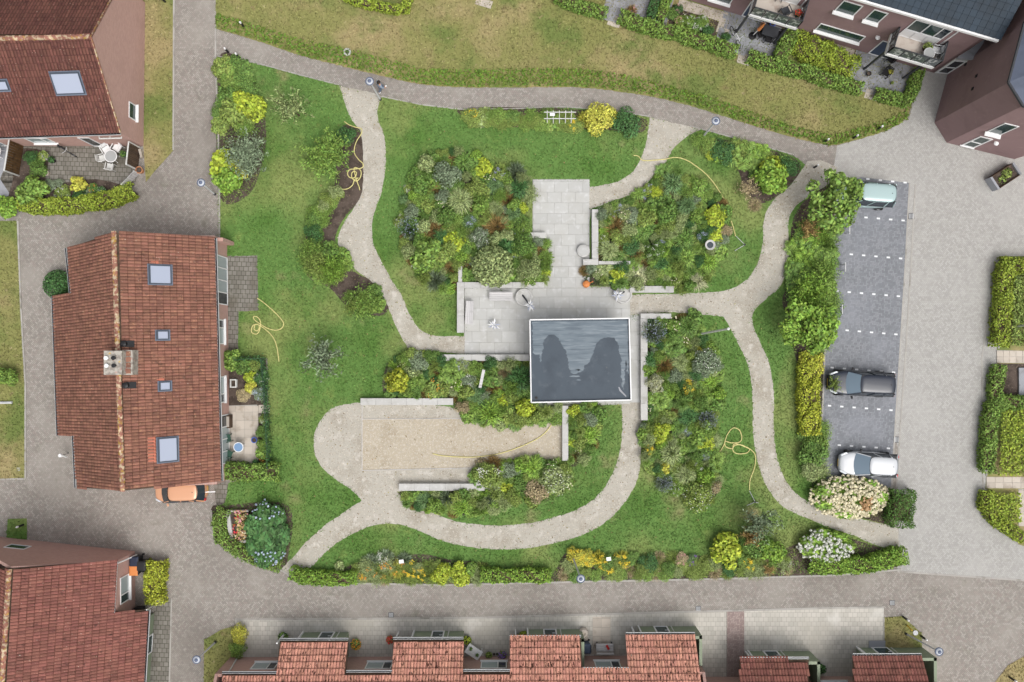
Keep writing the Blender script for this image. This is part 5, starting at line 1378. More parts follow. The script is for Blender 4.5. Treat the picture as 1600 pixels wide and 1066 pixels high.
# garden hoses ---------------------------------------------------------
def hose(pts, label, sprinkler=None, r=.035, z=.07):
    w = [P(x, y, z) for x, y in smooth_pts(pts, False, 7)]
    for i, p in enumerate(w): p.z = z + .012 * math.sin(i * 1.7)
    t = thing('garden_hose', (w[0].x, w[0].y, .03), label, 'hose', 'yellow garden hoses')
    MB().tube(w, r, 6).build('tube', MT['hose'], t, smooth=True)
    if sprinkler:
        (x, y), arms = sprinkler; q = P(x, y)
        s = thing('sprinkler', (q.x, q.y, .03), 'small metal lawn sprinkler at the end of the ' + label.split(' lying')[0][:40], 'sprinkler', 'lawn sprinklers')
        MB().lathe([(.06, .03), (.05, .2), (.02, .24)], (q.x, q.y, 0), 8).build('head', MT['dark'], s)
        for ax, ay in arms: MB().tube([Vector((q.x, q.y, .14)), P(ax, ay, .06)], .02, 6).build('arm', MT['steel'], s)
hose([(990, 243), (997, 244), (1003, 250), (1012, 251), (1038, 249), (1055, 246), (1072, 250), (1088, 260), (1104, 273), (1118, 290), (1130, 310), (1139, 335), (1147, 360), (1149, 369)], 'long curved hose lying round the upper right planting bed', ((1163, 383), ((1150, 369), (1148, 392), (1158, 377))))
hose([(1115, 713), (1125, 705), (1131, 695), (1136, 680), (1145, 669), (1155, 672), (1159, 684), (1155, 691), (1143, 692), (1133, 690), (1134, 698), (1144, 701), (1146, 695), (1153, 694), (1168, 700), (1171, 703), (1166, 708), (1152, 709), (1145, 704), (1147, 697), (1157, 695), (1172, 702), (1180, 712), (1179, 730), (1172, 750), (1171, 766)], 'looped hose lying on the lawn by the eastern gravel path', ((1179, 784), ((1171, 767), (1167, 790), (1185, 786))))
hose([(402, 466), (412, 473), (425, 484), (437, 496), (443, 505), (440, 513), (430, 516), (418, 513), (406, 506), (398, 500), (396, 495), (401, 495), (406, 500), (407, 508), (405, 517), (401, 522), (394, 520), (393, 514), (396, 508), (403, 507), (405, 512), (402, 517), (397, 514), (400, 507), (411, 512), (425, 525), (432, 540), (436, 565)], 'knotted hose lying on the lawn beside the long red-roofed house')
hose([(538, 190), (545, 195), (556, 199), (564, 201), (565, 208), (558, 219), (554, 230), (554, 240), (560, 249), (567, 256), (566, 262), (556, 264), (547, 265), (543, 271), (546, 277), (553, 278), (557, 272), (555, 268), (550, 270), (550, 278), (557, 283), (563, 277), (564, 268), (559, 263), (553, 264), (558, 284), (561, 292), (562, 297)], 'hose lying in curls beside the north-western gravel path')
hose([(560, 278), (554, 281), (551, 289), (545, 294), (538, 296), (530, 294)], 'short hose end lying below the curled hose in the leafy border')
hose([(676, 709), (690, 712), (715, 714), (745, 714), (775, 710), (800, 703), (825, 693), (845, 682), (858, 669), (866, 655), (872, 640)], 'hose lying in a long arc across the petanque court', r=.035)
for x, y, lb in ((752, 724, 'brown dry clump of dead leaves on the petanque court edge'),):
    V = blob(np.random.default_rng(4), 90, [(0, 0, .1, .45, .2)], .22, .09); t = link_mesh('dry_clump', quads_mesh('dry_clump', V, LM['tan']), None); t.location = P(x, y); tag(t, lb, 'dead leaves')
# ================================================================ PLANTS
PROTO = {}
def make_proto(geom, color, var, flower=None):
    """unit plant (radius 1 m): returns list of (part name, mesh)"""
    key = (geom, color, var, flower)
    if key in PROTO: return PROTO[key]
    rng = np.random.default_rng(abs(hash((geom, var))) % 100000 if False else sum(map(ord, geom)) * 7 + var * 101)
    parts = []
    if geom == 'clump': parts.append(('blades', quads_mesh('blades', np.concatenate([blades(rng, 300, .62, .044, 1.0), crown_blades(rng, 90, .62, .038)]), LM[color])))
    elif geom == 'tuft': parts.append(('blades', quads_mesh('blades', np.concatenate([blades(rng, 420, .8, .027, .95, rad=(.55, 1.05)), crown_blades(rng, 130, .8, .024)]), LM[color])))
    elif geom == 'shrub': parts.append(('foliage', quads_mesh('foliage', blob(rng, 1050, lobes_for(rng, 6, 1.0, r=(.3, .5)), .20, .13), LM[color])))
    elif geom == 'fine': parts.append(('foliage', quads_mesh('foliage', blob(rng, 1700, lobes_for(rng, 7, .95, r=(.3, .5)), .125, .075), LM[color])))
    elif geom == 'bigleaf': parts.append(('foliage', quads_mesh('foliage', blob(rng, 420, lobes_for(rng, 5, .8), .34, .22, up=.8), LM[color])))
    elif geom == 'dome': parts.append(('foliage', quads_mesh('foliage', blob(rng, 2200, [(0, 0, .35, .98, .62)], .125, .09), LM[color])))
    elif geom == 'feather': parts.append(('foliage', quads_mesh('foliage', spikes(rng, 1100, .7, .016, 1.1), LM[color])))
    elif geom == 'spiky': parts.append(('foliage', quads_mesh('foliage', spikes(rng, 900, .8, .026, .9), LM[color])))
    elif geom == 'fern': parts.append(('fronds', quads_mesh('fronds', np.concatenate([fern(rng, 13, .7), fern(rng, 8, 1.0) * np.array([.62, .62, 1])]), LM[color])))
    elif geom == 'wispy':
        V, tw = sprays(rng, 80, 1.1, 34, .045, .13); parts.append(('foliage', quads_mesh('foliage', V, LM[color])))
    elif geom == 'sparse':
        V, tw = sprays(rng, 30, 1.3, 30, .05, .15); parts.append(('crown', quads_mesh('crown', V, LM[color])))
        m = MB()
        m.tube([(0, 0, 0), (.02, .01, .35), (0, .02, .8)], [.05, .04, .02], 6)
        for p0, p1 in tw: m.tube([tuple(p0 * np.array([.2, .2, 1])), tuple(p1)], [.016, .006], 4)
        me = bpy.data.meshes.new('trunk'); me.from_pydata(m.v, [], m.f); me.materials.append(MT['stem']); parts.append(('trunk', me))
    if flower:
        fk, n, size, cl = flower
        h = {'shrub': .95, 'fine': .92, 'dome': .98, 'bigleaf': .8, 'spiky': .95, 'feather': .9, 'clump': .7, 'tuft': .8}.get(geom, .8)
        parts.append(('blossoms', quads_mesh('blossoms', flowers(rng, n, h, size, clusters=cl), LM[fk])))
    if geom in ('shrub', 'fine', 'bigleaf', 'dome'):
        m = MB()
        for k in range(5):
            a = k * 1.26; m.tube([(0, 0, 0), (.2 * math.cos(a), .2 * math.sin(a), .3), (.45 * math.cos(a), .45 * math.sin(a), .55)], [.035, .025, .01], 5)
        me = bpy.data.meshes.new('stem'); me.from_pydata(m.v, [], m.f); me.materials.append(MT['stem']); parts.append(('stem', me))
    PROTO[key] = parts; return parts
CWORD = {'green': 'green', 'dark': 'dark green', 'blue': 'blue-green', 'lime': 'lime green', 'yellow': 'yellow', 'olive': 'olive green', 'russet': 'russet', 'silver': 'silver grey', 'pale': 'pale green', 'tan': 'straw-coloured', 'mid': 'mid green', 'bright': 'bright green', 'cream': 'cream variegated', 'hedge': 'lime green', 'deep': 'dark green', 'hedgey': 'yellow-green'}
FWORD = {'white': 'white', 'creamy': 'cream', 'yellowf': 'yellow', 'orangef': 'orange', 'bluef': 'blue', 'purple': 'purple', 'pinkf': 'pink', 'redf': 'red', 'paleblue': 'pale blue', 'tanf': 'tan'}
GWORD = {'clump': ('grass_clump', 'grass clump', 'grass clump'), 'tuft': ('ornamental_grass', 'fine ornamental grass', 'ornamental grass'), 'shrub': ('shrub', 'shrub', 'shrub'), 'fine': ('small_leaved_shrub', 'small-leaved shrub', 'shrub'),
         'bigleaf': ('leafy_perennial', 'broad-leaved perennial', 'perennial'), 'dome': ('round_shrub', 'dome-shaped shrub', 'shrub'), 'feather': ('feathery_perennial', 'feathery perennial', 'perennial'), 'spiky': ('spiky_shrub', 'spiky shrub', 'shrub'),
         'fern': ('fern', 'arching fern', 'fern'), 'wispy': ('wispy_shrub', 'wispy shrub', 'shrub'), 'sparse': ('young_tree', 'sparse young tree', 'tree')}
PLANTS = []
def plant(x, y, r, geom, color, bed=None, flower=None, hz=None, label=None, group=None, rz=None, sy=1.0, z=0.02):
    """x, y, r in the photograph: where its crown shows and how wide"""
    rw = r * MPX; hz = hz if hz is not None else rw * {'clump': .95, 'tuft': 1.0, 'sparse': 1.6, 'fern': .9, 'dome': 1.0}.get(geom, .95)
    if bed in BEDS: hz *= random.uniform(.9, 1.9)
    hz = max(.3, hz)
    ht = hz * .5
    q = P(x, y, ht); var = random.randint(0, 2)
    name, word, cat = GWORD[geom]
    o = thing(name, (q.x, q.y, z), None, cat, group)
    ang = random.uniform(0, 6.28) if rz is None else rz
    o.rotation_euler = (0, 0, ang); o.scale = (rw, rw * sy, hz)
    for pn, me in make_proto(geom, color, var, flower):
        c = bpy.data.objects.new(pn, me); COL.objects.link(c); c.parent = o
    look = ('%s-flowered ' % FWORD[flower[0]].replace(' ', '-') if flower else '') + CWORD[color] + ' ' + word
    if label: o['label'] = label
    else: PLANTS.append((o, look, word, bed, (q.x, q.y)))
    return o
FL = dict(daisy=('white', 42, .06, None), daisies=('white', 90, .06, 7), blue=('bluef', 110, .07, 6), yel=('yellowf', 110, .09, 7), ora=('orangef', 40, .09, 5), pink=('pinkf', 60, .08, 5), lav=('bluef', 160, .05, None), purple=('purple', 80, .08, 4), plate=('creamy', 14, .16, None), pb=('paleblue', 150, .07, 8))
NAMED = {
 'A': [(725, 251, 18, 'clump', 'green'), (698, 272, 22, 'fine', 'silver'), (667, 257, 15, 'shrub', 'pale'), (754, 263, 14, 'bigleaf', 'lime'), (764, 279, 9, 'shrub', 'green', 'plate'), (806, 269, 18, 'spiky', 'silver'),
       (812, 293, 19, 'clump', 'dark'), (794, 311, 15, 'feather', 'russet'), (720, 314, 24, 'tuft', 'pale'), (773, 290, 18, 'tuft', 'blue'), (689, 318, 10, 'shrub', 'green', 'plate'), (638, 356, 18, 'spiky', 'blue', 'lav'), (643, 331, 13, 'fine', 'silver'),
       (643, 376, 11, 'spiky', 'silver'), (676, 358, 19, 'feather', 'russet'), (689, 370, 16, 'clump', 'dark'), (777, 353, 24, 'feather', 'russet'), (733, 347, 13, 'fine', 'blue', 'blue'), (666, 398, 27, 'shrub', 'mid'), (770, 416, 30, 'dome', 'pale'),
       (702, 419, 12, 'feather', 'russet'), (680, 438, 19, 'spiky', 'silver'), (845, 392, 12, 'feather', 'russet'), (850, 426, 10, 'bigleaf', 'lime'), (818, 380, 20, 'fine', 'green'), (827, 419, 19, 'fine', 'pale'), (710, 377, 15, 'bigleaf', 'lime'), (728, 389, 14, 'clump', 'green'),
       (752, 322, 15, 'shrub', 'mid'), (697, 337, 16, 'fine', 'green'), (655, 291, 17, 'shrub', 'green'), (633, 312, 10, 'fine', 'blue'), (750, 372, 16, 'fine', 'silver', 'daisies'), (792, 383, 15, 'bigleaf', 'dark'), (803, 334, 14, 'fine', 'blue'), (817, 325, 10, 'shrub', 'lime'), (782, 263, 12, 'clump', 'olive'), (740, 294, 15, 'fine', 'olive'), (762, 340, 12, 'tuft', 'olive')],
 'B': [(1051, 287, 19, 'clump', 'blue'), (1060, 270, 12, 'tuft', 'green'), (1024, 301, 14, 'clump', 'lime'), (1091, 293, 16, 'shrub', 'mid'), (1008, 309, 9, 'spiky', 'silver', 'blue'), (988, 338, 14, 'dome', 'silver'), (963, 354, 20, 'feather', 'russet'), (1010, 360, 19, 'clump', 'green'),
       (951, 392, 20, 'tuft', 'pale'), (945, 421, 17, 'clump', 'pale'), (924, 420, 11, 'tuft', 'silver'), (999, 430, 19, 'clump', 'cream'), (1115, 338, 20, 'shrub', 'lime'), (1117, 366, 15, 'bigleaf', 'lime'), (1071, 373, 20, 'clump', 'green'), (1074, 402, 21, 'clump', 'mid'), (1034, 412, 18, 'clump', 'dark'),
       (1107, 411, 18, 'clump', 'bright'), (1064, 433, 16, 'clump', 'olive'), (1090, 440, 18, 'tuft', 'cream'), (1023, 392, 15, 'fine', 'green', 'daisies'), (1098, 370, 12, 'fine', 'dark', 'blue'), (1040, 330, 17, 'shrub', 'green'), (1073, 322, 17, 'tuft', 'blue'), (945, 362, 13, 'clump', 'bright'), (1045, 357, 15, 'fine', 'olive'),
       (966, 430, 14, 'bigleaf', 'lime'), (985, 385, 17, 'fine', 'dark'), (1135, 360, 10, 'fine', 'tan'), (940, 335, 11, 'fine', 'silver'), (1020, 330, 12, 'shrub', 'mid'), (1130, 318, 10, 'feather', 'russet')],
 'C': [(1021, 518, 21, 'spiky', 'silver', 'lav'), (1074, 511, 20, 'tuft', 'green'), (1016, 562, 16, 'clump', 'dark'), (1039, 571, 17, 'feather', 'russet'), (1063, 566, 17, 'tuft', 'pale'), (1103, 565, 23, 'fine', 'silver', 'daisy'), (1111, 598, 18, 'clump', 'bright'), (1075, 606, 13, 'fine', 'olive', 'yel'),
       (1024, 600, 15, 'fine', 'cream', 'daisies'), (1032, 627, 17, 'fern', 'mid'), (1077, 652, 20, 'clump', 'dark'), (1106, 656, 16, 'spiky', 'silver', 'lav'), (1073, 675, 11, 'fine', 'silver', 'pb'), (1032, 677, 18, 'shrub', 'lime'), (1102, 690, 15, 'bigleaf', 'lime'), (1049, 708, 19, 'tuft', 'pale'),
       (1014, 702, 11, 'fine', 'olive', 'yel'), (1039, 731, 9, 'bigleaf', 'yellow'), (1073, 741, 20, 'tuft', 'pale'), (1101, 741, 15, 'shrub', 'bright'), (1038, 755, 15, 'spiky', 'silver', 'lav'), (1090, 776, 24, 'fine', 'olive', 'daisy'), (1055, 540, 18, 'fern', 'green'), (1098, 532, 12, 'fine', 'dark'), (1057, 590, 14, 'fine', 'silver'), (1065, 632, 14, 'tuft', 'green'), (1094, 628, 13, 'fine', 'green'), (1115, 760, 12, 'fine', 'tan', 'daisy'), (1092, 545, 9, 'bigleaf', 'yellow')],
 'D': [(623, 597, 21, 'shrub', 'hedgey'), (615, 573, 12, 'clump', 'bright'), (653, 565, 17, 'fine', 'silver'), (675, 557, 13, 'fine', 'green'), (647, 585, 11, 'bigleaf', 'pale'), (679, 607, 17, 'shrub', 'olive', 'ora'), (648, 609, 12, 'fine', 'green'), (707, 584, 21, 'fern', 'mid'), (729, 598, 16, 'fine', 'silver', 'daisies'), (768, 605, 17, 'feather', 'russet'), (788, 580, 15, 'feather', 'tan'),
       (813, 592, 23, 'clump', 'dark'), (766, 568, 12, 'fine', 'dark'), (744, 621, 19, 'clump', 'blue'), (784, 627, 11, 'bigleaf', 'lime'), (767, 647, 22, 'clump', 'bright'), (819, 640, 17, 'shrub', 'lime'), (853, 645, 14, 'tuft', 'olive'), (722, 637, 12, 'fine', 'tan'), (800, 655, 10, 'fine', 'olive'), (695, 610, 12, 'fine', 'olive'), (742, 575, 14, 'fine', 'mid'), (835, 622, 12, 'fine', 'green')],
 'E': [(896, 642, 12, 'shrub', 'lime'), (929, 637, 11, 'clump', 'bright'), (922, 680, 18, 'clump', 'bright'), (922, 656, 14, 'fine', 'silver'), (896, 690, 10, 'bigleaf', 'lime'), (900, 713, 10, 'feather', 'russet'), (913, 716, 12, 'fine', 'pale'), (900, 665, 11, 'fine', 'green')],
 'F': [(831, 731, 20, 'clump', 'bright'), (760, 742, 22, 'fine', 'olive', 'daisies'), (799, 735, 15, 'fine', 'silver'), (790, 763, 11, 'bigleaf', 'lime'), (869, 750, 25, 'fine', 'pale', 'daisy'), (838, 768, 19, 'fine', 'tan'), (814, 756, 15, 'fine', 'green'), (797, 776, 13, 'fine', 'olive'), (863, 741, 7, 'bigleaf', 'yellow')],
 'G': [(634, 777, 11, 'clump', 'olive'), (663, 782, 18, 'tuft', 'blue'), (697, 779, 15, 'spiky', 'silver'), (723, 793, 18, 'clump', 'bright'), (749, 777, 14, 'clump', 'mid'), (769, 778, 15, 'spiky', 'silver'), (712, 776, 11, 'shrub', 'olive'), (645, 790, 8, 'feather', 'russet')]}
BEDN = {'A': ("the walkway's left bed", 'the two benches', (783, 464)), 'B': ("the walkway's right bed", 'the orange can', (916, 444)), 'C': ('the tall eastern bed', 'the white pole', (1094, 522)), 'D': ("the pavilion's left bed", 'the plank stele', (752, 594)),
        'E': ('the court wall bed', 'the pavilion', (906, 600)), 'F': ('the bed below the court', 'the court end wall', (883, 700)), 'G': ('the strip below the bench wall', 'the court end wall', (883, 700)),
        'N': ('the northern border', 'the trellis', (870, 185)), 'S': ('the southern border', 'the road lamp', (900, 880)), 'W': ('the north-western border', 'the hose curls', (553, 270)), 'NW': ('the north-western shrub bed', 'the silver juniper', (389, 242)), 'NE': ('the north-eastern bed', 'the brick path lamp', (1110, 200)), 'P': ('the long house patio garden', 'the blue-topped table', (378, 697)), 'T': ('the pink gable patio garden', 'the round pale table', (180, 248)), 'X': ('the bed beside the parking', 'the leafy tree', (1303, 315)), 'M': ('the apartment garden', 'the parasol base', (1175, 60))}
FILL = [('shrub', 'olive'), ('tuft', 'olive'), ('clump', 'green'), ('fine', 'pale'), ('bigleaf', 'mid'), ('clump', 'mid'), ('shrub', 'pale'), ('wispy', 'mid'), ('wispy', 'pale'), ('fern', 'green'), ('fine', 'green'), ('fine', 'mid'), ('shrub', 'green'), ('tuft', 'green'),
        ('fine', 'silver'), ('fine', 'olive'), ('bigleaf', 'green'), ('tuft', 'pale'), ('fine', 'dark'), ('feather', 'russet'), ('shrub', 'mid'), ('tuft', 'mid'), ('shrub', 'bright'), ('wispy', 'olive'), ('bigleaf', 'olive'), ('fern', 'mid')]
for k, lst in NAMED.items():
    done = []
    for e_ in lst:
        x, y, r, g, c = e_[:5]; plant(x, y, r * 1.12, g, c, k, FL[e_[5]] if len(e_) > 5 else None, group='plants of ' + BEDN[k][0]); done.append((x, y, r))
    poly = BEDS[k]; xs = [p[0] for p in poly]; ys = [p[1] for p in poly]
    for _ in range(9000):
        x, y = random.uniform(min(xs), max(xs)), random.uniform(min(ys), max(ys))
        if not inside((x, y), poly): continue
        r = random.uniform(7, 13)
        if math.hypot(x - 919, y - 443) < r * 1.2 + 9: continue
        if not all(inside((x + .15 * r * ca, y + .15 * r * sa), poly) for ca, sa in ((1, 0), (0, 1), (-1, 0), (0, -1), (.7, .7), (-.7, .7), (.7, -.7), (-.7, -.7))): continue
        if all(math.hypot(x - a, y - b) > .50 * q + .50 * r for a, b, q in done):
            g, c = random.choice(FILL); fl = random.choice([None] * 20 + ['daisies', 'blue', 'plate'])
            plant(x, y, r * 1.18 * random.uniform(.85, 1.2), g, c, k, FL[fl] if fl and g in ('fine', 'shrub') else None, group='plants of ' + BEDN[k][0]); done.append((x, y, r))
# low leafy ground layer under each bed
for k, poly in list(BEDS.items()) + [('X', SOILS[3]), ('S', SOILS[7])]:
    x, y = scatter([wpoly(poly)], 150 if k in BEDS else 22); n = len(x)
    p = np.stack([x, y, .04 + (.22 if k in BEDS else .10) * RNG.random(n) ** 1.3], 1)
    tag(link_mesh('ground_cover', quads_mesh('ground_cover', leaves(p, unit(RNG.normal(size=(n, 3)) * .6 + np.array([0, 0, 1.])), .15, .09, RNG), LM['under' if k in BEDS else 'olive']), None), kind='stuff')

# single plants round the garden -----------------------------------------
for x, y, r, g, c, b, f, h in [
 (356, 107, 20, 'fern', 'mid', 'NW', None, .8), (362, 130, 15, 'bigleaf', 'olive', 'NW', None, .6), (381, 110, 15, 'bigleaf', 'green', 'NW', None, .5), (388, 165, 27, 'shrub', 'lime', 'NW', None, 1.1), (361, 176, 23, 'shrub', 'olive', 'NW', None, 1.1), (355, 150, 16, 'shrub', 'green', 'NW', None, .9), (386, 133, 8, 'bigleaf', 'mid', 'NW', None, .4),
 (388, 243, 34, 'wispy', 'silver', 'NW', None, 1.4), (352, 257, 22, 'bigleaf', 'lime', 'NW', None, 1.2), (357, 284, 25, 'shrub', 'bright', 'NW', None, 1.3), (374, 268, 17, 'shrub', 'yellow', 'NW', None, 1.0), (347, 203, 9, 'fine', 'tan', 'NW', None, .3),
 (541, 212, 16, 'fine', 'dark', 'W', None, 1.0), (524, 300, 12, 'fine', 'pale', 'W', None, .8), (510, 314, 13, 'fine', 'olive', 'W', None, .8), (500, 330, 14, 'fine', 'mid', 'W', None, .8), (493, 346, 15, 'fine', 'green', 'W', None, .8), (489, 365, 16, 'fine', 'dark', 'W', None, .9), (505, 322, 11, 'fine', 'pale', 'W', None, .9),
 (488, 395, 20, 'wispy', 'mid', 'W', None, 1.2), (497, 415, 22, 'wispy', 'olive', 'W', None, 1.3), (522, 420, 22, 'wispy', 'bright', 'W', None, 1.4), (512, 395, 18, 'shrub', 'green', 'W', None, 1.1), (534, 405, 14, 'bigleaf', 'mid', 'W', None, 1.0), (570, 473, 26, 'wispy', 'mid', 'W', None, 1.2), (552, 480, 15, 'sparse', 'olive', 'W', None, 1.2), (590, 475, 12, 'bigleaf', 'mid', 'W', None, .9),
 (738, 182, 14, 'fine', 'olive', 'N', ('yellowf', 60, .08, 5), .5), (758, 184, 14, 'bigleaf', 'pale', 'N', None, .4), (780, 185, 15, 'fine', 'mid', 'N', None, .5), (800, 184, 14, 'fine', 'green', 'N', None, .5), (818, 189, 13, 'feather', 'tan', 'N', None, .4), (840, 190, 12, 'fine', 'olive', 'N', None, .4), (857, 193, 12, 'bigleaf', 'olive', 'N', None, .4), (876, 192, 13, 'bigleaf', 'mid', 'N', None, .4), (893, 195, 12, 'fine', 'olive', 'N', FL['yel'], .4),
 (936, 184, 27, 'fine', 'yellow', 'N', None, 1.0), (978, 192, 24, 'fine', 'dark', 'N', None, 1.0), (915, 185, 14, 'spiky', 'yellow', 'N', None, .8), (955, 183, 15, 'spiky', 'yellow', 'N', None, .9),
 (1131, 236, 22, 'fine', 'dark', 'NE', None, .8), (1107, 228, 14, 'fine', 'olive', 'NE', None, .6), (1110, 243, 9, 'fine', 'lime', 'NE', None, .4), (1163, 241, 27, 'fern', 'mid', 'NE', None, 1.2), (1187, 240, 18, 'fern', 'bright', 'NE', None, 1.1), (1201, 279, 29, 'shrub', 'bright', 'NE', None, 1.6), (1208, 264, 18, 'bigleaf', 'lime', 'NE', None, 1.5), (1232, 262, 17, 'fine', 'dark', 'NE', None, .9), (1167, 298, 20, 'sparse', 'tan', 'NE', None, .9), (1180, 320, 12, 'feather', 'tan', 'NE', None, .4),
 (1262, 385, 26, 'fern', 'bright', 'X', None, 1.3), (1282, 400, 22, 'fern', 'mid', 'X', None, 1.2), (1262, 360, 20, 'sparse', 'russet', 'X', None, 1.0), (1252, 425, 24, 'fern', 'green', 'X', None, 1.3), (1282, 428, 24, 'wispy', 'mid', 'X', None, 1.4), (1262, 462, 32, 'wispy', 'bright', 'X', None, 1.8), (1245, 445, 18, 'fern', 'green', 'X', None, 1.1), (1290, 455, 18, 'fern', 'mid', 'X', None, 1.1), (1297, 385, 14, 'sparse', 'mid', 'X', None, 1.2),
 (1270, 708, 24, 'fine', 'green', 'X', None, 1.3), (1276, 690, 18, 'fine', 'mid', 'X', None, 1.1), (1268, 735, 18, 'fine', 'pale', 'X', None, 1.0), (1268, 570, 22, 'fine', 'yellow', 'X', None, 1.0), (1300, 600, 14, 'sparse', 'olive', 'X', None, 1.1),
 (1136, 862, 27, 'shrub', 'lime', 'S', None, 1.3), (1205, 860, 22, 'shrub', 'bright', 'S', None, 1.3), (1180, 848, 24, 'fine', 'green', 'S', None, 1.5), (1012, 880, 16, 'fine', 'dark', 'S', None, .6), (1045, 888, 12, 'fine', 'green', 'S', None, .5), (1065, 874, 11, 'fine', 'tan', 'S', FL['pink'], .4), (1082, 876, 10, 'fine', 'blue', 'S', FL['purple'], .4), (1108, 884, 12, 'fine', 'olive', 'S', None, .4),
 (1140, 889, 13, 'fine', 'dark', 'S', None, .5), (1170, 882, 13, 'fine', 'olive', 'S', FL['yel'], .5), (1200, 890, 12, 'sparse', 'russet', 'S', None, .5), (1225, 884, 14, 'sparse', 'pale', 'S', FL['daisies'], .5),
 (900, 868, 15, 'fine', 'yellow', 'S', FL['yel'], .8), (918, 874, 14, 'fine', 'yellow', 'S', FL['yel'], .7), (935, 872, 12, 'spiky', 'yellow', 'S', FL['yel'], .6), (972, 876, 15, 'feather', 'yellow', 'S', FL['yel'], .6), (948, 888, 13, 'feather', 'olive', 'S', FL['yel'], .5), (990, 888, 12, 'feather', 'olive', 'S', None, .4), (885, 890, 10, 'feather', 'tan', 'S', None, .4), (915, 895, 10, 'fine', 'olive', 'S', None, .4), (1030, 872, 11, 'feather', 'tan', 'S', None, .4), (965, 897, 12, 'fine', 'olive', 'S', None, .4), (1025, 897, 12, 'feather', 'tan', 'S', None, .4), (1085, 895, 12, 'fine', 'olive', 'S', None, .4),
 (580, 880, 16, 'spiky', 'silver', 'S', None, .5), (602, 874, 17, 'spiky', 'silver', 'S', FL['daisies'], .5), (632, 876, 14, 'spiky', 'silver', 'S', None, .5), (575, 897, 15, 'feather', 'olive', 'S', FL['ora'], .6), (597, 892, 16, 'feather', 'olive', 'S', FL['ora'], .7), (620, 890, 16, 'feather', 'yellow', 'S', FL['ora'], .7), (642, 890, 14, 'feather', 'olive', 'S', FL['yel'], .6), (660, 897, 13, 'feather', 'olive', 'S', FL['yel'], .5), (560, 900, 11, 'feather', 'olive', 'S', FL['yel'], .5), (690, 897, 18, 'shrub', 'lime', 'S', None, .9), (718, 897, 19, 'shrub', 'lime', 'S', None, .9), (735, 890, 12, 'shrub', 'mid', 'S', None, .6), (600, 905, 12, 'feather', 'tan', 'S', None, .4), (640, 905, 12, 'feather', 'olive', 'S', None, .4),
 (362, 562, 17, 'shrub', 'mid', 'P', None, 1.2), (378, 570, 15, 'shrub', 'green', 'P', None, 1.0), (398, 570, 12, 'fine', 'olive', 'P', None, .7), (391, 590, 10, 'bigleaf', 'lime', 'P', None, .6), (393, 606, 10, 'bigleaf', 'yellow', 'P', None, .5), (408, 590, 12, 'fine', 'dark', 'P', FL['daisies'], .6), (405, 615, 12, 'fine', 'silver', 'P', FL['pb'], .6), (380, 618, 12, 'fine', 'tan', 'P', None, .3), (412, 655, 9, 'fine', 'olive', 'P', FL['daisies'], .6), (411, 675, 12, 'fine', 'green', 'P', None, .8), (412, 693, 11, 'fine', 'mid', 'P', None, .8), (411, 708, 11, 'bigleaf', 'mid', 'P', None, .7), (412, 718, 8, 'feather', 'russet', 'P', FL['ora'], .5),
 (50, 298, 25, 'shrub', 'mid', 'T', None, 1.6), (60, 262, 15, 'fine', 'green', 'T', None, .9), (48, 246, 12, 'fine', 'dark', 'T', None, .8), (121, 287, 12, 'bigleaf', 'yellow', 'T', None, .7), (146, 294, 9, 'fine', 'green', 'T', FL['ora'], .5), (78, 290, 11, 'fine', 'silver', 'T', None, .5), (97, 302, 13, 'fine', 'olive', 'T', FL['daisies'], .5), (125, 308, 12, 'fine', 'dark', 'T', None, .5), (158, 300, 10, 'fine', 'dark', 'T', FL['daisy'], .5), (92, 286, 7, 'fine', 'silver', 'T', FL['daisy'], .4), (8, 325, 20, 'shrub', 'bright', 'T', None, .9), (142, 302, 8, 'fine', 'silver', 'T', None, .4),
 (1075, 33, 12, 'fine', 'mid', 'M', FL['daisies'], .7), (1088, 40, 12, 'fine', 'green', 'M', FL['daisies'], .7), (1098, 34, 11, 'fine', 'mid', 'M', FL['daisies'], .7), (1062, 34, 10, 'fine', 'olive', 'M', FL['pink'], .5), (1060, 14, 8, 'fine', 'dark', 'M', FL['pink'], .5), (1050, 22, 11, 'fine', 'green', 'M', None, .5), (1105, 48, 11, 'fine', 'dark', 'M', None, .6), (988, 15, 9, 'feather', 'russet', 'M', FL['pink'], .6), (1134, 58, 8, 'fine', 'dark', 'M', None, .6)]:
    plant(x, y, r * 1.14, g, c, b, f, h, group='plants of ' + BEDN[b][0])
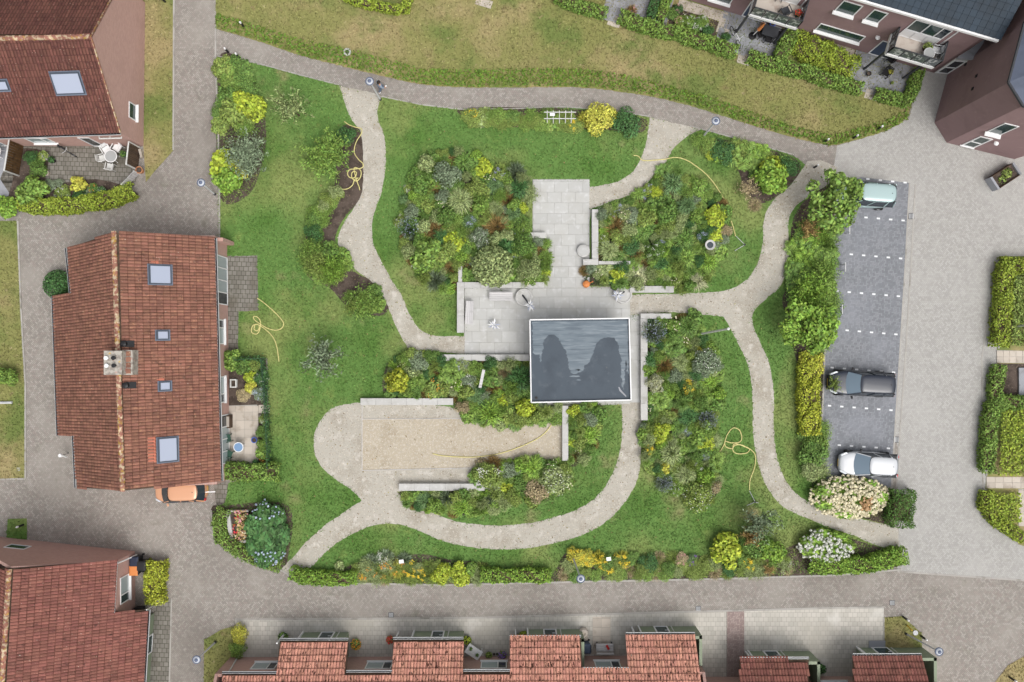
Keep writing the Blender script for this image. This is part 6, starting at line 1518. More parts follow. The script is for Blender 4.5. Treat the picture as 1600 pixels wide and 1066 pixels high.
for b, poly, kinds, rr, gap in (
    ('X', [(1250, 360), (1300, 350), (1300, 480), (1284, 545), (1240, 480), (1240, 400)], [('fern', 'mid'), ('fern', 'green'), ('shrub', 'mid'), ('wispy', 'mid'), ('fine', 'green'), ('wispy', 'bright')], (13, 20), .5),
    ('X', [(1258, 670), (1284, 668), (1282, 752), (1262, 740)], [('fine', 'green'), ('fine', 'mid'), ('wispy', 'pale'), ('wispy', 'mid')], (10, 16), .55),
    ('W', [(484, 330), (505, 318), (522, 296), (530, 300), (508, 345), (498, 375), (484, 380)], [('fine', 'green'), ('fine', 'mid'), ('fine', 'olive'), ('wispy', 'mid')], (10, 14), .5),
    ('W', [(478, 385), (520, 385), (548, 412), (530, 440), (500, 440), (478, 420)], [('wispy', 'mid'), ('wispy', 'olive'), ('bigleaf', 'mid'), ('fern', 'mid'), ('shrub', 'mid')], (12, 18), .5),
    ('W', [(545, 462), (592, 455), (600, 480), (580, 492), (550, 485)], [('wispy', 'mid'), ('bigleaf', 'mid'), ('shrub', 'green')], (12, 17), .55),
    ('NW', [(344, 100), (372, 95), (395, 140), (400, 185), (385, 205), (345, 200)], [('wispy', 'mid'), ('fine', 'green'), ('shrub', 'olive'), ('bigleaf', 'mid')], (11, 16), .62),
    ('NE', [(1090, 220), (1180, 235), (1235, 255), (1215, 295), (1160, 262)], [('wispy', 'mid'), ('fine', 'green'), ('wispy', 'olive'), ('shrub', 'bright')], (11, 17), .62),
    ('S', [(875, 885), (960, 872), (1060, 872), (1225, 876), (1240, 895), (880, 902)], [('feather', 'olive'), ('wispy', 'olive'), ('fine', 'green'), ('wispy', 'pale'), ('tuft', 'olive'), ('fine', 'mid'), ('feather', 'tan')], (8, 12), .66),
    ('S', [(548, 885), (600, 876), (680, 884), (760, 886), (750, 906), (550, 906)], [('feather', 'olive'), ('wispy', 'olive'), ('wispy', 'pale'), ('tuft', 'olive')], (8, 12), .66),
    ('N', [(726, 178), (850, 180), (905, 184), (905, 197), (820, 197), (735, 190)], [('fine', 'olive'), ('wispy', 'mid'), ('wispy', 'olive'), ('fine', 'mid')], (9, 12), .55)):
    xs = [p[0] for p in poly]; ys = [p[1] for p in poly]; done = []
    for _ in range(1500):
        x, y = random.uniform(min(xs), max(xs)), random.uniform(min(ys), max(ys))
        if not inside((x, y), poly): continue
        r = random.uniform(*rr)
        if all(math.hypot(x - a, y - d) > gap * (q + r) for a, d, q in done):
            g, c = random.choice(kinds); plant(x, y, r * (1.3 if b != 'W' else 1.0), g, c, b, None, r * MPX * .8, group='plants of ' + BEDN[b][0]); done.append((x, y, r))
# labels: the look, the bed, and the order from a thing one can find
ORD = ['', 'second', 'third', 'fourth', 'fifth', 'sixth', 'seventh', 'eighth', 'ninth', 'tenth', 'eleventh', 'twelfth', 'thirteenth', 'fourteenth', 'fifteenth', 'sixteenth', 'seventeenth', 'eighteenth', 'nineteenth', 'twentieth']
fam = {}
for o, look, word, bed, xy in PLANTS: fam.setdefault((look, bed), []).append((o, xy, word))
for (look, bed), L in fam.items():
    bn, lm, lp = BEDN[bed]; c = P(*lp); L.sort(key=lambda t: math.hypot(t[1][0] - c.x, t[1][1] - c.y))
    for i, (o, xy, word) in enumerate(L):
        if len(L) > 1 and len(('%s in %s, %s nearest %s' % (look, bn, ORD[i], lm)).split()) > 16: bn, lm = bn.replace('the ', ''), lm.replace('the ', '')
        if len(L) == 1: o['label'] = '%s in %s' % (look, bn)
        elif i == 0: o['label'] = '%s in %s, nearest %s' % (look, bn, lm)
        else: o['label'] = '%s in %s, %s nearest %s' % (look, bn, ORD[i], lm)

# young trees on the lawns
plant(461, 174, 36, 'sparse', 'pale', hz=2.2, label='sparse pale willow-like young tree on the north-western lawn'); 
plant(511, 246, 44, 'wispy', 'mid', hz=1.6, label='soft bright green feathery shrub on the lawn left of the hose curls')
plant(508, 560, 42, 'sparse', 'silver', hz=2.2, label='sparse grey-leaved young tree on the lawn right of the long house')
plant(1182, 815, 34, 'sparse', 'silver', hz=2.4, label='sparse silver-leaved young tree behind the lime shrubs near the sprinkler')
plant(1170, 835, 22, 'sparse', 'russet', hz=1.6, label='thin bare-looking reddish sapling left of the silver-leaved young tree')
plant(530, 885, 9, 'bigleaf', 'pale', hz=.4, label='lone pale leafy weed on the lawn near the south-western gravel path')
plant(90, 445, 24, 'dome', 'dark', hz=1.3, label='dark green clipped bush half under the roof edge of the long house')
plant(8, 588, 20, 'shrub', 'mid', hz=1.3, label='green shrub at the left picture edge on the western lawn')
plant(446, 1000, 0, 'dome', 'green', hz=.4, label='x') if False else None

def tree(x, y, r, h, color, label, n=2600, leaf=(.26, .17), lob=7, seed=1, flat=.5, sy=1.0):
    rng = np.random.default_rng(seed); rw = r * MPX; zc = h * .68; q = P(x, y, zc)
    t = thing('leafy_tree', (q.x, q.y, 0.02), label, 'tree')
    lb = [(0, 0, zc, rw * .5, h * .3)]
    for i in range(lob):
        a = 2 * math.pi * (i + rng.random() * .6) / lob; k = rng.uniform(.45, .92) * rw; lb.append((k * math.cos(a), k * math.sin(a) * sy, zc + rng.uniform(-.4, .3), rw * rng.uniform(.18, .38), h * rng.uniform(.14, .24)))
    V = blob(rng, n, lb, leaf[0], leaf[1], shell=.55, zmin=-.6); me = quads_mesh('crown', V, LM[color]); c = link_mesh('crown', me, None, t)
    m = MB(); m.tube([(0, 0, 0), (.03, .02, h * .3), (-.02, .03, h * .6)], [.09, .07, .05], 8)
    for L in lb[1:]: m.tube([(0, 0, h * .35), (L[0] * .5, L[1] * .5, h * .5), (L[0], L[1], L[2])], [.05, .035, .015], 5)
    me = bpy.data.meshes.new('trunk'); me.from_pydata(m.v, [], m.f); link_mesh('trunk', me, MT['stem'], t)
    return t
tree(1304, 316, 46, 3.6, 'mid', 'leafy green tree overhanging the nose of the pale green car', 1900, (.30, .19), 11, 4)
tree(1270, 512, 44, 3.4, 'bright', 'yellow-green leafy tree between the gravel path and parking bays', 2200, (.28, .18), 11, 9)

# hedges: leaf boxes along a line --------------------------------------
def hedge(pts, w, h, color, label, dens=230, leaf=(.15, .10), group='clipped hedges', name='hedge', z0=0.0):
    q = [P(x, y, h) for x, y in pts]; V = []
    rng = np.random.default_rng(int(abs(q[0].x * 91 + q[0].y * 17)) + 3)
    t = thing(name, (q[0].x, q[0].y, .02), label, 'hedge', group); o = np.array([q[0].x, q[0].y, .02])
    core = MB()
    for a, b in zip(q[:-1], q[1:]):
        d = (b - a); L = d.length; u = np.array(d / L); s = np.array([-u[1], u[0], 0])
        n = int((L + w) * (w + 1.4 * h) * dens)
        f = rng.random(n); side = rng.random(n) < (1.4 * h) / (w + 1.4 * h); tt = rng.uniform(-w * .3, L + w * .3, n)
        off = np.where(side, np.sign(rng.normal(size=n)) * w / 2, rng.uniform(-w / 2, w / 2, n)); z = np.where(side, rng.uniform(.05, h, n), h)
        wob = .10 * np.sin(tt * 3.1 + off * 4) + .08 * np.sin(tt * 6.7 + off * 9 + 1) + rng.normal(0, .07, n)
        off = off * (1 + .13 * np.sin(tt * 2.3 + np.sign(off)) + .09 * np.sin(tt * 5.9 + 2 * np.sign(off)) + rng.normal(0, .09, n)); z = np.maximum(z + np.where(side, 0, wob - .12 * (2 * off / w) ** 4), .04)
        p = np.array([a.x, a.y, 0]) + u * tt[:, None] + s * off[:, None] + np.array([0, 0, 1]) * z[:, None] - np.array([0, 0, 0]) - o
        p[:, 2] = z - .02
        nr = unit(np.where(side[:, None], s * np.sign(off)[:, None], 0) + np.where(side[:, None], 0, 1) * np.array([0, 0, 1]) + rng.normal(size=(n, 3)) * .8 + np.array([0, 0, .3]))
        V.append(leaves(p, nr, leaf[0], leaf[1], rng))
        core.beam(Vector((a.x, a.y, h * .42)), Vector((b.x, b.y, h * .42)), w * .72, h * .8)
    link_mesh('foliage', quads_mesh('foliage', np.concatenate(V), LM[color]), None, t)
    core.build('branches', MT['stem'], t)
    return t
hedge([(32, 318), (80, 322), (140, 316), (182, 306), (200, 297)], 1.0, .85, 'hedge', 'lime green clipped hedge round the patio below the pink gable')
hedge([(239.5, 885), (239, 938)], 1.15, 1.0, 'hedgey', 'yellow-green block hedge beside the orange-lidded bin', 300)
hedge([(457, 899), (475, 903), (500, 905), (552, 905)], .85, .75, 'bright', 'green hedge at the mouth of the south-western gravel path')
hedge([(756, 901), (856, 901)], .85, .8, 'bright', 'green hedge along the southern road between lime shrub and lamp')
hedge([(1272, 885), (1320, 886), (1370, 882), (1400, 872), (1412, 870)], 1.0, .9, 'bright', 'bright green hedge below the smaller white hydrangea')
hedge([(1412, 776), (1411, 815)], 1.55, 1.2, 'deep', 'dark green square box hedge beside the large white hydrangea', 300, (.12, .08))
hedge([(352, 738), (428, 739)], 1.1, 1.0, 'mid', 'leafy hedge closing the lower end of the paved patio')
hedge([(346, 800), (340, 820), (345, 843), (370, 860), (400, 874), (432, 884)], .85, .7, 'mid', 'green hedge curving round the box of red flowers', 240, (.12, .08))
hedge([(540, -6), (580, 6), (620, 13), (634, 10), (638, -6)], .55, .6, 'hedge', 'yellow-green hedge round the small front garden at the top edge')
hedge([(872, -6), (905, 8), (945, 17)], .7, .7, 'mid', 'dark leafy hedge at the top edge left of the apartment path')
hedge([(973, 25), (1010, 38), (1060, 50), (1110, 66), (1148, 77)], .85, .75, 'mid', 'long green hedge along the dry lawn below white flowers')
hedge([(1043, -5), (1033, 26)], .6, .8, 'mid', 'green side hedge between two apartment forecourts')
hedge([(1024, 0), (1020, 22)], .6, .7, 'dark', 'dark green hedge beside the upper left forecourt', 260)
hedge([(1175, 88), (1215, 100), (1260, 110), (1310, 127), (1345, 135)], .8, .75, 'mid', 'green hedge below the lime lawn-like shrub mass by the apartments')
hedge([(1238, 50), (1222, 88)], .9, .8, 'mid', 'green side hedge right of the parasol forecourt')
hedge([(1250, 66), (1290, 85), (1330, 104)], 1.75, .6, 'hedge', 'broad lime green shrub mass under the long ground-floor window', 230)
hedge([(1373, 146), (1400, 152), (1420, 156)], .7, .7, 'mid', 'green hedge closing the front of the right forecourt')
hedge([(1437, 110), (1430, 135), (1422, 152)], .7, .7, 'mid', 'green side hedge beside the passage between the buildings')
hedge([(1268, 560), (1266, 600), (1266, 640), (1270, 672)], 1.25, .9, 'hedgey', 'yellow-green hedge between the lawn and the dark estate car', 230)
hedge([(1660, 416), (1576, 414), (1572, 470), (1567, 536)], .95, 1.0, 'hedge', 'yellow-green hedge round the upper right roadside garden')
hedge([(1563, 575), (1559, 625)], .8, .8, 'mid', 'leafy green hedge beside the dark soil and pale slab at the right edge')
hedge([(1660, 628), (1570, 629), (1554, 640), (1548, 690), (1547, 735)], .85, .9, 'mid', 'green hedge round the lime plot at the right edge')
hedge([(1545, 772), (1545, 795), (1565, 818), (1600, 840)], .75, .8, 'hedge', 'yellow-green hedge rounding the lower right roadside corner')
for pts, lb, c in (([(1576, 425), (1660, 425), (1660, 540), (1576, 540)], 'mass of mid green groundcover inside the upper right hedge', 'olive'), ([(1562, 636), (1660, 634), (1660, 742), (1556, 742)], 'mass of lime leaves filling the right roadside plot', 'hedge'), ([(1548, 770), (1590, 768), (1590, 815), (1575, 815), (1550, 795)], 'patch of lime leaves in the lower right corner plot', 'hedge')):
    x, y = scatter([wpoly(pts)], 200); n = len(x); p = np.stack([x, y, .25 + .3 * RNG.random(n)], 1)
    tag(link_mesh('ground_cover', quads_mesh('ground_cover', leaves(p, unit(RNG.normal(size=(n, 3)) * .5 + np.array([0, 0, 1.])), .17, .12, RNG), LM[c]), None), kind='stuff')

# hydrangeas with round heads ---------------------------------------------
def hydrangea(x, y, rx, ry, h, leafc, headc, nheads, hr, label, seed, extra=None, sec=None):
    rng = np.random.default_rng(seed); q = P(x, y, h * .5); ax, ay = rx * MPX, ry * MPX
    t = thing('hydrangea', (q.x, q.y, .02), label, 'hydrangea', 'hydrangeas')
    lb = [(0, 0, h * .4, .72, h * .5)] + [(.62 * math.cos(k * .9), .62 * math.sin(k * .9), h * (.42 + .06 * math.sin(k * 5)), .36 + .05 * math.sin(k * 3), h * .46) for k in range(7)]
    V = blob(rng, int(700 * ax * ay + 700), lb, .24, .16, rnd=.7)
    V[..., 0] *= ax * .97; V[..., 1] *= ay * .97
    # undo the stretch of each leaf
    link_mesh('foliage', quads_mesh('foliage', V, LM[leafc]), None, t)
    pts = []
    for _ in range(9000):
        a, k = rng.uniform(0, 6.283), math.sqrt(rng.random()) * 1.0
        p = (k * math.cos(a) * ax, k * math.sin(a) * ay, h * (1.0 - .6 * k ** 3) + rng.uniform(-.05, .08))
        if sec and not sec(k * math.cos(a), k * math.sin(a)): continue
        if all((p[0] - o[0]) ** 2 + (p[1] - o[1]) ** 2 > (hr * 1.12) ** 2 for o in pts): pts.append(p)
        if len(pts) >= nheads: break
    for i, p in enumerate(pts):
        mk = headc if extra is None or not extra(p) else 'tanf'
        me = quads_mesh('flower_head', balls(rng, [(0, 0, 0)], hr, 22), LM[mk]); o = link_mesh('flower_head', me, None, t); o.location = p
    m = MB()
    for k in range(7): a = k * .9; m.tube([(0, 0, 0), (.3 * ax * math.cos(a), .3 * ay * math.sin(a), h * .4), (.6 * ax * math.cos(a), .6 * ay * math.sin(a), h * .7)], [.03, .02, .01], 5)
    me = bpy.data.meshes.new('stem'); me.from_pydata(m.v, [], m.f); link_mesh('stem', me, MT['stem'], t)
hydrangea(1327, 777, 62, 33, 1.25, 'bright', 'creamy', 255, .14, 'large cream-white hydrangea at the end of the parking bays by the silver car', 5, lambda p: (p[0] - .9) ** 2 + (p[1] + .35) ** 2 < .22)
hydrangea(1292, 853, 46, 27, 1.1, 'bright', 'white', 120, .115, 'smaller white hydrangea below the gravel path near the bright hedge', 6, sec=lambda a, b: a + b < .75)
hydrangea(418, 835, 36, 53, 1.5, 'dark', 'paleblue', 60, .075, 'dark green hydrangea with pale blue flower heads at the corner of the lawn', 7, sec=lambda a, b: abs(b) > .45 and a > -.75)
# ================================================================ CARS
def paint(name, c, rough=.25, metal=.0): 
    m = M(name, c, rough, metal=metal, spec=.5); m.node_tree.nodes['Principled BSDF'].inputs['Coat Weight'].default_value = .5; m.node_tree.nodes['Principled BSDF'].inputs['Coat Roughness'].default_value = .08; return m
RUB = M('tyre_rubber', (.02, .02, .02, 1), .8)
REDL = M('red_lens', (.45, .02, .02, 1), .2); CLRL = M('clear_lens', (.62, .66, .7, 1), .1, spec=.8)
def car(px, py, rz, L, Wd, Ht, mat, label, cowl=.30, ws=.16, rearw=.05, tail=.0, kind='hatch', glass='carglass', rails=False, extras=None):
    """x forward. cowl, ws: hood length and windscreen run as shares of the length; rearw: rear-glass run"""
    q = P(px, py, .8); c, s = math.cos(rz), math.sin(rz); base = Vector((q.x, q.y, .02))
    t = thing('parked_car', base, label, 'car', 'parked cars'); t.rotation_euler = (0, 0, rz)
    pl = Vector(base)
    def pb(m, name, mt, parent=t, **k):
        o = m.build(name, mt, None, local=True, **k); o.parent = parent; return o
    hw, hl = Wd / 2, L / 2; zb = Ht * .60
    def plan(kx, ky, z, n=40, e=3.2, hood=0.0, tailz=0.0):
        r = []
        for i in range(n):
            a = 2 * math.pi * i / n; ca, sa = math.cos(a), math.sin(a)
            x = math.copysign(abs(ca) ** (2 / e), ca) * hl * kx; y = math.copysign(abs(sa) ** (2 / 4.6), sa) * hw * ky
            f = max(0, x / hl); bk = max(0, -x / hl)
            y *= 1 - .10 * f ** 3 - .05 * bk ** 3
            r.append(Vector((x, y, z - hood * f ** 2 - tailz * bk ** 3)))
        return r
    m = MB(); m.loft([plan(.965, .93, .22), plan(.995, .985, .36), plan(1, 1, .52, hood=.02), plan(.985, .985, zb * .84, hood=.10), plan(.955, .93, zb * .96, hood=.12), plan(.90, .86, zb, hood=.12), plan(.5, .45, zb + .025, hood=.05)])
    body = pb(m, 'body', mat, smooth=True)
    b2 = body.modifiers.new('s', 'SUBSURF'); b2.levels = 1; b2.render_levels = 1
    x1 = hl - L * cowl; x2 = x1 - L * ws; x4 = -hl + L * (.035 + tail); x3 = x4 + L * rearw
    wb, wt = hw * .90, hw * .70
    zr = Ht
    # cabin core under the glass
    def ringc(x0, xe, w, z, k=.0, n=5):
        pts = []
        for i in range(n + 1): y = -w + 2 * w * i / n; pts.append(Vector((x0 + k * (1 - (y / w) ** 2), y, z)))
        for i in range(n + 1): y = w - 2 * w * i / n; pts.append(Vector((xe - k * .5 * (1 - (y / w) ** 2), y, z)))
        return pts
    m = MB(); m.loft([ringc(x1 - .05, x4 + .05, wb - .03, zb - .04, .14), ringc(x2 - .03, x3 + .03, wt - .03, zr - .07, .08)]); pb(m, 'cabin', MT['black'])
    rb, rt = ringc(x1, x4, wb, zb - .01, .16), ringc(x2, x3, wt, zr - .05, .08); n = 5
    def strip(idx, name, ins=.0, mt=None):
        m = MB(); lo = [rb[i] for i in idx]; hi = [rt[i] for i in idx]; k = len(idx)
        m.add(lo + hi, [[i, i + 1, k + i + 1, k + i] for i in range(k - 1)]); o = pb(m, name, mt or MT[glass], smooth=True); return o
    strip(list(range(0, n + 1)), 'windscreen'); strip(list(range(n + 1, 2 * n + 2)), 'rear_window')
    for sg in (0, 1):
        a0, a1 = (rb[n], rt[n]) if sg else (rb[0], rt[0]); c0, c1 = (rb[n + 1], rt[n + 1]) if sg else (rb[2 * n + 1], rt[2 * n + 1])
        m = MB(); m.add([a0, c0, c1, a1], [[0, 1, 2, 3]]); pb(m, 'side_window', MT['glass'])
        m = MB()
        for f_, w_ in ((.0, .06), (.42, .07), (.74 if kind != 'hatch' else .8, .07), (1.0, .09)):
            m.beam(a0.lerp(c0, f_) + Vector((0, 0, .0)), a1.lerp(c1, f_), w_, .05)
        pb(m, 'pillar', mat)
        y = (1 if a0.y > 0 else -1)
        m = MB(); m.beam(a0 + Vector((0, y * .02, 0)), c0 + Vector((0, y * .02, 0)), .05, .03); pb(m, 'window_trim', MT['dark'])
    nu, nv = 20, 14; cx_, ax_ = (x2 + x3) / 2, (x2 - x3) / 2 + .03; vs = []; fs = []
    for i in range(nu + 1):
        a = -1 + 2 * i / nu; a = math.copysign(abs(a) ** .6, a)
        for jj in range(nv + 1):
            b = -1 + 2 * jj / nv; b = math.copysign(abs(b) ** .6, b)
            vs.append(Vector((cx_ + ax_ * a * (1 - .06 * b ** 4) + .05 * a * (1 - b * b), wt * 1.04 * b * (1 - .05 * a ** 4), zr - .085 * (1 - (1 - a ** 10) * (1 - b ** 8)) - .025 * b * b - .012 * a * a)))
    for i in range(nu):
        for jj in range(nv): q0 = i * (nv + 1) + jj; fs.append([q0, q0 + nv + 1, q0 + nv + 2, q0 + 1])
    m = MB(); m.add(vs, fs); roofp = pb(m, 'roof', mat, smooth=True)
    m = MB(); m.lathe([(.03, zr - .02), (.02, zr + .03), (.006, zr + .05)], (x3 + .25, 0, 0), 8); pb(m, 'antenna', MT['black'], roofp)
    for x, y in ((hl * .62, 1), (hl * .62, -1), (-hl * .60, 1), (-hl * .60, -1)):
        w = bpy.data.objects.new('wheel', None); COL.objects.link(w); w.parent = t; w.location = (x, y * (hw - .09), .30)
        m = MB(); prof = [(.19, -.10), (.29, -.10), (.31, -.06), (.31, .06), (.29, .10), (.19, .10)]
        m.lathe(prof, (0, 0, 0), 20); m.v = [Vector((v.x, v.z, v.y)) for v in m.v]; o = m.build('tyre', RUB, None, local=True); o.parent = w
        m = MB(); m.lathe([(.19, -.09), (.19, .09), (.06, .105)], (0, 0, 0), 14); m.v = [Vector((v.x, v.z * y, v.y)) for v in m.v]; o = m.build('rim', MT['steel'], None, local=True); o.parent = w
    for sg in (1, -1):
        m = MB(); a = Vector((hl * .955, sg * hw * .56, zb * .80)); b = Vector((hl * .80, sg * hw * .80, zb * .90)); m.loft([[a + Vector((.04, 0, -.10)), a + Vector((.02, sg * .10, -.08)), b + Vector((0, sg * .07, -.06)), b + Vector((-.1, sg * .06, -.02))], [a + Vector((-.02, 0, .05)), a + Vector((-.02, sg * .12, .04)), b + Vector((0, sg * .06, .02)), b + Vector((-.14, 0, .035))]]); pb(m, 'headlight', CLRL)
        m = MB(); m.box((-hl * .945, sg * hw * .76, zb * .86), (.12, .20, .26)); pb(m, 'tail_light', REDL, bevel=.03)
        m = MB(); m.box((x1 - .28, sg * (hw + .09), zb + .02), (.13, .20, .13), rz=sg * .25); pb(m, 'wing_mirror', MT['black'] if kind != 'orange' else mat, bevel=.03)
        m = MB(); m.box((x2 - .45, sg * (hw * .985), zb * .80), (.16, .03, .03)); pb(m, 'door_handle', mat)
        if rails: m = MB(); m.tube([(x2 - .2, sg * wt * .93, zr - .03), (x2 - .3, sg * wt * .93, zr + .03), (x3 + .25, sg * wt * .93, zr + .03), (x3 + .15, sg * wt * .93, zr - .03)], .02, 6); pb(m, 'roof_rail', MT['dark'], roofp)
    m = MB(); m.box((hl * .992, 0, .40), (.05, Wd * .55, .14)); pb(m, 'grille', MT['black'])
    for x in (hl * .99, -hl * .99): m = MB(); m.box((x, 0, .46), (.03, .5, .11)); pb(m, 'number_plate', PLATE)
    m = MB()
    for y in (-.35, .15): m.beam(Vector((x1 + .03, y, zb + .03)), Vector((x1 - .25, y + .42, zb + .13)), .025, .02)
    pb(m, 'wiper', MT['black'])
    return t
PLATE = M('number_plate', L_(226, 186, 60), .5)
car(1350.5, 304, math.pi - .07, 4.15, 1.76, 1.70, paint('pale_green_paint', L_(176, 200, 200), .25, .1), 'pale green-grey tall car whose bonnet is hidden under the leafy tree', .22, .17, .035, glass='glass')
car(1347, 599.5, math.pi - .045, 4.62, 1.78, 1.50, paint('dark_blue_grey_paint', L_(36, 43, 58), .3, .0), 'dark blue-grey estate car parked in the middle bay by the yellow hedge', .28, .15, .04, kind='estate', rails=False)
car(1358, 726, math.pi - .055, 4.12, 1.72, 1.46, paint('white_silver_paint', L_(206, 209, 213), .25), 'silver-white hatchback parked beside the large cream hydrangea', .27, .19, .07)
car(281.5, 767.5, math.pi + .03, 3.62, 1.62, 1.50, paint('copper_paint', L_(222, 168, 132), .3, .1), 'copper-orange small car half under the roof edge of the long house', .20, .15, .09, kind='orange', glass='glass')

# ================================================================ FURNITURE, BINS AND POTS
def chair(x, y, rz, mat, label, group, s=1.0, loose=None, arms=True):
    q = P(x, y); t = thing('garden_chair', (q.x, q.y, .02), label, 'chair', group); t.rotation_euler = (0, 0, rz); mt = MT[mat]
    def pb(m, n): o = m.build(n, mt, None, local=True); o.parent = t
    m = MB(); m.box((0, 0, .43), (.46 * s, .46 * s, .04)); pb(m, 'seat')
    for i in range(4): m = MB(); m.box((-.25 * s - .03 * (i % 2), 0, .55 + .1 * i), (.03, .46 * s, .08)); pb(m, 'back_slat')
    for a in (-1, 1):
        for b in (-1, 1): m = MB(); m.beam(Vector((a * .21 * s, b * .21 * s, 0)), Vector((a * .21 * s, b * .21 * s, .43)), .035, .035); pb(m, 'leg')
    if arms:
        for b in (-1, 1): m = MB(); m.beam(Vector((-.26 * s, b * .26 * s, .64)), Vector((.24 * s, b * .26 * s, .64)), .05, .03); m.beam(Vector((.22 * s, b * .26 * s, .02)), Vector((.22 * s, b * .26 * s, .63)), .03, .03); pb(m, 'armrest')
def round_table(x, y, r, topm, legm, label, h=.72):
    q = P(x, y); t = thing('garden_table', (q.x, q.y, .02), label, 'table')
    MB().lathe([(r, h - .03), (r + .02, h - .01), (r, h + .01), (.02, h + .012)], (q.x, q.y, 0), 22).build('tabletop', MT[topm], t)
    rr_ = lambda r_, z_: [Vector((q.x + r_ * math.cos(2 * math.pi * i / 22), q.y + r_ * math.sin(2 * math.pi * i / 22), z_)) for i in range(22)]
    MB().loft([rr_(r - .03, h + .013), rr_(r + .02, h + .013), rr_(r + .02, h + .025), rr_(r - .03, h + .025)], False, False).build('rim', MT[legm], t)
    for k in range(4):
        a = k * 1.57 + .5; MB().beam(Vector((q.x + r * .8 * math.cos(a), q.y + r * .8 * math.sin(a), .02)), Vector((q.x + r * .3 * math.cos(a), q.y + r * .3 * math.sin(a), h - .03)), .035, .035).build('leg', MT[legm], t)
def pot(x, y, r, h, mat, label, plantc=None, flower=None, group='plant pots'):
    q = P(x, y); t = thing('plant_pot', (q.x, q.y, .02), label, 'plant pot', group)
    MB().lathe([(r * .7, .02), (r * .95, h - .05), (r * 1.08, h - .04), (r * 1.08, h), (r * .85, h), (r * .8, h - .06)], (q.x, q.y, 0), 18).build('pot', MT[mat], t)
    if plantc:
        rng = np.random.default_rng(int(x)); V = blob(rng, 150, [(0, 0, h, r * 1.25, r * .9)], r * .42, r * .28, zmin=0); link_mesh('foliage', quads_mesh('foliage', V, LM[plantc]), None, t)
    else: MB().lathe([(r * .84, h - .055), (.01, h - .03)], (q.x, q.y, 0), 14).build('earth', MT['soil'], t)
    if flower:
        rng = np.random.default_rng(int(x) + 1); V = flowers(rng, 60, r * .95, r * .38, .9) * np.array([r * 1.2, r * 1.2, 1]) * 1.0
        a = rng.uniform(0, 6.28, 60); k = r * 1.2 * np.sqrt(rng.random(60)); p = np.stack([k * np.cos(a), k * np.sin(a), h + r * .9 - .5 * k * k / r + rng.uniform(0, .05, 60)], 1)
        link_mesh('blossoms', quads_mesh('blossoms', leaves(p, unit(rng.normal(size=(60, 3)) * .4 + np.array([0, 0, 1.])), .1, .09, rng), LM[flower]), None, t)
# long house patio
round_table(378, 697, .33, 'bluegreyt', 'white', 'round blue-topped table on the paved patio of the long house') if 'bluegreyt' in MT else None
MT['bluetop'] = M('blue_table_top', L_(126, 158, 196), .4)
round_table(378, 697, .33, 'bluetop', 'white', 'small round blue-topped table on the paved patio of the long house')
chair(359, 684, .2, 'greenplastic', 'upper dark green garden chair by the round blue table', 'green patio chairs')
chair(361, 708, -.4, 'greenplastic', 'lower dark green garden chair by the round blue table', 'green patio chairs')
pot(399.5, 687, .19, .36, 'blue', 'bright blue bucket on the paved patio of the long house')
pot(402, 722, .2, .4, 'greenplastic', 'dark green tub in the lower corner of the paved patio', 'dark')
q = P(357, 658); t = thing('storage_box', (q.x, q.y, .02), 'brown garden storage box with pale lid against the wall of the long house', 'box')
MB().box((q.x, q.y, .3), (.62, .9, .56)).build('box', MT['wood_dark'], t, bevel=.02); MB().box((q.x, q.y, .6), (.5, .72, .04)).build('lid', MT['slab_beige'], t)
q = P(367, 599); t = thing('wash_tub', (q.x, q.y, .02), 'pale rectangular tub of soil in the patio garden', 'tub')
m = MB(); m.loft([[Vector((q.x + a * .2, q.y + b * .27, z)) for a, b in ((-1, -1), (1, -1), (1, 1), (-1, 1))] for z in (.02, .34)], True, False); m.loft([[Vector((q.x + a * k, q.y + b * (k + .07), z)) for a, b in ((-1, -1), (1, -1), (1, 1), (-1, 1))] for z, k in ((.34, .2), (.36, .23), (.36, .15), (.26, .14))], False, True); m.build('tub', MT['offwhite'], t); MB().box((q.x, q.y, .29), (.26, .4, .03)).build('earth', MT['soil'], t)
t = thing('garden_fence', P(418, 645), 'dark green wire fence overgrown with creeper round the paved patio', 'fence')
fpts = [P(372, 562), P(414, 560), P(418, 600), P(420, 640), P(423, 690), P(424, 728)]
for a, b in zip(fpts[:-1], fpts[1:]):
    for z in (.35, .7, 1.0): MB().beam(a + Vector((0, 0, z)), b + Vector((0, 0, z)), .03, .03).build('wire', MT['greenplastic'], t)
for a in fpts: MB().beam(a, a + Vector((0, 0, 1.05)), .07, .07).build('post', MT['dark'], t)
rng = np.random.default_rng(5); V = []
for a, b in zip(fpts[:-1], fpts[1:]):
    L = (b - a).length; n = int(L * 190); f = rng.random(n); p = np.array(a) + (np.array(b) - np.array(a)) * f[:, None] + np.stack([rng.normal(0, .11, n), rng.normal(0, .11, n), rng.uniform(.1, 1.15, n)], 1)
    V.append(leaves(p - np.array(WL[t.name]), unit(rng.normal(size=(n, 3)) + np.array([0, 0, .6])), .12, .08, rng))
link_mesh('creeper', quads_mesh('creeper', np.concatenate(V), LM['dark']), None, t)
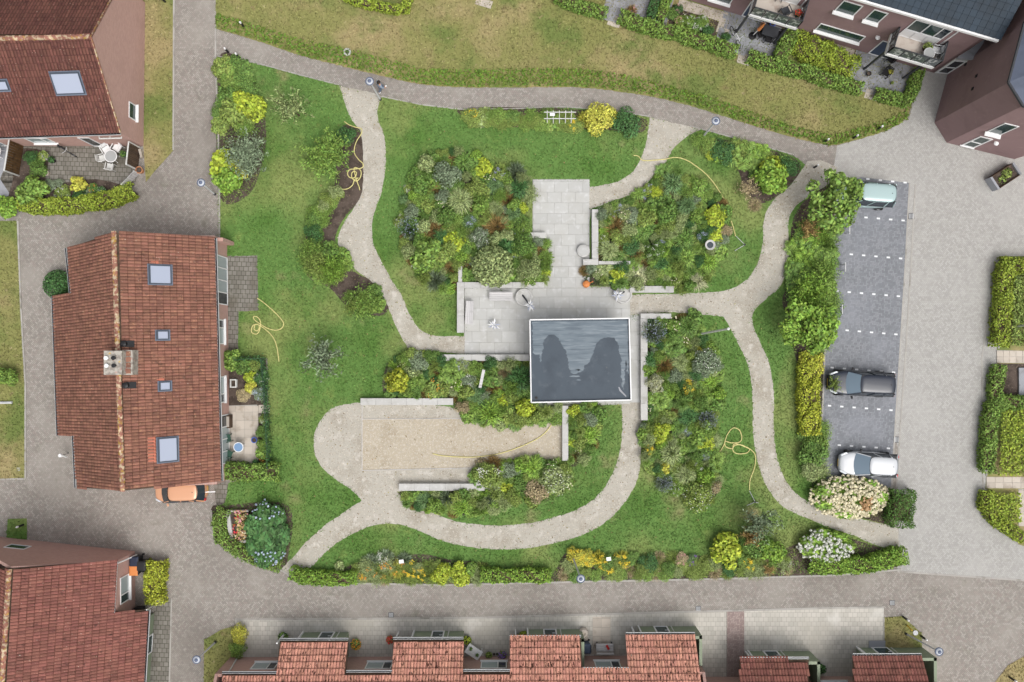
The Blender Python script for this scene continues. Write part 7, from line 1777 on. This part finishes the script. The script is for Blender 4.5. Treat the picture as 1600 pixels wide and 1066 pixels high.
# north-west patio
round_table(181, 248, .42, 'glasstop', 'white', 'x') if 'glasstop' in MT else None
MT['palegrey'] = M('pale_table_top', L_(176, 178, 178), .3)
round_table(181, 248, .42, 'palegrey', 'white', 'round pale table among white chairs on the north-western patio')
chair(172, 237, -1.0, 'white', 'white slatted chair left above the round pale table', 'white patio chairs', 1.15)
chair(188, 233, -2.1, 'white', 'white slatted chair right above the round pale table', 'white patio chairs', 1.15)
chair(165, 250, 0.2, 'offwhite', 'white wicker chair left of the round pale table', 'white patio chairs', .95)
chair(177, 263, 1.4, 'offwhite', 'white wicker chair below the round pale table', 'white patio chairs', .95)
pot(74, 246, .30, .45, 'offwhite', 'large round white planter in the north-western patio', 'olive'); pot(75.5, 272, .2, .36, 'slab_beige', 'smaller beige pot below the large white planter', None)
pot(222, 268, .24, .5, 'terracotta', 'terracotta urn outside the dark plank screen'); pot(85, 252, .2, .35, 'black', 'black pot beside the large white planter', 'dark')
pot(197, 243, .2, .4, 'greenplastic', 'green tub plant beside the plank screen', 'green')
def plank_fence(a, b, h, n, mat, label, frame=True):
    A, B = P(*a), P(*b); t = thing('plank_screen', (A.x, A.y, .02), label, 'fence'); L = (B - A).length; d = (B - A).normalized()
    for i in range(n):
        p = A + d * (L * (i + .5) / n); MB().beam(p + Vector((0, 0, .08)), p + Vector((0, 0, h - random.uniform(0, .03))), .025, L / n - .02).build('plank', MT[mat], t) if False else MB().box((p.x, p.y, h / 2 + .04), (L / n - .018, .03, h - .06), math.atan2(d.y, d.x)).build('plank', MT[mat], t)
    if frame:
        MB().beam(A + Vector((0, 0, h)), B + Vector((0, 0, h)), .08, .06).build('top_rail', MT['offwhite'], t)
    for p in (A, B): MB().beam(p, p + Vector((0, 0, h)), .08, .08).build('post', MT['offwhite'], t)
plank_fence((220, 232), (216, 266), 1.8, 13, 'wood_dark', 'dark plank screen with a pale rail beside the white patio chairs')
plank_fence((38, 225), (30, 275), 1.7, 13, 'wood_brown', 'brown plank screen dividing the two north-western patios')
plank_fence((218, 272), (199, 292), .9, 7, 'wood_grey', 'low weathered gate at the corner of the north-western patio', False)
round_table(0, 240, .5, 'white', 'white', 'white table cut by the left picture edge on the second patio')
q = P(222, 238); t = thing('downpipe_post', (q.x, q.y, .02), 'short beige stone block at the gable corner by the dry grass', 'block'); MB().box((q.x + .05, q.y - .15, .2), (.16, .6, .36), .25).build('block', MT['slab_beige'], t)
m = [P(114, 240), P(108, 247)]
t = thing('bicycle', (P(108, 240).x, P(108, 240).y, .02), 'old bicycle leaning on the house wall above the north-western patio', 'bicycle'); bq = P(108, 237)
def bicycle(t, q, rz, mt):
    c, s = math.cos(rz), math.sin(rz); tr = lambda a, z, b=0: Vector((q.x + c * a - s * b, q.y + s * a + c * b, z))
    for a in (-.52, .52):
        ring = [tr(a + .32 * math.cos(k * math.pi / 9), .34 + .32 * math.sin(k * math.pi / 9)) for k in range(19)]
        w = MB().tube(ring, .022, 6).build('wheel', RUB, t)
        for k in range(6): MB().beam(tr(a, .34), tr(a + .31 * math.cos(k), .34 + .31 * math.sin(k)), .008, .008).build('spoke', MT['steel'], w)
    m = MB()
    for a, b in (((-.52, .34), (-.15, .36)), ((-.15, .36), (-.25, .85)), ((-.25, .8), (.35, .82)), ((-.15, .36), (.36, .75)), ((.52, .34), (.33, .95)), ((-.52, .34), (-.24, .75))): m.tube([tr(*a), tr(*b)], .022, 6)
    m.build('frame', MT[mt], t)
    MB().box(tr(-.27, .9), (.26, .15, .06), rz).build('saddle', MT['black'], t)
    MB().tube([tr(.25, 1.02, -.28), tr(.33, 1.0, -.1), tr(.33, .97, .1), tr(.25, 1.02, .28)], .018, 6).build('handlebar', MT['steel'], t)
bicycle(t, bq, -.6, 'dark')
# second bicycle and scooter at the apartments
q = P(1147, 62); t = thing('bicycle', (q.x, q.y, .03), 'white and black bicycle standing by the hedge end of the parasol forecourt', 'bicycle'); bicycle(t, q, -1.15, 'white')
q = P(1175, 57); t = thing('parasol', (q.x, q.y, .04), 'folded parasol leaning from a round black base on the apartment forecourt', 'parasol')
MB().lathe([(.27, .04), (.27, .1), (.08, .13), (.05, .3)], (q.x, q.y, 0), 18).build('base', MT['black'], t); MB().tube([(q.x, q.y, .1), P(1196, 36, 2.2)], .035, 8).build('pole', MT['white'], t); e_ = P(1196, 36, 2.2); MB().tube([Vector((q.x, q.y, .1)).lerp(e_, .5), Vector((q.x, q.y, .1)).lerp(e_, .75), e_], [.13, .1, .03], 8).build('canopy', MT['orange'], t)
q = P(1199, 55); t = thing('garden_table', (q.x, q.y, .04), 'dark rectangular table under the left apartment balcony', 'table')
MB().box((q.x, q.y, .72), (1.1, .75, .04), AANG).build('tabletop', MT['dark'], t)
for a in (-.45, .45):
    for b in (-.3, .3): c, s = math.cos(AANG), math.sin(AANG); x_, y_ = q.x + c * a - s * b, q.y + s * a + c * b; MB().beam(Vector((x_, y_, .04)), Vector((x_, y_, .7)), .05, .05).build('leg', MT['black'], t)
for x, y, r, lb in ((1186, 57, .3, 'left black chair at the dark table under the balcony'), (1198, 65, 1.3, 'front black chair at the dark table under the balcony'), (1211, 57, 3.0, 'right black chair at the dark table under the balcony')): chair(x, y, r, 'black', lb, 'black forecourt chairs')
pot(1190, 42, .18, .35, 'terracotta', 'orange pot beneath the balcony edge beside the parasol'); pot(1205, 40, .2, .4, 'blue', 'blue tub beneath the left apartment balcony')
chair(1388, 96, 2.4, 'black', 'black garden chair under the right apartment balcony', 'black right forecourt chairs'); chair(1381, 117, -2.2, 'black', 'black garden chair with a yellow plant on the right forecourt', 'black right forecourt chairs')
pot(1387, 116, .16, .5, 'wood_brown', 'pot with yellow-brown plant on the right apartment forecourt', 'yellow'); pot(1355, 117, .16, .3, 'black', 'small black pot at the left edge of the right forecourt', None); pot(1392, 131, .1, .2, 'wood_brown', 'tiny pot near the hedge of the right forecourt', 'olive')
# on the balconies
def onb(B, f, d, z=0): fl, fr, zt = B; q = fl.lerp(fr, f) - nE * d; return Vector((q.x, q.y, zt + .005))
def at_z(fn, B, f, d):
    before = set(bpy.data.objects); fn(); new = [o for o in bpy.data.objects if o not in before and o.parent is None]
    for o in new: p = onb(B, f, d); o.location = p
at_z(lambda: chair(1236, 12, 2.0, 'dark', 'dark chair on the left apartment balcony', 'balcony chairs', 1.1), BAL1, .66, .65)
at_z(lambda: round_table(1226, 2, .36, 'bluegrey', 'dark', 'round grey table on the left apartment balcony'), BAL1, .48, 1.5)
at_z(lambda: pot(1250, 12, .2, .35, 'dark', 'pot of red flowers at the right rail of the left balcony', 'dark', 'redf'), BAL1, .92, .8)
at_z(lambda: pot(1188, 2, .16, .3, 'dark', 'pot of pink flowers at the left rail of the left balcony', 'dark', 'pinkf'), BAL1, .1, 1.4)
at_z(lambda: pot(1455, 58, .25, .4, 'wood_dark', 'brown planted tub on the right apartment balcony', 'olive'), BAL2, .72, 1.0)
at_z(lambda: round_table(1462, 66, .35, 'palegrey', 'steel', 'round wire table on the right apartment balcony'), BAL2, .75, .45)
at_z(lambda: chair(1468, 55, 3.0, 'steel', 'metal chair at the right end of the right balcony', 'balcony chairs', 1.0), BAL2, .9, .9)
# wheelie bins
def bin_(x, y, lidm, label, rz=0.0, bodym='black'):
    q = P(x, y, 1.0); t = thing('wheelie_bin', (q.x, q.y, 0), label, 'bin', 'wheelie bins'); c, s = math.cos(rz), math.sin(rz)
    r = lambda k, z: [Vector((q.x + c * a * k - s * b * k, q.y + s * a * k + c * b * k, z)) for a, b in ((-.29, -.33), (.29, -.33), (.29, .33), (-.29, .33))]
    MB().loft([r(.78, .08), r(1, .95)]).build('body', MT[bodym], t, bevel=.02)
    l_ = MB().loft([r(1.06, .955), r(1.06, 1.0), r(.85, 1.05)]).build('lid', MT[lidm], t, bevel=.02)
    MB().box((q.x + s * .0 + c * .33, q.y + s * .33, 1.0), (.06, .5, .05), rz).build('handle', MT['black'], l_)
    for k in (-1, 1): MB().lathe([(.1, -.03), (.1, .03)], (0, 0, 0), 12); m = MB(); m.lathe([(.1, -.03), (.1, .03)], (0, 0, 0), 12); m.v = [Vector((q.x + .24 * c - s * k * .3 + v.x, q.y + .24 * s + c * k * .3 + v.z, .1 + v.y)) for v in m.v]; m.build('wheel', RUB, t)
MT['navy'] = M('navy_plastic', L_(44, 52, 72), .5)
bin_(208.5, 892, 'orange', 'wheelie bin with orange lid by the stepped-eave house'); bin_(209, 878, 'navy', 'dark navy wheelie bin above the orange-lidded bin'); bin_(220, 885, 'black', 'black wheelie bin nearest the yellow-green block hedge')
bin_(916, 1014, 'bluegrey', 'blue-grey bin in the corner of the third and fourth sheds', 0.0, 'bluegrey')
q = P(221, 951); t = thing('planter_box', (q.x, q.y, 0), 'small black box by the shed corner below the block hedge', 'box'); MB().box((q.x, q.y, .3), (.55, .4, .6)).build('box', MT['black'], t, bevel=.02)
# planter boxes
q = P(1572, 275, .7); t = thing('planter_box', (q.x, q.y, 0), 'large grey rectangular planter with wilted green plant on the pale paving', 'planter'); A = R(33)
c, s = math.cos(A), math.sin(A); tr = lambda a, b, z: Vector((q.x + c * a - s * b, q.y + s * a + c * b, z))
for a, b, sx, sy in ((-.92, 0, .16, 1.0), (.92, 0, .16, 1.0), (0, -.47, 1.68, .06), (0, .47, 1.68, .06)): MB().box(tr(a, b, .36), (sx, sy, .72), A).build('side_panel', MT['slab_grey'] if abs(a) > .5 else MT['wood_dark'], t, bevel=.01)
MB().box(tr(0, 0, .30), (1.68, .88, .5), A).build('earth', MT['soil'], t)
V = blob(np.random.default_rng(3), 160, [(.2, .1, .55, .4, .2), (-.3, -.1, .55, .3, .2)], .2, .1); link_mesh('foliage', quads_mesh('foliage', V, LM['olive']), None, t).rotation_euler = (0, 0, A)
q = P(373, 818, .4); t = thing('flower_box', (q.x, q.y, .02), 'pale-edged box bed of red and dried flowers beside the blue hydrangea', 'flower bed')
pc = [(355, 799), (362, 848), (388, 846), (388, 799)]; w4 = [P(x, y, .4) for x, y in pc]
for a, b, k in ((0, 1, .28), (1, 2, .14), (3, 0, .1)): MB().beam(Vector((w4[a].x, w4[a].y, .2)), Vector((w4[b].x, w4[b].y, .2)), k, .4).build('side_panel', MT['concrete'], t)
MB().prism([p.xy for p in w4], .02, .26).build('earth', MT['soil'], t)
rng = np.random.default_rng(9)
for cm, n in (('tanf', 150), ('redf', 22), ('pinkf', 40), ('creamy', 26), ('olive', 90), ('russet', 140)):
    if cm == 'redf': ctr = [(372, 806), (366, 822), (367, 832)]; 
    else: ctr = [(374, 806), (377, 820), (374, 836), (383, 812), (383, 834)]
    xs, ys = [], []
    for _ in range(n): a, b = random.choice(ctr); xs.append(a + random.gauss(0, 2 if cm == 'redf' else 5)); ys.append(b + random.gauss(0, 2.5 if cm == 'redf' else 6))
    p = np.array([list(P(min(max(a, 360), 390), min(max(b, 798), 846), .4)) for a, b in zip(xs, ys)]); p[:, 2] = rng.uniform(.3, .6, n)
    link_mesh('flowers' if cm not in ('olive', 'russet') else 'foliage', quads_mesh('flowers', leaves(p - np.array(WL[t.name]), unit(rng.normal(size=(n, 3)) * .5 + np.array([0, 0, 1.])), .16, .13, rng), LM[cm]), None, t)['kind'] = 'stuff'
# along the south footway
for x, y, r, fl, lb in ((557.5, 1004, .32, 'orangef', 'pot of orange-red flowers between the first two sheds, left one'), (611, 997, .24, 'redf', 'pot of red flowers at the left corner of the second shed'), (785, 1021, .26, 'purple', 'pot of purple flowers outside the third house window')): pot(x, y, r, .3, 'terracotta', lb, 'green', fl)
for x, y, r, c_, lb in ((444, 993, .3, 'green', 'potted green bush at the left corner of the first shed'), (730, 998, .28, 'lime', 'tall lime green potted plant at the right corner of the second shed'), (764, 1021, .2, 'olive', 'small olive potted plant outside the third house window'), (740, 1034, .34, 'olive', 'dark bushy potted plant below the white table'), (818, 990, .26, 'lime', 'lime green potted plant in the porch of the third shed'), (807, 993, .2, 'dark', 'dark potted plant in the porch of the third shed'), (1262, 1025, .2, 'lime', 'lime potted plant right of the fifth shed'), (1280, 1043, .3, 'dark', 'dark leafy potted plant near the fifth shed wall')): pot(x, y, r, .3, 'black', lb, c_)
for x, y, lb in ((772, 1021, 'left of two tiny black pots outside the third house window'), (777, 1021, 'right of two tiny black pots outside the third house window')): pot(x, y, .08, .16, 'black', lb)
q = P(740, 1019, .75); t = thing('garden_table', (q.x, q.y, .01), 'white rectangular table with small pots outside the third terraced house', 'table'); A = R(-33); c, s = math.cos(A), math.sin(A); tr = lambda a, b, z: Vector((q.x + c * a - s * b, q.y + s * a + c * b, z))
for k in range(4): MB().box(tr(0, (k - 1.5) * .175, .73), (1.1, .17, .035), A).build('slat', MT['white'], t)
for a in (-.48, .48):
    for b in (-.28, .28): MB().beam(tr(a, b, .01), tr(a, b, .72), .05, .05).build('leg', MT['white'], t)
for i, (a, b) in enumerate(((-.3, .12), (.3, .0))):
    pq = tr(a, b, .75); p_ = thing('table_plant', (pq.x, pq.y, .75), ('left' if i == 0 else 'right') + ' small potted plant standing on the white rectangular table', 'plant pot', 'small pots on the white table')
    MB().lathe([(.06, .75), (.08, .85), (.06, .85)], (pq.x, pq.y, 0), 10).build('pot', MT['black'], p_); link_mesh('foliage', quads_mesh('foliage', blob(np.random.default_rng(i), 40, [(0, 0, .14, .13, .1)], .09, .06, zmin=0), LM['green']), None, p_)
q = P(945, 1012, .45); t = thing('bench', (q.x, q.y, .01), 'grey slatted bench with a red cloth against the fourth house wall', 'bench')
for k in range(5): MB().box((q.x, q.y - .22 + k * .11, .44), (1.2, .095, .03)).build('slat', MT['wood_grey'], t)
for a in (-.5, .5): MB().box((q.x + a, q.y, .22), (.08, .5, .40)).build('leg', MT['dark'], t)
for k in range(2): MB().box((q.x, q.y - .33, .6 + k * .16), (1.2, .04, .12)).build('back_slat', MT['wood_grey'], t)
m = MB(); m.box((q.x + .2, q.y + .02, .475), (.16, .34, .03), .5); c_ = m.build('cloth', MT['red'], None); tag(c_, 'red and white cloth lying on the grey slatted bench', 'cloth')
q = P(912, 990, .4); t = thing('garden_ornament', (q.x, q.y, .01), 'pale rounded stone ornament beside the third shed corner', 'ornament')
MB().lathe([(.3, .01), (.34, .2), (.3, .42), (.18, .55), (.12, .5), (.1, .4)], (q.x, q.y, 0), 14).build('body', MT['slab_beige'], t, smooth=True); MB().lathe([(.1, .42), (.22, .6), (.12, .72)], (q.x + .1, q.y - .4, -.35), 12).build('urn', MT['slab_beige'], t)
for x, y, r, c_, lb in ((373, 988, 13, 'yellow', 'bright yellow shrub at the left end of the south footway'), (370, 1016, 13, 'mid', 'green shrub below the bright yellow shrub by the footway')): plant(x, y, r * 1.15, 'fine', c_, hz=.9, label=lb, sy=1.0)
plant(374, 1001, 11, 'fine', 'yellow', hz=.8, label='lower yellow shrub between the bright yellow and green ones by the footway')
q = P(1371, 1008, .1); t = thing('door_mat', (q.x, q.y, .01), 'pale grey ramp slab in front of the end shed', 'slab'); MB().box((q.x, q.y, .04), (1.15, .55, .06)).build('slab', MT['slab_grey'], t)
q = P(1600, 598); t = thing('garden_slab', (q.x, q.y, .03), 'pale grey slab platform in the dark soil at the right edge', 'platform'); MB().box((q.x, q.y, .1), (.9, 2.1, .14)).build('slab', MT['slab_grey'], t, bevel=.02)
q = P(1424, 1000); t = thing('road_sign', (q.x - .9, q.y + .3, .02), 'small yellow and white sign post on the lower right grass patch', 'sign'); b_ = P(1417, 977); MB().tube([Vector((b_.x, b_.y, .02)), P(1425, 985, 1.2)], .05, 8).build('post', PLATE, t); MB().lathe([(.02, -.02), (.17, -.02), (.17, .02), (.02, .02)], P(1430.5, 989, 1.6), 18).build('plate', MT['steel'], t)
q = P(107, 709); t = thing('meter_post', (q.x, q.y, .01), 'white wall lamp and pipework at the stepped corner of the long house', 'fitting'); MB().tube([(q.x, q.y, .02), (q.x, q.y, .9), (q.x + .5, q.y - .1, 1.1)], .06, 8).build('pipe', MT['offwhite'], t); MB().lathe([(.02, .9), (.14, .95), (.12, 1.1)], (q.x, q.y, 0), 12).build('lamp', MT['white'], t)

# ================================================================ THE PERSON on the path
def skin_body(name, verts, edges, radii, mat, parent, o, sub=2):
    me = bpy.data.meshes.new(name); me.from_pydata([Vector(v) for v in verts], edges, []); ob = link_mesh(name, me, mat, parent)
    ob.modifiers.new('skin', 'SKIN'); sl_ = me.skin_vertices[0].data
    for i, r in enumerate(radii): sl_[i].radius = (r, r) if not hasattr(r, '__len__') else r; sl_[i].use_root = i == 0
    s_ = ob.modifiers.new('sub', 'SUBSURF'); s_.levels = sub; s_.render_levels = sub
    return ob
q = P(597, 141); t = thing('person', (q.x, q.y, .004), 'dark-haired person in pale blue clothes and white shoes walking under the northern lamp', 'person'); t.rotation_euler = (0, 0, R(30))
# x is forward; mid-stride
vs = [(0, 0, .95), (.01, 0, 1.15), (.02, 0, 1.38), (.03, 0, 1.48), (.05, 0, 1.56), (.06, 0, 1.66),
      (0, .09, .90), (.16, .10, .50), (.24, .10, .10), (.38, .10, .04), (0, -.09, .90), (-.05, -.10, .50), (-.30, -.10, .16), (-.20, -.10, .04),
      (.02, .19, 1.38), (-.06, .26, 1.12), (.02, .27, .88), (.05, .27, .80), (.02, -.19, 1.38), (.06, -.27, 1.12), (.22, -.27, .94), (.29, -.26, .90)]
es = [(0, 1), (1, 2), (2, 3), (3, 4), (4, 5), (0, 6), (6, 7), (7, 8), (8, 9), (0, 10), (10, 11), (11, 12), (12, 13), (2, 14), (14, 15), (15, 16), (16, 17), (2, 18), (18, 19), (19, 20), (20, 21)]
rd_ = [.14, .13, .15, .06, .09, .085, .095, .065, .045, .035, .095, .065, .045, .035, .065, .048, .035, .03, .065, .048, .035, .03]
b0_ = len(vs)
for root, sgn in ((17, 1), (21, -1)):
    x, y, z = vs[root]
    for k in range(4):
        dx = -.03 + k * .02; i = len(vs); L = (.055, .07, .075, .06)[k]
        vs += [(x + dx * .9, y + .005 * sgn, z - .045), (x + dx + .01, y, z - .045 - L)]; es += [(root, i), (i, i + 1)]; rd_ += [.009, .007]
    i = len(vs); vs += [(x + .035, y - .02 * sgn, z - .02), (x + .05, y - .03 * sgn, z - .06)]; es += [(root, i), (i, i + 1)]; rd_ += [.010, .008]
skin_body('body', vs, es, rd_, MT['skin'], t, q)
for nm, pos, r in (('nose', (.155, 0, 1.62), .018), ('ear', (.06, .088, 1.62), .02), ('ear', (.06, -.088, 1.62), .02)):
    m = MB(); m.lathe([(r * .3, -r), (r, 0), (r * .3, r)], pos, 8); o = m.build(nm, MT['skin'], None, local=True); o.parent = t
for sg in (1, -1):
    m = MB(); m.lathe([(.004, -.01), (.012, 0), (.004, .01)], (.142, .033 * sg, 1.65), 8); o = m.build('eye', MT['black'], None, local=True); o.parent = t
m = MB(); m.box((.148, 0, 1.575), (.01, .045, .012)); o = m.build('mouth', MT['red'], None, local=True); o.parent = t
V = blob(np.random.default_rng(2), 500, [(.035, 0, 1.665, .115, .115), (-.02, 0, 1.60, .10, .13)], .07, .03, shell=.2, zmin=-.5, rnd=.3); link_mesh('hair', quads_mesh('hair', V, MT['hair']), None, t)
m = MB(); m.lathe([(.10, 1.58), (.118, 1.65), (.10, 1.73), (.05, 1.77), (.01, 1.78)], (.03, 0, 0), 14); o = m.build('hair', MT['hair'], None, local=True, smooth=True); o.parent = t
skin_body('jacket', [vs[0], vs[1], vs[2], vs[14], vs[15], (.0, .268, .92), vs[18], vs[19], (.19, -.27, .965)], [(0, 1), (1, 2), (2, 3), (3, 4), (4, 5), (2, 6), (6, 7), (7, 8)], [.16, .165, .175, .085, .066, .055, .085, .066, .055], MT['denim'], t, q)
skin_body('trousers', [(0, 0, .93), vs[6], vs[7], (.23, .10, .14), vs[10], vs[11], (-.28, -.10, .19)], [(0, 1), (1, 2), (2, 3), (0, 4), (4, 5), (5, 6)], [.155, .11, .085, .065, .11, .085, .065], MT['trousers'], t, q)
for a, b in (((.22, .10, .05), (.42, .10, .045)), ((-.31, -.10, .13), (-.17, -.10, .04))):
    m = MB(); a, b = Vector(a), Vector(b); m.tube([a - (b - a) * .15, a, a.lerp(b, .6), b, b + (b - a) * .12], [.03, .055, .055, .045, .02], 10); o = m.build('shoe', MT['white'], None, local=True, smooth=True); o.parent = t
m = MB(); m.box((-.02, .31, .80), (.22, .09, .26)); o = m.build('bag', MT['white'], None, local=True, bevel=.02); o.parent = t
for o in bpy.data.objects:                # tidy: nothing without a kind stays unlabelled
    if o.type == 'EMPTY' and o.parent is None and 'label' not in o: o['label'] = o.name.replace('_', ' ')
